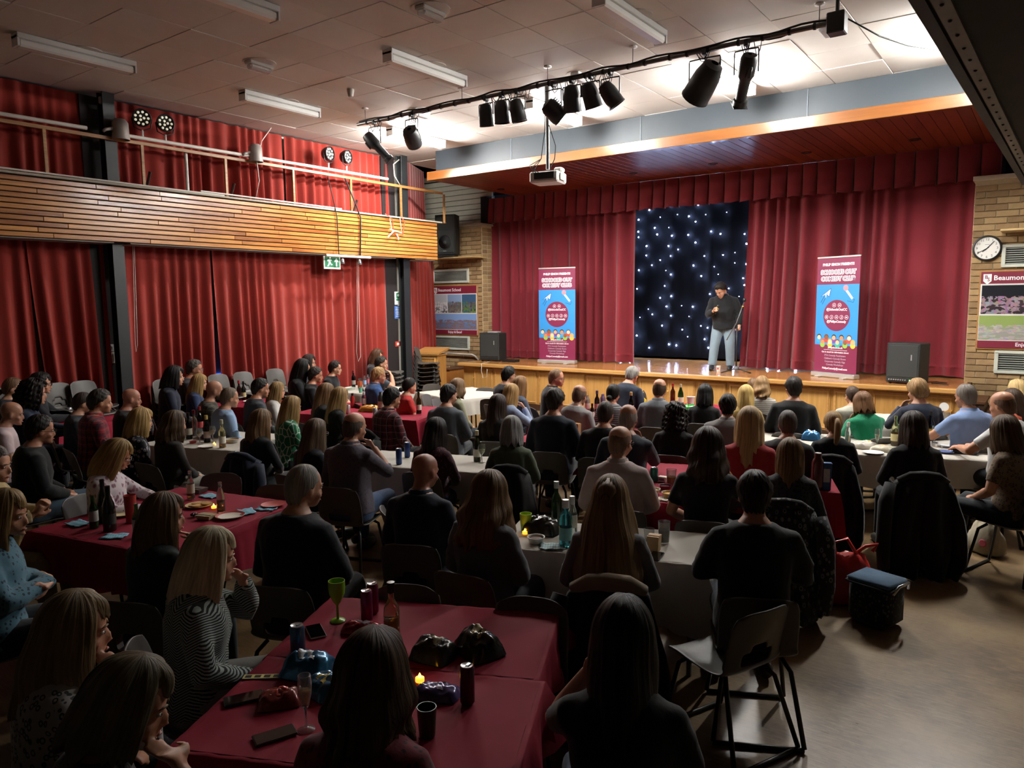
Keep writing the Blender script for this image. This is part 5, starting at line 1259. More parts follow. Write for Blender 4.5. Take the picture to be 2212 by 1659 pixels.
def person(px, py, label, sex='f', hair=('bob', '#4a3626'), top='#15171a', body=None, look=None, pose='lap', pose2=None, sleeve='long', glasses=None, lean=6, nod=4, skin=None, belly=0., loose=0., scale=None, legs='#1c2026', seat=True, hz=None, length=None, coat_=None, chair_lab=None, vol=None, flare=None, beard=None, collar=False, extra=None):
    global NP; NP += 1; i = NP; R = random.Random(100+i)
    fem = sex == 'f'; s = scale or (.945 if fem else 1.0)*R.uniform(.985, 1.02)
    nm = R.uniform(-3, 3)
    hzl = (CH+.115)
    # place the head on its line of sight at sitting height
    lean_r = math.radians(lean)
    def head_world(): 
        v = deform(np.array([[0, HY, CH+.115]]), 0, 0, lean_r, 0)[0]; return v*s
    hv = head_world(); zt = hv[2]
    p = at(px, py, Z=zt)
    while p[0] < -10.75 and s < 1.12: s *= 1.01; hv = head_world(); zt = hv[2]; p = at(px, py, Z=zt)
    laz = look if look is not None else to_az(p[0], p[1])
    baz = body if body is not None else laz+nm*3
    d = (laz-baz+180) % 360-180
    tw = max(-30, min(30, d*.4)); ht = max(-70, min(70, d-tw))
    rz = -math.radians(baz)
    htr, twr = -math.radians(ht), -math.radians(tw)
    fn = lambda V, hw=False: deform(V, htr, -math.radians(nod)*-1, lean_r, twr, hw)*s
    hv = fn(np.array([[0, HY, CH+.115]]))[0]
    c_, s_ = math.cos(rz), math.sin(rz)
    loc = (p[0]-(hv[0]*c_-hv[1]*s_), p[1]-(hv[0]*s_+hv[1]*c_), 0.)
    sk = skin or SKINS[i % 4]
    pl, pr = pose2 or pose, pose
    if pose2 is None and pose in ('chin', 'cheek'): pl = 'cross'
    V, F = body_tpl(pl, pr, fem)
    hc = hair[1] if hair else '#6a5040'
    fb = MB(); face_bits(fb)
    mi = [0]*len(F)+list(fb.m); V2 = np.concatenate([V, np.array(fb.v)]); F2 = F+[tuple(k+len(V) for k in f) for f in fb.f]
    me = np_mesh('person', fn(V2), F2, [skin_mat(sk), eye_w, eye_d, hair_mat(hc), mat('lips_'+sk, '#9a5a50', .45)], mi=mi)
    o = link('person', me, None, loc, rz); tag(o, label, 'person', 'seated audience')
    V, F = top_tpl(pl, pr, fem, sleeve, belly, loose)
    W = V.copy(); amp = .006+.5*loose
    wob = snoise(V[:, 0]*14+i, V[:, 2]*11+V[:, 1]*6, i)*.45+snoise(V[:, 0]*5+V[:, 1]*9, V[:, 2]*24, i*1.7)*.55
    cen = np.stack([np.zeros(len(V)), np.full(len(V), -.02), V[:, 2]], 1); dr = V-cen; dr /= np.linalg.norm(dr, axis=1, keepdims=True)+1e-6
    W = V+dr*(wob*amp)[:, None]
    link('top', np_mesh('top', fn(W), F, cloth_mat(top)), o)
    V, F = legs_tpl(fem); link('trousers', np_mesh('trousers', fn(V), F, cloth_mat(legs)), o)
    for sd_ in (-1, 1):
        mb = MB(); leg(mb, sd_, 0, True); link('shoe', np_mesh('shoe', np.array(mb.v)*s, mb.f, mat('shoe_black', '#161514', .5)), o)
    if collar:
        mb = MB(); rr = []
        for z_, a_, y_ in ((1.035, .078, -.026), (1.06, .070, -.022), (1.083, .066, -.018), (1.078, .074, -.02), (1.05, .085, -.026)): rr.append(_ring(a_, y_+a_*.98, y_-a_*.98, z_, 18))
        mb.rings(rr, cap=False); link('collar', np_mesh('collar', fn(np.array(mb.v)), mb.f, cloth_mat(top)), o)
    if hair:
        V, F, U = hair_mesh(hair[0], i*3+(0 if len(hair) < 3 else hair[2]), length, vol, flare)
        link('hair', np_mesh('hair', fn(V, True), F, hair_mat(hc), uv=U), o)
        if hair[0] in ('pony', 'half'):
            mb = MB(); mb.lathe([(.022, -.008), (.024, .008)], (0, HY-.14, CH+.135), 12, axis='y'); link('hair_band', np_mesh('hair_band', fn(np.array(mb.v), True), mb.f, mat('band_dark', '#2a2226')), o)
    if beard:
        mb = MB(); mb.rings([_ring(w+.006, f+HY+.004, HY-.01, CH+z-.003) for z, w, f, b in HEAD[:4]]); link('beard', np_mesh('beard', fn(np.array(mb.v)), mb.f, hair_mat(beard), uv=np.random.default_rng(1).random((len(mb.v), 2))), o)
    if glasses: add_glasses(o, fn, glasses != 'wire')
    if seat:
        sl = chair_lab or ('chair of the ' + label)
        chair(loc, rz, sl[:120], 'occupied grey plastic chairs')
    if coat_: coat(loc, rz, coat_[0], coat_[1], i, *(coat_[2:] if len(coat_) > 2 else ()))
    return o, loc, rz, fn, s
# ------------------------------------------------------------------ the audience
P_ = person
BLK, NAVY, GREY = '#16171a', '#171d2b', '#4a4c50'
BR, DBR, BLN, GRY, BLKH, WHT = '#4a3524', '#2a1c14', '#9c7c4e', '#5a5550', '#14110f', '#b5a68c'
# far left table
P_(25, 893, 'person in a pale pink T-shirt at the left frame edge', 'm', None, '#c9b4b6', sleeve='short', skin='#a87860', lean=8)
P_(53, 877, 'person in navy with glasses and hand on chin at far left', 'f', ('bob', '#5a4030'), '#1f2942', pose='chin', glasses=1)
P_(29, 838, 'person in dark top near the curtain at the far left', 'f', ('bun', '#6a4c36'), '#2a2630')
P_(74, 848, 'person in dark blue top beside the red and white cans', 'f', ('curly', '#1c1410'), '#1c2438', pose='table', length=.14, scale=1.1)
P_(89, 828, 'person in black with glasses holding a glass at far left', 'm', ('mop', '#1d1714'), '#17181c', pose='table', glasses=1)
P_(87, 928, 'person in a black jumper with glasses, second row far left', 'm', ('short', '#231d19'), '#131416', glasses=1, legs='#4a5f70', scale=1.03, loose=.006)
P_(180, 870, 'person in dark grey partly hidden behind the red plaid shirt', 'm', ('crop', '#3a2e26'), '#2c3036')
P_(217, 867, 'person in a red plaid shirt beside the first black column', 'm', ('short', '#3b3530'), ('plaid', '#7c1c26', '#2a1a24', '#b04a4c'), scale=1.06, collar=True)
P_(284, 861, 'person in black resting a hand on the cheek by the column', 'm', None, '#17161a', pose='cheek', skin='#a8745e')
P_(252, 979, 'person in a white floral blouse looking down at the maroon table', 'f', ('bob', '#8e7245'), ('floral', '#c9c0c4', '#8a5f6e', '#5a3440'), pose='table', glasses='wire', nod=20, look=30, body=60, sleeve='long')
P_(305, 908, 'person in a black and white patterned top, third seat from left', 'f', ('bob', '#b08e58'), ('floral', '#1c1c22', '#a9a6b0', '#55525c'), length=.15)
P_(378, 915, 'person in a dark brown jacket with their back to the camera', 'f', ('wavy', '#4d3a26'), '#241e19', body=-5, length=.16, legs='#8d8a80')
# back left rows near the curtain
P_(377, 812, 'person in a navy top beside the grey chairs at the curtain', 'f', ('bob', '#15110f'), '#171b2c', length=.13, scale=1.09)
P_(420, 796, 'person with glasses furthest back at the red curtain', 'm', ('short', '#4a443e'), '#2c2a30', glasses='wire')
P_(431, 826, 'person in a blue top just below the curtain slit', 'f', ('long', '#98794a'), '#22304e')
P_(463, 843, 'person in a brown and green checked shirt at the white table', 'm', None, ('plaid', '#4a463a', '#2b2c28', '#7a7460'), skin='#a5755c', beard='#4a3526')
P_(496, 859, 'person in a navy gilet over a light blue shirt', 'm', ('crop', '#6a5a4c'), '#7d95b4', skin='#b58468')
P_(563, 838, 'person in a dark grey T-shirt beside the small maroon table', 'm', ('short', '#1f1916'), '#2b3036')
P_(600, 843, 'person in a white top with glasses, middle left', 'f', ('long', '#8d7048'), '#b9b7b2', glasses='wire', length=.2, scale=.9)
P_(654, 795, 'person in black with folded arms at the curtain', 'f', ('long', '#100e0d'), '#131316', pose='cross', scale=1.09)
P_(668, 782, 'person with glasses leaning behind the one in black at the curtain', 'f', ('bob', '#2c221c'), '#2a2a30', glasses=1)
P_(682, 810, 'person in a black jacket left of the white bottle table', 'm', ('short', '#2c2622'), '#131418')
P_(724, 795, 'person in a black jacket directly left of the wine bottle', 'm', ('short', '#2a2420'), '#141417', body=70)
P_(815, 769, 'person half hidden at the curtain behind the hand-to-mouth one', 'f', ('bob', '#4a3222'), '#2c2a2c')
P_(824, 785, 'person in grey with a hand to the mouth beside the stacked chairs', 'm', ('short', '#2a241f'), '#3f464f', pose='chin', sleeve='short')
P_(818, 811, 'person in a blue polo shirt left of the lectern', 'm', ('short', '#a58257'), '#2b4a7a', sleeve='short', collar=True)
P_(885, 834, 'person in a red top with a white headband by the lectern', 'f', ('bun', '#1a1412'), '#b3302c', sleeve='short')
P_(705, 849, 'person in a dark top, left of two at the maroon crisp table', 'f', ('long', '#6e5236'), '#1e1d1f')
P_(735, 858, 'person in a black top, right of two at the maroon crisp table', 'f', ('long', '#94754a'), '#131314')
P_(631, 879, 'person in a green and white giraffe-pattern blouse', 'f', ('long', '#8f7247'), ('cells', '#1d6a45', '#c3cbbd'), length=.24)
P_(565, 911, 'person in a black lace-sleeved top with back to the white table', 'f', ('bob', '#6c5236'), '#15161a', body=-20, coat_=('#1b2233', 'navy coat over the chair of the black lace-sleeved top', .5), length=.18)
P_(682, 934, 'person in a dark navy top left of the patterned grey shirt', 'f', ('long', '#5d4c3a'), '#171c26', glasses='wire', length=.3)
P_(766, 922, 'person in a patterned grey-purple shirt with a hand at the chin', 'm', ('fringe_ring', '#5c5048'), ('spots', '#5c5560', '#49434d'), pose='chin', pose2='lap', body=-20, scale=1.04, legs='#3a5478', collar=True, sleeve='elbow')
P_(847, 860, 'person in a dark red plaid shirt at the maroon crisp table', 'm', ('short', '#191513'), ('plaid', '#5c1620', '#23171d', '#a88a8c'), body=10, collar=True, coat_=('#121214', 'black coat over the chair of the dark red plaid shirt', .5))
P_(970, 853, 'person in a charcoal jumper by the empty white table', 'm', ('short', '#1a1614'), '#4d5258', body=-25)
P_(989, 838, 'person in a beige-green top beside the empty white table', 'f', ('wavy', '#7a6046'), '#8a8a72', length=.1)
P_(943, 931, 'person in a burgundy patterned blouse at the centre white table', 'f', ('bob', '#1e1613'), ('spots', '#3d1a26', '#6a3a48'), body=-15, length=.17, legs='#2c3a55')
P_(918, 1018, 'person in a navy jumper and collar, centre left, back to camera', 'm', None, '#161d2e', skin='#a06a55', body=-25, look=-5, collar=True)
P_(657, 1052, 'person in a navy hooded top in front of the long maroon table', 'm', ('crop', '#8a857c', 1), '#12161f', body=-25, look=5, scale=1.05, loose=.012)
# centre
P_(1076, 876, 'person in a dark top right of the empty white table', 'f', ('long', '#2e2119'), '#1a1819', body=-25, length=.33)
P_(1104, 850, 'person in a light blue top with a hand to the face', 'f', ('long', '#a07f50'), '#8d9cb8', pose='chin', pose2='table', body=20, length=.16)
P_(1124, 832, 'person half hidden behind the light blue top near the stage', 'f', ('long', '#7a5a3a'), '#4a5262', length=.2)
P_(1099, 810, 'person with glasses closest to the left stage doors', 'm', ('short', '#12100f'), '#1b1c20', glasses=1)
P_(1106, 928, 'person in an olive green jumper at the centre white table', 'f', ('bob', '#7d7c7a'), '#4c5644', body=-30, look=-25, length=.12, coat_=('#141416', 'black jacket over the chair of the olive green jumper', .55))
P_(1202, 816, 'person in a black jacket with patterned collar facing right near the stage', 'm', ('crop', '#7a5f4a', 1), '#17181b', glasses=1, body=40, look=60, collar=True)
P_(1200, 866, 'person in a dark navy jumper with broad back, centre', 'm', ('short', '#35302b'), '#141b28', body=-20, scale=1.06)
P_(1252, 853, 'person in a pale grey shirt leaning over the bottle table', 'm', ('fringe_ring', '#6a5648'), '#8d8a8a', body=5, lean=12, skin='#b08066')
P_(1325, 850, 'person in a striped grey top behind the bottles', 'f', ('bun', '#15110f'), ('stripe', '#8d8a8c', '#4a484c'), body=-10)
P_(1308, 893, 'person in a black jumper left of the raised-fist navy top', 'm', ('crop', '#3b352f', 1), '#16171a', body=-15)
P_(1357, 903, 'person in a navy top with a fist at the chin, centre', 'm', ('fringe_ring', '#8a8078'), '#1f2632', pose='chin', pose2='lap', body=-15, scale=1.04)
P_(1340, 955, 'person in a pinkish grey shirt with glasses, back to camera', 'm', ('fringe_ring', '#7d5f4c'), '#b09f9c', body=-30, look=0, glasses=1, collar=True, scale=1.03)
P_(1365, 809, 'person in a navy quarter-zip leaning in front of the stage', 'm', ('short', '#8a8680'), '#1b2434', body=10, lean=16, nod=14, scale=1.05)
P_(1425, 840, 'person in a grey shirt with back to camera near the stage', 'm', ('fringe_ring', '#4c3a2e'), '#6c7076', body=-12, collar=True)
P_(1523, 851, 'person in black with back to camera below the comedian', 'f', ('bob', '#0f0d0d'), '#121214', body=-12, length=.13)
P_(1459, 898, 'person in a black cardigan with back to camera, right of centre', 'f', ('curly', '#1f1612'), '#131315', body=-15)
P_(1572, 877, 'person in a pale taupe shirt with back to camera', 'm', ('short', '#181412'), '#7b7674', body=-10, collar=True)
P_(1611, 854, 'person in a mustard yellow top near the stage', 'f', ('long', '#c7a866'), '#b39455', body=-8, length=.18)
P_(1628, 834, 'person in a white striped top, left of two by the stage', 'f', ('long', '#6b5138'), '#8c8780', body=-5, length=.2, scale=.88)
P_(1645, 833, 'person in a cream striped top, right of two by the stage', 'f', ('wavy', '#8a6c48'), ('stripe', '#b7b2a8', '#8d8a86'), body=-5, length=.14)
P_(1529, 966, 'person in a black off-shoulder top with a hand at the face', 'f', ('wavy', '#3a2619'), '#1c151a', pose='cheek', pose2='lap', body=-18, length=.2, sleeve='short', scale=1.04, vol=1.2)
P_(1619, 915, 'person in a red top with back to camera', 'f', ('long', '#b5976a'), '#a02a2c', body=-12, length=.3, scale=1.05, vol=1.25)
P_(1701, 915, 'person in a dark grey top between the red and black tops', 'm', ('crop', '#4f4a44', 1), '#26282c', body=-5)
P_(1706, 982, 'person in a grey animal-print top with back to camera', 'f', ('long', '#6f5434'), ('leopard', '#3a3a3c', '#1b1b1d'), body=-12, length=.2, coat_=(('floral', '#2b2b2e', '#77777a', '#1c1c1f'), 'grey patterned coat over the chair at the right end of the maroon table', .75, .32))
P_(1630, 1068, 'person in a dark green-black jumper, largest back right of centre', 'm', ('short', '#2a1e16'), '#14191a', body=-26, look=-18, pose='cross', scale=1.04, legs='#1c2638', loose=.006)
P_(1799, 915, 'person in a black top at the end of the right white table', 'f', ('pony', '#94764e'), '#131316', body=-12, coat_=('#101012', 'long black coat over the chair of the black top by the white table', .8, .3))
P_(1714, 838, 'person in a black jumper with broad back near the stage', 'm', ('short', '#241d19'), '#141417', body=-8, scale=1.06)
P_(1841, 854, 'person in a pale grey top half hidden by the green blouse', 'm', ('crop', '#4a3a30', 1), '#a8a698', body=-20, look=-40, glasses=1, scale=.93)
P_(1864, 870, 'person in a bright green blouse leaning on one hand', 'f', ('bob', '#6d4c30'), '#16835c', pose='cheek', pose2='chin', body=-40, lean=14, length=.09)
P_(1981, 844, 'person in a navy jumper with hand at mouth, right near stage', 'm', ('mop', '#8a6a45'), '#1a2133', pose='lap', pose2='chin', body=-35, look=-40, scale=1.04)
P_(2086, 856, 'person in a light blue polo shirt at the right white tables', 'm', ('crop', '#6e665e', 1), '#7c93bd', body=-45, look=-45, sleeve='short', collar=True, scale=1.06, pose='table')
P_(1972, 922, 'person in a black jacket in the middle of the right white table', 'f', ('bob', '#33251a'), '#17181a', body=-22, length=.14, scale=1.0, coat_=('#131315', 'long black puffer coat over the chair at the right white table', .8, .34))
P_(2165, 874, 'person in a white shirt at the right frame edge', 'm', ('fringe_ring', '#6a5040'), '#c4c4c2', body=-60, look=-60, sleeve='short', pose='table', scale=1.07)
P_(2171, 932, 'person in a brown patterned top with hands on knees at far right', 'f', ('bob', '#4e3a26'), ('leopard', '#7d6a55', '#4d3d30'), body=-70, look=-45, sleeve='short', length=.14, scale=1.0, pose='lap', coat_=('#0f0f11', 'black coat over the chair at the right frame edge', .75, .34))
P_(2197, 842, 'person at the right frame edge furthest back by the brick wall', 'f', ('bob', '#b59a68'), '#5a5652', body=-40)
P_(2186, 863, 'person half hidden behind the white shirt at the right edge', 'f', ('long', '#3a2a1e'), '#b4533a', body=-45)
# front rows
P_(1057, 1066, 'person in a grey sweatshirt at the near white table, left of two', 'f', ('wavy', '#6d5233'), '#5c5d62', body=-8, look=-10, length=.26, pose='lap', loose=.012, scale=.98, glasses='wire', flare=.55, vol=1.2)
P_(1319, 1078, 'person in a pale grey top at the near white table', 'f', ('half', '#7d6240'), '#77767a', body=-28, length=.40, scale=1.0, vol=1.15, coat_=('#121214', 'black coat with pale fleece lining over the chair at the near white table', .75, .34, '#8d7d68'))
P_(354, 1114, 'person in a dark green top in front of the left maroon table', 'f', ('long', '#5f4830'), '#141d1a', body=-25, look=20, pose='chin', pose2='table', length=.2)
P_(456, 1201, 'person in a black and white zigzag cardigan holding a phone', 'f', ('bob', '#c2b594'), ('zigzag', '#181c1b', '#a9b4ae'), body=35, look=30, pose='lap', pose2='cheek', length=.17, loose=.012, legs='#8c8a86', scale=.98)
P_(162, 1360, 'person in a leopard-print top near the lower left corner', 'f', ('long', '#87714f'), ('leopard', '#a9a6a2', '#26262a'), body=0, look=25, pose='cheek', pose2='lap', length=.24, scale=1.0, sleeve='elbow')
P_(280, 1513, 'person in the lower left corner resting the head on a hand', 'f', ('bob', '#6d6048'), ('leopard', '#55524f', '#1b1b1e'), body=10, look=35, pose='cheek', pose2='lap', nod=12, lean=10, length=.09, sleeve='short', scale=1.0)
P_(806, 1456, 'person in a dark red spotted blouse at the near maroon table', 'f', ('wavy', '#4a3624'), ('spots', '#6e1e2c', '#2c1018'), body=-25, look=-20, length=.15, scale=1.0)
P_(1346, 1378, 'person in a black T-shirt raising a hand at the bottom centre', 'f', ('long', '#211b19'), '#111113', body=-30, look=-20, pose='lap', pose2='cheek', sleeve='short', length=.24, scale=1.02, legs='#34465e', coat_=('#8f8f98', 'pale grey coat over the chair at the bottom centre', .6, .32))
P_(12, 1110, 'person in a light blue patterned jumper at the left edge', 'f', ('long', '#8d7044'), ('spots', '#4f7585', '#1f2c3a'), body=20, look=45, pose='cross', length=.2, scale=1.0, loose=.01)
P_(-14, 1003, 'person in a cream knitted jumper with clasped hands at the left edge', 'm', ('short', '#6a6058'), '#a8946a', body=50, look=45, pose='clasp', loose=.008, legs='#8d7d5c')
# ------------------------------------------------------------------ tables with cloths
TZ = .73
mar = fabric_mat('cloth_maroon', '#7c1429', '#8a1a30', .8, .0); whc = fabric_mat('cloth_white', '#aca79d', '#b8b3a9', .8, .1)
tbl_leg = mat('table_leg_steel', '#5a5a5c', .4, .6); tbl_top = wood('table_top', '#8a6a44', '#a9885c', 0, .5)
TABS = []
def table(c, w, d, rot, cloth, lab, clab, drop=.3, seed=1, z=TZ):
    TABS.append((c[0], c[1], w, d, R_(rot), z))
    o = empty('folding_table', (c[0], c[1], 0), R_(rot)); tag(o, lab, 'table', 'audience tables')
    MB().box((0, 0, z-.025), (w-.02, d-.02, .03), bev=.004).build('table_top', tbl_top, o)
    lm = MB().tube([(0, 0, 0), (0, 0, z-.04)], .016, 8).mesh('leg', tbl_leg, True)
    for sx in (-1, 1):
        for sy in (-1, 1): link('leg', lm, o, (sx*(w/2-.08), sy*(d/2-.07), 0))
    # cloth: top sheet and a skirt with folds
    per = []; n = 30; m_ = max(10, int(n*d/w)); r = .012
    hw, hd = w/2+.004, d/2+.004
    for k in range(n): per.append((-hw+2*hw*k/n, -hd))
    for k in range(m_): per.append((hw, -hd+2*hd*k/m_))
    for k in range(n): per.append((hw-2*hw*k/n, hd))
    for k in range(m_): per.append((-hw, hd-2*hd*k/m_))
    N = len(per); rows = []
    rng_ = np.random.default_rng(seed)
    for zi, (dz, out, fa) in enumerate(((0, -.02, 0), (.001, 0, 0), (-.004, .006, 0), (-.06, .012, .25), (-.13, .018, .6), (-drop*.75, .025, .9), (-drop, .03, 1.1))):
        row = []
        for k, (x_, y_) in enumerate(per):
            f_ = fa*.022*math.sin(k*.8+seed)+fa*.012*math.sin(k*1.9+seed*2); L_ = math.hypot(x_, y_); nx = (1 if abs(abs(x_)-hw) < 1e-6 else 0)*math.copysign(1, x_); ny = (1 if abs(abs(y_)-hd) < 1e-6 else 0)*math.copysign(1, y_)
            cor = 1 if (nx and ny) else 0
            dd = dz*(1+.08*math.sin(k*.35+seed)) if zi > 3 else dz
            row.append((x_+nx*(out+f_)+(nx*fa*.05 if cor else 0), y_+ny*(out+f_)+(ny*fa*.05 if cor else 0), z+dd+.0015*math.sin(k*2.1)))
        rows.append(row)
    mb = MB(); V_ = [p for r_ in rows for p in r_]; F_ = [(i*N+k, i*N+(k+1) % N, (i+1)*N+(k+1) % N, (i+1)*N+k) for i in range(len(rows)-1) for k in range(N)]
    mb.add(V_, F_)
    G = 14; P = []      # gently creased top sheet
    for i in range(G+1):
        P.append([(-hw+.02+(2*hw-.04)*i/G, -hd+.02+(2*hd-.04)*j/G, z+.0015+.0022*math.sin(i*1.7+seed)*math.sin(j*1.3)+(.003 if abs(i-G//2) < 1 else 0)*math.sin(j*.9)) for j in range(G+1)])
    mb.grid(P)
    cl = mb.build('tablecloth', cloth, None, True, 50, loc=(c[0], c[1], 0), rz=R_(rot)); tag(cl, clab, 'tablecloth', 'tablecloths')
    return o
table((-2.34, 2.45), 1.22, .68, 25, mar, 'table under the far maroon cloth of the near foreground pair', 'maroon cloth on the far half of the near foreground tables', .22, 1)
table((-2.03, 1.83), 1.24, .70, 25, mar, 'table under the near maroon cloth of the near foreground pair', 'maroon cloth on the near half of the foreground tables', .30, 2, TZ+.002)
table((-5.22, 2.83), 1.28, 1.30, 12, mar, 'table under the left maroon cloth with blue napkins', 'maroon cloth with blue napkins on the left table', .32, 3)
table((-2.30, 4.15), 1.30, .62, 19, whc, 'table under the near white cloth with the teal bottle', 'white cloth with a teal bottle on the near middle table', .40, 4)
table((-4.86, 5.32), 1.50, .68, 18, whc, 'table under the centre white cloth with two blue cans', 'white cloth with two blue cans at the centre', .3, 5)
table((-7.75, 4.80), 1.30, 1.0, 18, whc, 'table under the left white cloth crowded with wine bottles', 'white cloth crowded with wine bottles, left of centre', .35, 6)
table((-10.40, 4.5), 1.0, 1.25, 10, mar, 'table under the far left maroon cloth with two cans', 'maroon cloth with two red-topped cans at far left', .3, 7, TZ+.04)
table((-10.05, 6.95), 1.3, .9, 15, mar, 'table under the small maroon cloth near the left curtain', 'small maroon cloth near the left curtain', .3, 8)
table((-9.9, 9.15), 1.2, 1.1, 10, whc, 'table under the white cloth by the left curtain', 'white cloth with a dark wine bottle by the left curtain', .3, 9)
table((-7.86, 7.4), 2.0, 1.2, 14, mar, 'table under the maroon cloth with orange crisp bags', 'maroon cloth with orange crisp bags left of centre', .3, 10)
table((-8.05, 9.65), 1.35, 1.15, -18, whc, 'table under the empty white cloth near the lectern', 'empty white cloth near the lectern', .28, 11)
table((-4.75, 8.45), 1.5, 1.2, 12, mar, 'table under the maroon cloth crowded with bottles in front of the stage', 'maroon cloth crowded with bottles in front of the stage', .3, 12)
table((-4.35, 7.0), 1.1, .6, 12, mar, 'table under the maroon cloth behind the navy jumper', 'small maroon cloth patch in the centre with a snack box', .3, 13)
table((-1.6, 6.42), .42, .5, 20, mar, 'table under the maroon cloth beside the patterned coat', 'narrow maroon cloth beside the grey patterned coat', .35, 24)
table((-4.5, 9.82), 1.6, 1.2, 12, mar, 'table under the maroon cloth with the yellow crisp bag', 'maroon cloth with the yellow crisp bag nearest the stage', .3, 25)
table((-2.62, 5.85), .64, 1.4, 20, mar, 'table under the maroon cloth with dips right of centre', 'maroon cloth with dip tubs right of centre', .35, 14)
table((-1.5, 8.5), 2.4, 1.1, 18, whc, 'table under the right white cloth with the yellow bottle', 'white cloth with a pale yellow bottle on the right', .3, 15)
table((-1.35, 10.45), 1.3, 1.1, 14, whc, 'table under the white cloth nearest the stage on the right', 'white cloth nearest the stage on the right', .28, 16)

# ------------------------------------------------------------------ things on the tables
GL = {}
def glass(name, c, rough=.06, tr=.92):
    return mat('glass_'+name, c, rough, var=0, trans=tr, ior=1.45)
def on(px, z=TZ):
    """stand a thing on the table seen at a pixel; things near an edge are pulled onto the cloth"""
    p = at(px[0], px[1], Z=z+.004); best = None
    for cx, cy, w, d, r, tz in TABS:
        dx, dy = p[0]-cx, p[1]-cy; u, v_ = dx*math.cos(r)+dy*math.sin(r), -dx*math.sin(r)+dy*math.cos(r)
        uc, vc = max(-w/2+.07, min(w/2-.07, u)), max(-d/2+.07, min(d/2-.07, v_)); e = math.hypot(u-uc, v_-vc)
        if best is None or e < best[0]: best = (e, cx+uc*math.cos(r)-vc*math.sin(r), cy+uc*math.sin(r)+vc*math.cos(r), tz)
    return (float(best[1]), float(best[2]), best[3]+.005)
BOT = {'wine': [(.034, 0), (.037, .004), (.037, .17), (.034, .19), (.016, .225), (.014, .235), (.014, .295), (.016, .296), (.016, .305)],
       'beer': [(.028, 0), (.030, .004), (.030, .12), (.026, .145), (.014, .18), (.0125, .22), (.014, .222), (.014, .23)],
       'champ': [(.040, 0), (.043, .006), (.043, .15), (.038, .19), (.018, .245), (.016, .30), (.018, .302), (.016, .315)],
       'gin': [(.036, 0), (.038, .004), (.038, .16), (.034, .18), (.016, .205), (.014, .24), (.018, .242), (.018, .27)],
       'water': [(.03, 0), (.032, .01), (.030, .06), (.032, .08), (.032, .14), (.014, .185), (.014, .19), (.016, .192), (.016, .21)],
       'flask': [(.036, 0), (.038, .01), (.038, .17), (.03, .19), (.022, .2), (.022, .225), (.018, .23)]}
def bottle(px, kind, col, label, lab_col=None, cap=None, z=TZ, s=1.0, fill=None, opaque=False):
    o = empty('bottle', on(px, z)); o.scale = (s, s, s); tag(o, label, 'bottle', 'bottles on the tables')
    pr = BOT[kind]
    gm = mat('bottle_'+col, col, .15, var=.03, spec=.6) if opaque else glass(col, col)
    MB().lathe(pr, n=14).build('glass', gm, o, True, 45)
    if fill and not opaque: MB().lathe([(pr[1][0]-.004, .006), (pr[1][0]-.004, fill)], n=12).build('drink', mat('drink_'+fill.__str__()+col, '#a86a2a', .1, var=0, trans=.7), o, True)
    if lab_col: 
        r = pr[1][0]+.0008; h0 = .05 if kind != 'gin' else .04; MB().lathe([(r, h0), (r, h0+.075)], n=16, cap=False).build('paper_label', mat('label_'+lab_col, lab_col, .6, var=.08, vscale=60), o, True)
    if cap: r = pr[-1][0]+.002; zt = pr[-1][1]; MB().lathe([(r, zt-.045), (r, zt+.002), (.004, zt+.003)], n=12).build('cap', mat('cap_'+cap, cap, .35, .3), o, True, 40)
    return o
def can(px, col, label, z=TZ, top='#b8babd', tall=False):
    o = empty('drink_can', on(px, z)); tag(o, label, 'can', 'drink cans'); h = .155 if tall else .122; r = .029 if tall else .033
    MB().lathe([(r-.006, 0), (r, .008), (r, h-.012), (r-.006, h-.002)], n=16).build('can_body', mat('can_'+col, col, .3, .5, var=.15, vscale=30), o, True, 40)
    MB().lathe([(r-.005, h-.003), (r-.004, h+.001), (r-.008, h-.001), (.002, h-.002)], n=16).build('lid', mat('can_top', top, .25, .8), o, True, 40); MB().box((0, .008, h+.001), (.012, .022, .002)).build('ring_pull', MATS['can_top'], o)
def tumbler(px, col, label, z=TZ, h=.11, r=.036, clear=False, drink=None, cat='glass', opaque=False):
    o = empty('tumbler', on(px, z)); tag(o, label, cat, 'glasses and tumblers')
    m_ = mat('plastic_'+col, col, .3, var=.03, trans=0 if opaque else .35) if not clear else glass(col, col)
    MB().lathe([(.0, 0.001), (r*.8, 0), (r*.82, .004), (r, h), (r-.0025, h), (r*.8-.001, .007), (0, .008)], n=18, cap=False).build('cup', m_, o, True, 40)
    if drink: MB().lathe([(r*.78, .009), (r*.92, h*.6)], n=16).build('drink', mat('drink_'+drink, drink, .1, var=0, trans=.4), o, True, 40)
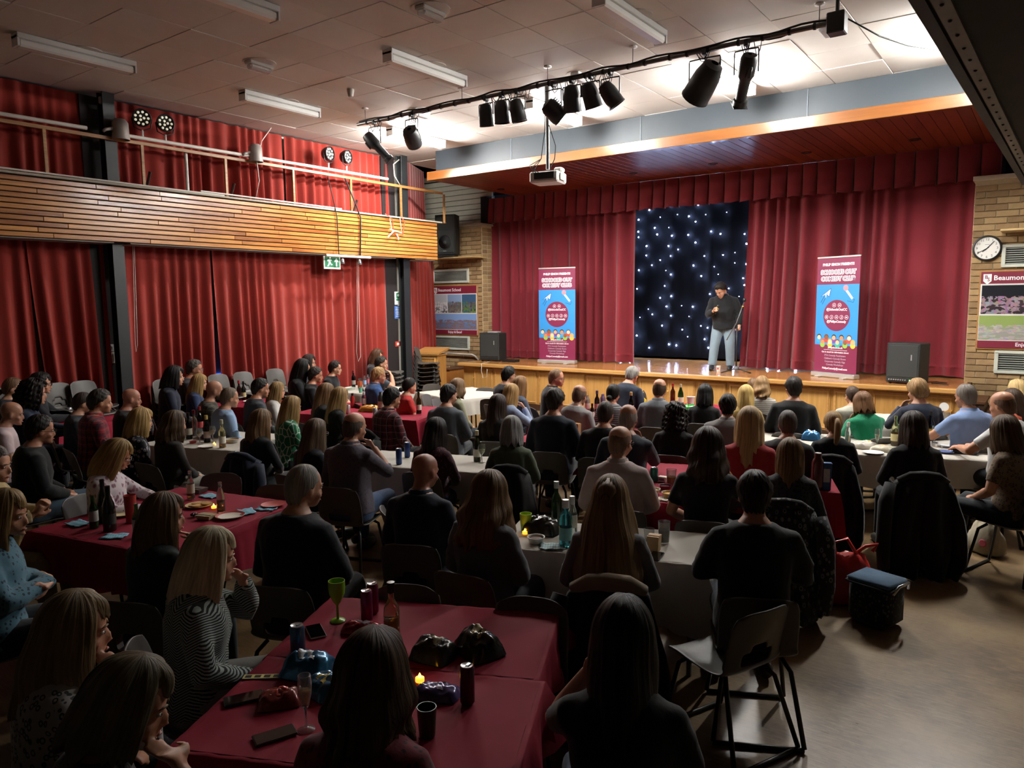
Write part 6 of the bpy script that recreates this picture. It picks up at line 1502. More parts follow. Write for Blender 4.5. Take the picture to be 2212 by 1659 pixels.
def stem_glass(px, label, z=TZ, kind='flute', col='#dfe6e6', drink=None, opaque=False):
    o = empty('stem_glass', on(px, z)); tag(o, label, 'glass', 'stemmed glasses')
    pr = {'flute': [(.033, 0), (.03, .003), (.005, .008), (.0045, .075), (.014, .095), (.024, .14), (.026, .17), (.023, .21)], 'wine': [(.036, 0), (.033, .003), (.005, .008), (.0045, .075), (.02, .095), (.036, .125), (.037, .145), (.031, .18)], 'goblet': [(.038, 0), (.035, .004), (.007, .01), (.006, .08), (.02, .1), (.038, .14), (.041, .17), (.041, .205)]}[kind]
    m_ = mat('plastic_'+col, col, .3, var=.03) if opaque else glass(col, col)
    inner = [(max(.001, r-.0022), h) for r, h in reversed(pr[4:])]
    MB().lathe(pr+inner, n=18, cap=False).build('glass', m_, o, True, 45)
    if drink: MB().lathe([(pr[4][0]-.004, pr[4][1]+.004), (pr[5][0]-.004, pr[5][1]), (pr[5][0]-.003, pr[5][1]+.012)], n=14).build('drink', mat('drink_'+drink, drink, .1, var=0, trans=.5), o, True)
def snack_bag(px, col, label, z=TZ, w=.2, d=.15, h=.07, rot=0, seed=1, col2=None, metal=.5):
    o = empty('snack_bag', on(px, z), R_(rot)); tag(o, label, 'snack bag', 'snack bags')
    n = 16; rng2 = np.random.default_rng(seed); T_ = []; B_ = []
    for i in range(n+1):
        r1 = []; r2 = []
        for j in range(n+1):
            u, v_ = -1+2*i/n, -1+2*j/n; e = max(0, (1-u**6)**.7*(1-v_*v_)**.5); wr = float(snoise(np.array(u*2.6), np.array(v_*2.), seed))*.22+.10*math.sin(v_*9+seed)*abs(u)**3
            hh = h*.8*(.05+.95*e*(1+wr)); r1.append((u*w/2*(1-.1*v_*v_), v_*d/2*(1-.08*u*u), hh)); r2.append((u*w/2*(1-.1*v_*v_), v_*d/2*(1-.08*u*u), min(.004, hh*.2)))
        T_.append(r1); B_.append(r2)
    mb = MB(); mb.grid(T_); mb.grid(B_)
    edge = []
    mb.build('foil', mat('foil_'+col, col, .22, metal, var=.35, vscale=18), o, True)
    if col2: MB().grid([[(p_[0]*.55, p_[1]*.5, T_[min(n, max(0, 4+i//2))][min(n, 4+j//2)][2]+.0015) for j, p_ in enumerate(r_[2:15])] for i, r_ in enumerate(T_[2:15])]).build('printed_patch', mat('foil_'+col2, col2, .3, .2, var=.4, vscale=40), o, True)
def plate(px, col, label, z=TZ, r=.115, rim=None, food=None):
    o = empty('plate', on(px, z)); tag(o, label, 'plate', 'plates on the tables')
    MB().lathe([(r*.6, 0), (r*.65, .002), (r, .014), (r, .017), (r*.66, .006), (0, .005)], n=26, cap=False).build('dish', mat('plate_'+col, col, .5, var=.05), o, True, 50)
    if rim: MB().lathe([(r*.8, .0112), (r*.99, .0185)], n=26, cap=False).build('rim', mat('plate_'+rim, rim, .5, var=.05), o, True)
    if food:
        for k in range(6):
            a = k*1.05; f = MB().lathe([(.0, .0), (.03, 0), (.032, .004), (.03, .008), (0, .009)], n=12, cap=False).build('biscuit', mat('food_'+food, food, .8, var=.25, vscale=50), o, True, 40, loc=(.045*math.cos(a)*(k > 0), .045*math.sin(a)*(k > 0), .008+.006*(k % 2)))
def napkin(px, label, z=TZ, rot=0, s=.16, col='#7fb2c4', pat=True):
    n = 8; sd = px[0]; P = [[(-s/2+s*i/n+.006*math.sin(j+sd), -s*.36+s*.72*j/n+.006*math.sin(i*1.3), .003+.010*abs(math.sin(i*.9+sd)*math.sin(j*.8+sd))) for j in range(n+1)] for i in range(n+1)]
    if 'nap_'+col not in MATS:
        m_, t_ = newmat('nap_'+col); sp = t_.n('ShaderNodeSeparateXYZ'); t_.l(t_.obj(), sp.inputs[0]); f_ = t_.math('LESS_THAN', t_.math('FRACT', t_.math('MULTIPLY', sp.outputs[0], 60.)), .35); t_.l(t_.mix(t_.math('MULTIPLY', f_, .45), hexc(col), hexc('#3f6f86')), t_.b.inputs['Base Color']); t_.b.inputs['Roughness'].default_value = .9; MATS['nap_'+col] = m_
    o = MB().grid(P).build('paper_napkin', MATS['nap_'+col], None, True, loc=on(px, z), rz=R_(rot)); so = o.modifiers.new('s', 'SOLIDIFY'); so.thickness = .002; tag(o, label, 'napkin', 'paper napkins')
def phone(px, label, z=TZ, rot=0, col='#141416', flat=True):
    o = empty('phone', on(px, z), R_(rot)); tag(o, label, 'phone', 'phones'); MB().box((0, 0, .004), (.075, .15, .008), bev=.003).build('case', mat('phone_'+col, col, .3, var=.05), o); MB().box((0, 0, .0085), (.068, .142, .001)).build('screen', mat('phone_screen', '#0b0c0f', .08, var=0, spec=.8), o)
def tealight(px, label, z=TZ, col='#e8dcae'):
    o = empty('tealight', on(px, z)); tag(o, label, 'candle', 'glowing tealights'); MB().lathe([(.018, 0), (.019, .002), (.019, .016), (.016, .018), (.004, .017)], n=14).build('cup', mat('tealight_cup', col, .4, emit='#ffb030', estr=.5), o, True, 40)
    MB().lathe([(.003, .016), (.006, .021), (.004, .03), (.0005, .037)], n=8).build('flame', mat('tealight_flame', '#ffd060', .4, var=0, emit='#ffae20', estr=14), o, True)
def tub(px, col, label, z=TZ, r=.05, h=.04, food='#c9b088', lid=None):
    o = empty('food_tub', on(px, z)); tag(o, label, 'tub', 'food tubs'); MB().lathe([(.001, .001), (r*.82, 0), (r, h), (r+.004, h), (r-.003, h-.002), (r*.8, .005)], n=18, cap=False).build('tub', mat('tub_'+col, col, .3, var=.05), o, True, 40); MB().lathe([(r*.9, h*.6), (r*.6, h*.72), (.0, h*.78)], n=14).build('food', mat('food_'+food, food, .8, var=.35, vscale=60), o, True)
def carton(px, dims, col, label, z=TZ, rot=0, name='carton', cat='box', patch=None):
    o = empty(name, on(px, z), R_(rot)); tag(o, label, cat); x_, y_, h_ = dims; k = .85
    MB().add([(-x_/2*k, -y_/2*k, 0), (x_/2*k, -y_/2*k, 0), (x_/2*k, y_/2*k, 0), (-x_/2*k, y_/2*k, 0), (-x_/2, -y_/2, h_), (x_/2, -y_/2, h_), (x_/2, y_/2, h_), (-x_/2, y_/2, h_)], [(3, 2, 1, 0), (4, 5, 6, 7), (0, 1, 5, 4), (1, 2, 6, 5), (2, 3, 7, 6), (3, 0, 4, 7)]).build('box', mat('card_'+col, col, .7, var=.1), o)
    if patch: MB().box((0, -y_/2*.95, h_*.55), (x_*.6, .006, h_*.5)).build('printed_patch', mat('card_'+patch, patch, .6, var=.3, vscale=50), o); MB().box((0, 0, h_+.002), (x_*.9, y_*.9, .004)).build('flap', mat('card_'+col, col), o)
    else: MB().box((0, 0, h_+.002), (x_*.96, y_*.5, .004)).build('flap', mat('card_'+col, col), o)

# near foreground table
stem_glass((730, 1341), 'lime green plastic goblet on the near maroon table', kind='goblet', col='#7fae1e', opaque=True)
can((793, 1341), '#7c2a52', 'magenta drink can, front one of two behind the rosé bottle', tall=True); can((806, 1324), '#7a2448', 'magenta drink can, rear one of two behind the rosé bottle', tall=True)
bottle((848, 1398), 'wine', '#d9c4a8', 'half-full rosé bottle with a dark neck on the near maroon table', None, '#141416', fill=.14)
snack_bag((782, 1362), '#8e2430', 'clear and red snack pack beside the rosé bottle', w=.2, d=.1, h=.05, rot=30, seed=3, col2='#8a8288')
can((636, 1414), '#3c5a72', 'blue-grey drink can at the left edge of the near table')
snack_bag((668, 1452), '#2d6d92', 'shiny blue crisp bag on the near maroon table', w=.22, d=.18, h=.10, rot=20, seed=5, col2='#b9c2c8')
snack_bag((706, 1492), '#2a5f7e', 'second blue crisp bag with a yellow print on the near table', w=.18, d=.16, h=.07, rot=-10, seed=6, col2='#b8a040')
snack_bag((604, 1518), '#6e2a26', 'red and clear snack bag near the champagne flute', w=.17, d=.13, h=.06, rot=50, seed=7, col2='#a63b30', metal=.2)
stem_glass((662, 1577), 'clear champagne flute with pale drink on the near table', kind='flute', drink='#c9a070')
phone((527, 1512), 'black phone lying at the left edge of the near table', rot=-28); phone((594, 1592), 'dark phone near the front edge of the near table', rot=-22)
o = MB().box((0, 0, .0015), (.16, .035, .001)).build('raffle_strip', mat('ticket_yellow', '#d6cf86', .7, var=.04), None, loc=on((567, 1463)), rz=R_(38)); tag(o, 'strip of yellow raffle tickets on the near table', 'tickets')
for k in range(4): MB().box((-.058+k*.039, 0, .0024), (.026, .02, .0006)).build('ticket_print', ink, o)
tealight((907, 1473), 'glowing yellow tealight on the near maroon table')
snack_bag((938, 1418), '#33322f', 'open dark crisp bag, left of two on the near table', w=.19, d=.17, h=.10, rot=10, seed=9, col2='#8d8a78')
snack_bag((1035, 1408), '#2b2926', 'dark crisp bag with pale lettering, right of two on the near table', w=.22, d=.18, h=.12, rot=-20, seed=11, col2='#8a7a56')
snack_bag((944, 1502), '#4a3f6e', 'purple chocolate bag on the near maroon table', w=.19, d=.12, h=.05, rot=25, seed=12, col2='#9a93ac', metal=.2)
can((1010, 1520), '#4a2438', 'tall dark purple can on the near maroon table', tall=True)
tumbler((923, 1590), '#0f4a2c', 'dark green plastic tumbler on the near table')
phone((682, 1366), 'pale phone held at the table edge by the zigzag cardigan', rot=62, col='#a9a096')
# left maroon table
bottle((204, 1140), 'beer', '#2f6a34', 'green beer bottle with silver label at the left of the napkin table', '#b9bcb4')
bottle((238, 1146), 'champ', '#121412', 'tall black champagne bottle on the left maroon table', '#2a2620', '#14130f', opaque=True); bottle((226, 1128), 'champ', '#151413', 'second dark champagne bottle behind the first on the left table', '#24221e', opaque=True)
tumbler((284, 1128), '#a63a36', 'tall red and blue insulated cup on the left maroon table', h=.2, r=.042, opaque=True)
bottle((298, 1160), 'beer', '#3c7a3c', 'green beer bottle in front of the tall red cup', '#c2c8ba')
bottle((413, 1078), 'beer', '#c7cdc6', 'clear bottle of amber drink at the far side of the left table', '#b9b4a4', fill=.07); bottle((478, 1106), 'beer', '#c4cac6', 'clear bottle of amber drink beside the red paper plate', None, fill=.09)
plate((430, 1094), '#b59a68', 'wooden platter of round biscuits on the left table', r=.10, food='#b08a52')
plate((497, 1117), '#d9d2c4', 'red-rimmed paper plate on the left maroon table', r=.105, rim='#a8322c'); plate((265, 1113), '#c7b890', 'cream bowl beside the tall red cup', r=.085); plate((590, 1093), '#a63a34', 'red plate under a blue napkin at the right end of the left table', r=.09)
for k, (px, rt) in enumerate((((455, 1072), 10), ((575, 1094), 30), ((532, 1107), -20), ((168, 1133), 5), ((248, 1159), 40))):
    napkin(px, ['blue patterned napkin at the far side of the left table', 'blue napkin at the right end of the left table', 'blue napkin beside the red-rimmed plate', 'blue napkin beside the green beer bottle at far left', 'blue napkin at the near edge of the left table'][k], rot=rt, z=TZ+(.02 if k == 1 else 0))
tealight((462, 1098), 'foil tealight glowing beside the biscuit platter', col='#c9c4c0')
carton((446, 1120), (.12, .09, .03), '#b3a582', 'pale cheese board beside the biscuits', rot=20, name='cheese_board', cat='board')
o = empty('grapes', on((414, 1116))); tag(o, 'small bunch of dark grapes on the left table', 'grapes')
for k in range(9): MB().ball((.014*(k % 3), .013*(k//3), .012+.004*(k % 2)), .011, 8).build('grape', mat('grape_dark', '#2c1622', .2), o, True)
carton((432, 1062), (.13, .1, .035), '#4a4038', 'small dark book on the far side of the left table', rot=12, name='book', cat='book')
# near white table
tumbler((1136, 1146), '#a9cc1c', 'bright lime plastic tumbler on the near white table', h=.12, r=.042, opaque=True); tealight((1134, 1153), 'glowing tealight in front of the lime tumbler')
snack_bag((1172, 1148), '#3c3834', 'large open brown and black crisp bag on the near white table', w=.26, d=.2, h=.12, rot=10, seed=21, col2='#2a2826')
bottle((1206, 1128), 'wine', '#2c5a2e', 'green wine bottle behind the teal bottle', None, '#b9bcb8'); bottle((1236, 1156), 'beer', '#c9d2cc', 'clear glass bottle right of the teal bottle', '#b7b4a6', '#c4c4c0', s=1.15); bottle((1222, 1180), 'gin', '#3f9aa4', 'teal ribbed spirit bottle on the near white table', '#7ab8b8', '#d9d9d4', s=1.12)
tub((1158, 1172), '#c9c4ba', 'round open dip tub on the near white table', food='#5a3a2a', r=.055); napkin((1192, 1185), 'clear plastic wrapper beside the teal bottle', col='#9fb4b4', rot=30)
carton((1413, 1190), (.075, .075, .10), '#b39468', 'tan food carton beside the glass of cola', rot=10); tumbler((1434, 1172), '#dfe4e4', 'tall glass of cola at the right end of the near white table', clear=True, h=.14, r=.04, drink='#2a120c')
tumbler((1402, 1168), '#e2e4e2', 'clear plastic cup beside the tan carton', clear=True, h=.08, r=.036); phone((1415, 1206), 'phone lying at the right end of the near white table', rot=10)
# centre white table
can((862, 1003), '#2c4478', 'blue drink can, nearer of two on the centre white table', tall=True); can((880, 988), '#2a3f74', 'blue drink can, farther of two on the centre white table', tall=True)
bottle((1031, 997), 'wine', '#2c3a1c', 'white wine bottle with pale label on the centre white table', '#c9c6b6', '#c0b890'); stem_glass((1041, 1000), 'pale wine glass beside the bottle on the centre white table', kind='wine', col='#cfd6cc', drink='#c9c48c')
# left white table
for k, (px, c_, l_, cp, lab) in enumerate((((409, 948), '#20241c', '#b9b2a0', '#20181a', 'dark wine bottle, leftmost of the cluster on the left white table'), ((421, 941), '#c9c2b4', None, '#7a1f26', 'clear bottle second in the cluster on the left white table'), ((433, 932), '#1c1f1a', '#a63a3a', '#7a1c22', 'dark bottle with red foil at the back of the bottle cluster'), ((448, 955), '#16181a', '#9a8a8a', '#c4ae6a', 'dark wine bottle with gold cap in the bottle cluster'))):
    bottle(px, 'wine', c_, lab, l_, cp)
bottle((481, 967), 'wine', '#d9d2a0', 'clear white wine bottle with a white label on the left white table', '#d6d2c4', '#c9c3a8', fill=.1)
stem_glass((432, 960), 'wine glass in front of the bottle cluster', kind='wine', drink='#c9a56a'); stem_glass((460, 955), 'wine glass beside the white wine bottle', kind='wine', drink='#c9a070'); tealight((463, 962), 'glowing tealight on the left white table')
tub((502, 955), '#c4c2b8', 'glass bowl of snacks on the left white table', food='#a07a44', r=.075); tumbler((510, 950), '#7fa4c4', 'light blue plastic cup behind the snack bowl', h=.1); plate((440, 968), '#d9d6ce', 'white paper plate at the edge of the left white table', r=.09); tub((417, 957), '#a6322e', 'small red dish on the left white table', food='#8a2c28', r=.04, h=.02)
# far left and back tables
can((115, 896), '#c4c2c6', 'red-topped silver can, left of two at far left', z=TZ+.04, top='#a62c34'); can((136, 894), '#c9c6c8', 'red-topped silver can, right of two at far left', z=TZ+.04, top='#a62c34'); carton((162, 884), (.1, .06, .05), '#c4a53a', 'small yellow packet on the far left table', z=TZ+.04, rot=30)
stem_glass((133, 886), 'purple plastic cocktail glass on the far left table', kind='wine', col='#6a4a7a', z=TZ+.04)
bottle((507, 862), 'wine', '#4a1c20', 'dark bottle with a red top near the left curtain', None, '#b02a30'); bottle((527, 864), 'wine', '#1d2a1c', 'dark green wine bottle near the left curtain', '#b9ac7a', None); plate((538, 868), '#d6d4d2', 'white plate beside the dark bottles near the curtain', r=.09)
bottle((764, 836), 'wine', '#17181a', 'dark wine bottle on the white table by the left curtain', '#9a948c', '#6a1f2a'); bottle((788, 836), 'water', '#cfd9e0', 'clear water bottle, left of two on the white curtain table', '#7fa0c4'); bottle((795, 833), 'water', '#d2dce2', 'clear water bottle, right of two on the white curtain table', '#b04a52'); carton((778, 838), (.07, .07, .12), '#b8552c', 'orange carton between bottles on the white curtain table'); tub((757, 842), '#c9d0c6', 'salad tub on the white curtain table', food='#6a9a4a', r=.09); tumbler((779, 848), '#7ac0a4', 'pale green cup on the white curtain table', h=.09)
bottle((787, 880), 'water', '#d2dade', 'clear water bottle beside the orange crisp bags', '#c9ced4', '#d9dadc', s=1.1); snack_bag((800, 888), '#c98a3a', 'yellow-orange crisp bag lying on the maroon table', w=.34, d=.2, h=.1, rot=20, seed=31, col2='#d9a85a'); snack_bag((818, 872), '#c4602a', 'bright orange crisp bag standing on the maroon table', w=.24, d=.16, h=.16, rot=60, seed=32)
bottle((824, 890), 'flask', '#3c4038', 'dark flask beside the orange crisp bags', '#c9c2a8', '#2a2a2a', opaque=True, s=1.25); can((802, 903), '#a8a4a6', 'silver can in front of the orange crisp bags'); can((752, 893), '#c2c0bc', 'white can between the two dark tops at the crisp table'); bottle((762, 880), 'water', '#a62c2a', 'red sauce bottle at the crisp table', None, '#1c1c1c', opaque=True)
bottle((905, 893), 'wine', '#3a4420', 'green wine bottle with white label at the right end of the crisp table', '#c9c6ba', '#2a2e1a'); bottle((879, 884), 'water', '#d6d4da', 'clear pump bottle at the right end of the crisp table', '#8a5a6a', '#d9d9d9')
# bottle table before the stage
for px, kd, c_, l_, cp, op, lab in (((1273, 888), 'flask', '#8a8078', '#d9d0c4', '#3a3434', True, 'striped flask at the left of the bottle table'), ((1285, 885), 'flask', '#5c4a66', None, '#8a7a92', True, 'purple flask on the bottle table'), ((1292, 890), 'wine', '#2a1c20', '#a69a92', '#5a4a6a', False, 'dark wine bottle right behind the purple flask'), ((1303, 878), 'wine', '#7fa07a', '#c9d2c4', '#2c5a30', False, 'pale green bottle with dark cap on the bottle table'), ((1367, 893), 'wine', '#16181a', '#c9bcc4', '#b9a46a', False, 'dark wine bottle with white label in front of the yellow crisps'), ((1453, 872), 'wine', '#5a2a1c', None, '#a82c2a', False, 'brown bottle with red neck near the stage'), ((1470, 876), 'champ', '#2c5a2c', '#d9d9c0', '#c9c2a0', False, 'green sparkling wine bottle near the stage'), ((1279, 910), 'beer', '#2a1f14', '#c9c0b4', None, False, 'small brown beer bottle in front of the pale grey shirt')):
    bottle(px, kd, c_, lab, l_, cp, opaque=op)
snack_bag((1378, 878), '#c9a832', 'yellow crisp bag on the bottle table', w=.3, d=.2, h=.16, rot=20, seed=41); snack_bag((1350, 882), '#3c8a3c', 'green crisp bag on the bottle table', w=.24, d=.2, h=.12, rot=-20, seed=42); snack_bag((1384, 868), '#5a5c5a', 'crumpled foil wrapper on the yellow crisp bag', w=.18, d=.14, h=.2, rot=0, seed=43)
tub((1492, 876), '#d6d9d4', 'tall white tub near the stage below the comedian', r=.06, h=.13, food='#d9d9d2'); snack_bag((1490, 886), '#4a9a4a', 'green snack bag beside the white tub', w=.22, d=.16, h=.1, rot=20, seed=44); tumbler((1305, 900), '#d9dcdc', 'clear glass on the bottle table', clear=True)
carton((1244, 945), (.1, .07, .16), '#b58a5a', 'tall printed snack box on the centre maroon cloth', patch='#8a3a2c')
# right of centre
tumbler((1450, 1052), '#dfe4e2', 'large beer glass with frothy drink on the dip table', clear=True, h=.15, r=.042, drink='#c98a2c'); tumbler((1372, 1030), '#dfe4e4', 'empty glass at the left end of the dip table', clear=True, h=.13); can((1413, 1040), '#2c7a6a', 'green can on the dip table')
tub((1388, 1064), '#c4bcae', 'small dip tub at the left end of the dip table', food='#8a5a3a'); tub((1411, 1066), '#d2c7a6', 'cream dip tub in the middle of the dip table', food='#c9b27a', r=.055); tub((1437, 1058), '#7a2a3a', 'dark red dip tub on the dip table', food='#6a2430'); tub((1446, 1074), '#b99a5a', 'wooden bowl of crisps at the edge of the dip table', food='#c99a4a', r=.06); napkin((1420, 1078), 'pale paper on the dip table', col='#c9bfa8', rot=20); carton((1432, 1040), (.08, .06, .04), '#d9cfc4', 'small white packet behind the dips', patch='#7a3a6a')
bottle((1634, 1022), 'wine', '#2c4420', 'green wine bottle with a pale cap between the backs right of centre', '#b9bfae', '#c4c9b8'); tumbler((1617, 1028), '#dfe3e3', 'clear glass beside the green wine bottle right of centre', clear=True, h=.1, r=.038)
bottle((1772, 1072), 'flask', '#5a2a2c', 'dark red flask at the right end of the dip table', None, '#c4c4c0', opaque=True, s=1.3); carton((1784, 1058), (.08, .05, .22), '#2c5a8a', 'blue carton at the right end of the dip table', patch='#b9c4cc', rot=20)
# right white table
bottle((1933, 962), 'champ', '#d2d6a8', 'clear bottle of pale yellow drink on the right white table', '#d9cf9a', None, fill=.14); stem_glass((1894, 970), 'champagne flute on the right white table', kind='flute', drink='#d2cda0'); bottle((1831, 958), 'beer', '#ccd4d4', 'clear bottle beside the green blouse', None, '#d0d0cc'); bottle((2006, 948), 'champ', '#1f2210', 'dark bottle with yellow label on the right white table', '#b8a83a', '#16170f'); stem_glass((2019, 956), 'empty wine glass on the right white table', kind='wine')
snack_bag((1868, 968), '#cfc9bd', 'white paper snack bag on the right white table', w=.26, d=.18, h=.09, seed=51, metal=.0, col2='#d9b88a'); snack_bag((1906, 974), '#c4bda8', 'open paper bag of bread on the right white table', w=.24, d=.16, h=.07, seed=52, metal=.0, col2='#c9a878'); plate((1890, 985), '#d6d4cc', 'white plate at the near edge of the right white table', r=.1); plate((2042, 978), '#3c4a7a', 'blue plate at the right white table', r=.08); carton((2086, 980), (.22, .1, .035), '#1c1e24', 'flat black box at the right end of the white table', name='black_box'); napkin((2055, 965), 'white paper napkins at the right end of the white table', col='#d2d0cc', rot=20, s=.24); snack_bag((1752, 950), '#3f7ab0', 'blue and white crisp bag between the backs on the right', w=.2, d=.14, h=.12, seed=53, col2='#c9ced2')
bottle((1728, 940), 'wine', '#1c2414', 'dark wine bottle right of the dark grey top', '#8a8470', None); tumbler((1709, 935), '#d9dedd', 'clear glass beside the dark grey top', clear=True)
tumbler((2044, 912), '#d9dcda', 'glass on the white table nearest the stage', clear=True, h=.12, r=.04); tealight((2046, 906), 'tealight glowing on the white table nearest the stage')
o = empty('snack_pot', on((2028, 902))); tag(o, 'dark red snack pot with its round white lid open', 'pot'); MB().lathe([(.045, 0), (.055, .09), (.057, .092), (.053, .09)], n=16).build('pot', mat('pot_red', '#5a2428', .5), o, True, 40); l_ = MB().lathe([(.056, 0), (.057, .004), (.0, .006)], n=18).build('lid', mat('lid_white', '#d9dcdc', .3), o, True, 40, loc=(.05, .02, .14)); l_.rotation_euler = (R_(75), 0, R_(20))
# ------------------------------------------------------------------ spare chairs and stacks
def chair_at(px, z, az, lab, off=(0, -.25)):
    """chair whose back-rest top is seen at the pixel"""
    p = at(px[0], px[1], Z=z); rz = -R_(az); c_, s_ = math.cos(rz), math.sin(rz)
    return chair((float(p[0]-(off[0]*c_-off[1]*s_)), float(p[1]-(off[0]*s_+off[1]*c_)), 0), rz, lab, 'empty grey plastic chairs')
chair_at((1655, 1316), .79, -66, 'empty grey plastic chair on the bare floor at the lower right')
chair_at((880, 1268), .79, 155, 'empty chair tucked behind the goblet and magenta cans')
chair_at((1150, 1296), .79, 160, 'empty chair tucked in at the far right of the near maroon table')
chair_at((828, 1100), .79, 40, 'empty chair right of the navy hooded top')
chair_at((480, 1024), .79, 150, 'empty chair at the far side of the napkin table, left of two'); chair_at((600, 1050), .79, 160, 'empty chair at the far side of the napkin table, right of two')
chair_at((1062, 862), .79, -25, 'empty dark chair in front of the empty white table'); chair_at((935, 830), .79, 165, 'empty chair on the far side of the empty white table, by the lectern'); chair_at((1050, 838), .79, 170, 'empty chair between the empty white table and the stage'); chair_at((918, 853), .79, 70, 'empty chair at the left end of the empty white table, rear of two'); chair_at((940, 862), .79, 70, 'empty chair at the left end of the empty white table, front of two')
def stack(x, y, az, n, lab):
    for k in range(n):
        rz = -R_(az); c_ = chair((x-.004*k, y+.01*k, .088*k), rz, '', 'stacked grey chairs', k == 0)
        c_['label'] = lab.replace('grey plastic chair in', ['top chair of', 'second chair from top in', 'third chair from top in', 'fourth chair from top in', 'fifth chair from top in', 'sixth chair from top in', 'bottom chair of'][n-1-k])
        if n == 1: c_['label'] = lab
for px, n, az, lab in (((130, 803), 6, 75, 'grey plastic chair in the stack by the left curtain, left of the slit'), ((185, 806), 6, 78, 'grey plastic chair in the stack by the left curtain, near the first column'), ((20, 820), 6, 70, 'grey plastic chair in the stack at the far left frame edge')):
    p = at(px[0], px[1], X=CX+.3); stack(CX+.42, float(p[1]), az, n, lab)
for px, lab in (((358, 796), 'grey plastic chair in the stack behind the navy top'), ((402, 790), 'grey plastic chair in the stack behind the furthest back glasses'), ((476, 801), 'grey plastic chair in the stack below the curtain slit'), ((530, 800), 'grey plastic chair in the stack holding a black bag'), ((600, 803), 'grey plastic chair in the stack right of the curtain middle')):
    p = at(px[0], px[1], X=CX+.3); stack(CX+.42, float(p[1]), 85, 5, lab)
p = at(893, 756, X=-11.0); stack(-10.75, 11.62, 60, 7, 'grey plastic chair in the stack between column and lectern'); stack(-10.70, 10.45, 70, 6, 'grey plastic chair in the stack left of the second column')

# ------------------------------------------------------------------ bags and coats on the floor
bl = cloth_mat('#39556e'); 
cb = empty('cooler_bag', (float(at(1890, 1345, Z=0)[0]), float(at(1890, 1345, Z=0)[1]), 0), R_(-18)); tag(cb, 'blue-lidded square cooler bag on the floor at the right', 'bag')
MB().box((0, 0, .16), (.30, .26, .30), bev=.04).build('body', cloth_mat(('spots', '#1b1c1e', '#57564f')), cb, True, 60)
MB().box((0, 0, .325), (.31, .27, .035), bev=.015).build('lid', bl, cb, True, 60)
MB().tube([(-.15, -.13, .30), (.15, -.13, .30), (.16, -.12, .30), (.16, .13, .30), (-.16, .13, .30), (-.16, -.12, .30), (-.15, -.13, .30)], .008, 6).build('zip', blk2, cb, True)
MB().tube([(.165, -.10, .28), (.185, -.06, .335), (.185, .07, .335), (.165, .11, .28)], .010, 8).build('handle', mat('chrome', '#b9bcc0', .2, .9), cb, True)
def tote(px, spec, lab, s=1., seed=1, m_=None, print_=None, az=0):
    p = at(px[0], px[1], Z=0); o = empty('tote_bag', (float(p[0]), float(p[1]), 0), R_(az)); o.scale = (s, s, s); tag(o, lab, 'bag')
    rings = []; n = 22
    for i, (z_, a_, b_) in enumerate(((.004, .13, .07), (.03, .16, .10), (.10, .165, .105), (.18, .14, .085), (.24, .11, .06), (.28, .085, .035), (.29, .06, .02))):
        rings.append([(a_*math.cos(2*math.pi*k/n)*(1+.12*math.sin(k*2.1+i+seed)*(i > 0)), b_*math.sin(2*math.pi*k/n)*(1+.15*math.sin(k*1.7+i*1.3+seed)), z_+(.012*math.sin(k+seed) if i > 3 else 0)) for k in range(n)])
    MB().rings(rings).build('sack', m_ or cloth_mat(spec), o, True)
    MB().tube([(-.07, .0, .27), (-.09, -.02, .36), (-.02, -.03, .39), (.05, -.01, .28)], .011, 6).build('strap', m_ or cloth_mat(spec), o, True); MB().tube([(.02, .01, .27), (.10, .02, .33), (.17, .03, .34), (.14, .02, .30)], .011, 6).build('strap', m_ or cloth_mat(spec), o, True)
    if print_: MB().lathe([(.035, 0), (.028, .004), (.02, .004)], (.04, -.105, .12), 14, axis='y').build('printed_mark', mat('bag_print', print_, .7), o)
tote((1828, 1300), None, 'bright red carrier bag standing behind the blue cooler bag', 1.3, 2, mat('red_plastic', '#c22a26', .35, var=.15), az=30)
tote((2128, 1195), '#b0a48c', 'cream cotton tote with a pink print lying at the right', 1.0, 3, None, '#b84a5a', az=-30)
p = at(1720, 1290, Z=0); o = empty('backpack', (float(p[0])+.05, float(p[1]), 0), R_(-26)); tag(o, 'black backpack leaning beside the large dark jumper', 'bag')
MB().box((0, 0, .2), (.3, .18, .38), bev=.06).build('pack', cloth_mat('#141417'), o, True, 60); MB().box((0, -.1, .14), (.22, .06, .2), bev=.025).build('pocket', cloth_mat('#1a1a1d'), o, True, 60); MB().tube([(-.08, .09, .35), (0, .1, .43), (.08, .09, .35)], .012, 6).build('strap', cloth_mat('#141417'), o, True)
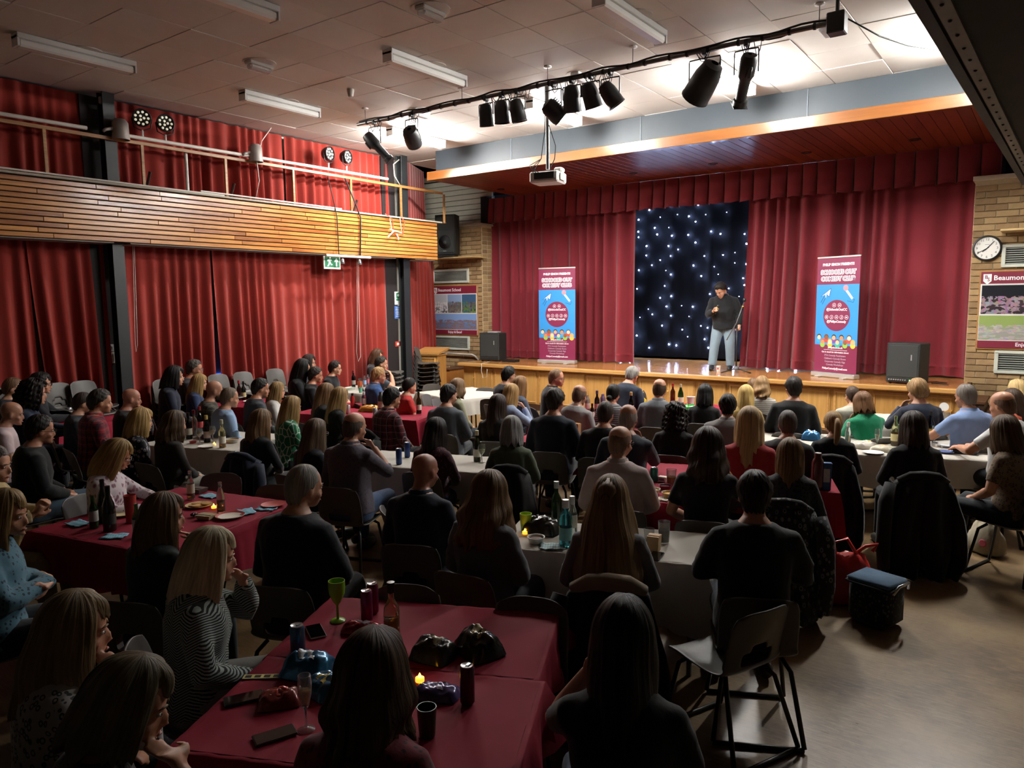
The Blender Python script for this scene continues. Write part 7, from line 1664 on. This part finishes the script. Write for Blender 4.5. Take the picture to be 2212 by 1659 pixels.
# ------------------------------------------------------------------ the comedian, standing
def comedian():
    mb = MB(); top = MB(); tr = MB(); sh = MB()
    # facing +y locally; built upright with a stoop
    T = [(.78, .185, .15, .0), (.84, .185, .15, .0), (.92, .185, .145, .0), (1.0, .195, .165, .012), (1.1, .195, .17, .022), (1.2, .195, .15, .03), (1.28, .195, .135, .05), (1.34, .175, .118, .075), (1.385, .14, .10, .10), (1.42, .10, .08, .12), (1.45, .07, .066, .13)]
    def tors(b, inf, z0, z1): b.rings([_ring(a+inf, y+d+inf, y-d-inf, z, 22, 2.3) for z, a, d, y in T if z0 <= z <= z1])
    tors(mb, 0, .84, 1.46); tors(top, .024, .78, 1.425)
    sR, eR, wR = (.19, .07, 1.31), (.275, .10, 1.06), (.15, .30, 1.13); sL, eL, wL = (-.19, .07, 1.31), (-.285, .03, 1.06), (-.30, .14, .84)
    for S, E, W, T_, N, sd in ((sR, eR, wR, (.10, .36, 1.20), (-1, 0, .3), 1), (sL, eL, wL, (-.29, .20, .76), (1, 0, 0), -1)):
        pth = [vlerp(S, (0, .08, 1.34), .4), S, vlerp(S, E, .4), vlerp(S, E, .75), E, vlerp(E, W, .35), vlerp(E, W, .7), W]; rd = [.065, .07, .062, .055, .05, .048, .04, .031]
        mb.tube(pth, rd, 12); top.tube(pth[:-1]+[vlerp(E, W, .92)], [r+.02 for r in rd], 12); hand_parts(mb, W, T_, N, -sd, .5, .75)
    for s, kx, ax, ay in ((1, .155, .19, .10), (-1, -.13, -.135, .0)):
        h = (s*.095, 0, .86); k = (kx, .05, .46); a = (ax, ay-.03, .08)
        mb.tube([(s*.08, 0, .92), h, vlerp(h, k, .5), k, vlerp(k, a, .3), a], [.1, .095, .08, .06, .06, .04], 12); tr.tube([(s*.08, 0, .93), h, vlerp(h, k, .5), k, vlerp(k, a, .3), vlerp(k, a, .8), vlerp(k, a, .97)], [.118, .114, .106, .090, .086, .080, .082], 14)
        mb.tube([(ax, ay-.06, .05), (ax, ay+.06, .045), (ax, ay+.15, .03)], [.035, .036, .026], 8)
        sh.tube([(ax, ay-.09, .05), (ax, ay-.03, .055), (ax, ay+.06, .05), (ax, ay+.16, .034), (ax, ay+.20, .028)], [.035, .047, .046, .041, .026], 12)
    tr.rings([_ring(.175, .135, -.135, .84), _ring(.19, .15, -.15, .9), _ring(.185, .15, -.15, .98)])
    # head, bowed and turned
    hd = MB(); head_parts(hd, 0, 0); hv = np.array(hd.v)*1.1; hh = MB(); face_bits(hh, 0, 0); fv = np.array(hh.v)*1.1
    V, F, U = hair_mesh('short', 4, None, 1.5); V = (V-np.array([0, HY, CH]))*1.1
    def bow(v, nod=R_(42), turn=R_(-30)):
        x, y, z = v.T; y, z = y*math.cos(nod)+z*math.sin(nod), -y*math.sin(nod)+z*math.cos(nod); x, y = x*math.cos(turn)-y*math.sin(turn), x*math.sin(turn)+y*math.cos(turn); return np.stack([x, y+.15, z+1.425], 1)
    mb.add(bow(hv), hd.f); mb.tube([(0, .10, 1.34), (0, .13, 1.43), (0, .17, 1.52)], [.065, .06, .055], 12)
    rz = R_(180+14); loc = (COMEDIAN[0], COMEDIAN[1], ST+.005); S_ = 1.0
    V1, F1 = solidify(mb, .0085, 14000, 3); mi = [0]*len(F1)+list(hh.m)
    V2 = np.concatenate([V1, bow(fv)]); F2 = F1+[tuple(k+len(V1) for k in f) for f in hh.f]
    o = link('person', np_mesh('person', V2*S_, F2, [skin_mat('#c9997e'), eye_w, eye_d, hair_mat('#14100e'), mat('lips_c', '#a5665a')], mi=mi), None, loc, rz); tag(o, 'person on stage in a black shirt and pale jeans holding a microphone', 'person')
    V1, F1 = solidify(top, .013, 6000, 5); wob = snoise(V1[:, 0]*12, V1[:, 2]*16+V1[:, 1]*6, 3)*.008; c0 = np.stack([np.zeros(len(V1)), np.full(len(V1), .03), V1[:, 2]], 1); d = V1-c0; d /= np.linalg.norm(d, axis=1, keepdims=True)+1e-6
    link('shirt', np_mesh('shirt', (V1+d*wob[:, None])*S_, F1, cloth_mat('#1c1d20')), o)
    cm = MB(); cm.rings([_ring(.10, .12+.09, .12-.09, 1.405), _ring(.082, .135+.08, .12-.085, 1.455), _ring(.095, .135+.095, .12-.095, 1.43)], cap=False); link('collar', np_mesh('collar', np.array(cm.v)*S_, cm.f, cloth_mat('#1c1d20')), o)
    V1, F1 = solidify(tr, .014, 4000, 5); link('jeans', np_mesh('jeans', V1*S_, F1, cloth_mat('#7f93a0')), o)
    vv = np.array(sh.v)*S_; n2 = len(vv)//2; f2 = len(sh.f)//2
    link('shoe', np_mesh('shoe', vv[:n2], sh.f[:f2], mat('shoe_black', '#161514', .5)), o); link('shoe', np_mesh('shoe', vv[n2:], [tuple(i-n2 for i in f) for f in sh.f[f2:]], mat('shoe_black', '#161514', .5)), o)
    link('hair', np_mesh('hair', bow(V)*S_, F, hair_mat('#1d1815'), uv=U), o)
    mc = empty('microphone', (0, 0, 0)); mc.parent = None
    M = Matrix.Translation(loc) @ Matrix.Rotation(rz, 4, 'Z'); pw = M @ Vector((.085*S_, .355*S_, 1.17*S_)); mc.location = pw; mc.rotation_euler = (0, 0, rz); tag(mc, 'black microphone in the right hand of the person on stage', 'microphone')
    MB().tube([(.03, -.02, -.10), (-.01, .0, .02)], [.011, .014], 10).build('handle', blk, mc, True); MB().ball((-.02, .005, .05), (.026, .026, .03), 12).build('mesh_head', mat('mic_mesh', '#3c3e40', .5, .5), mc, True); MB().tube([(-.005, .0, .005), (-.01, .0, .018)], .0155, 10).build('band', mat('yellow_band', '#c9a83a'), mc)
comedian()
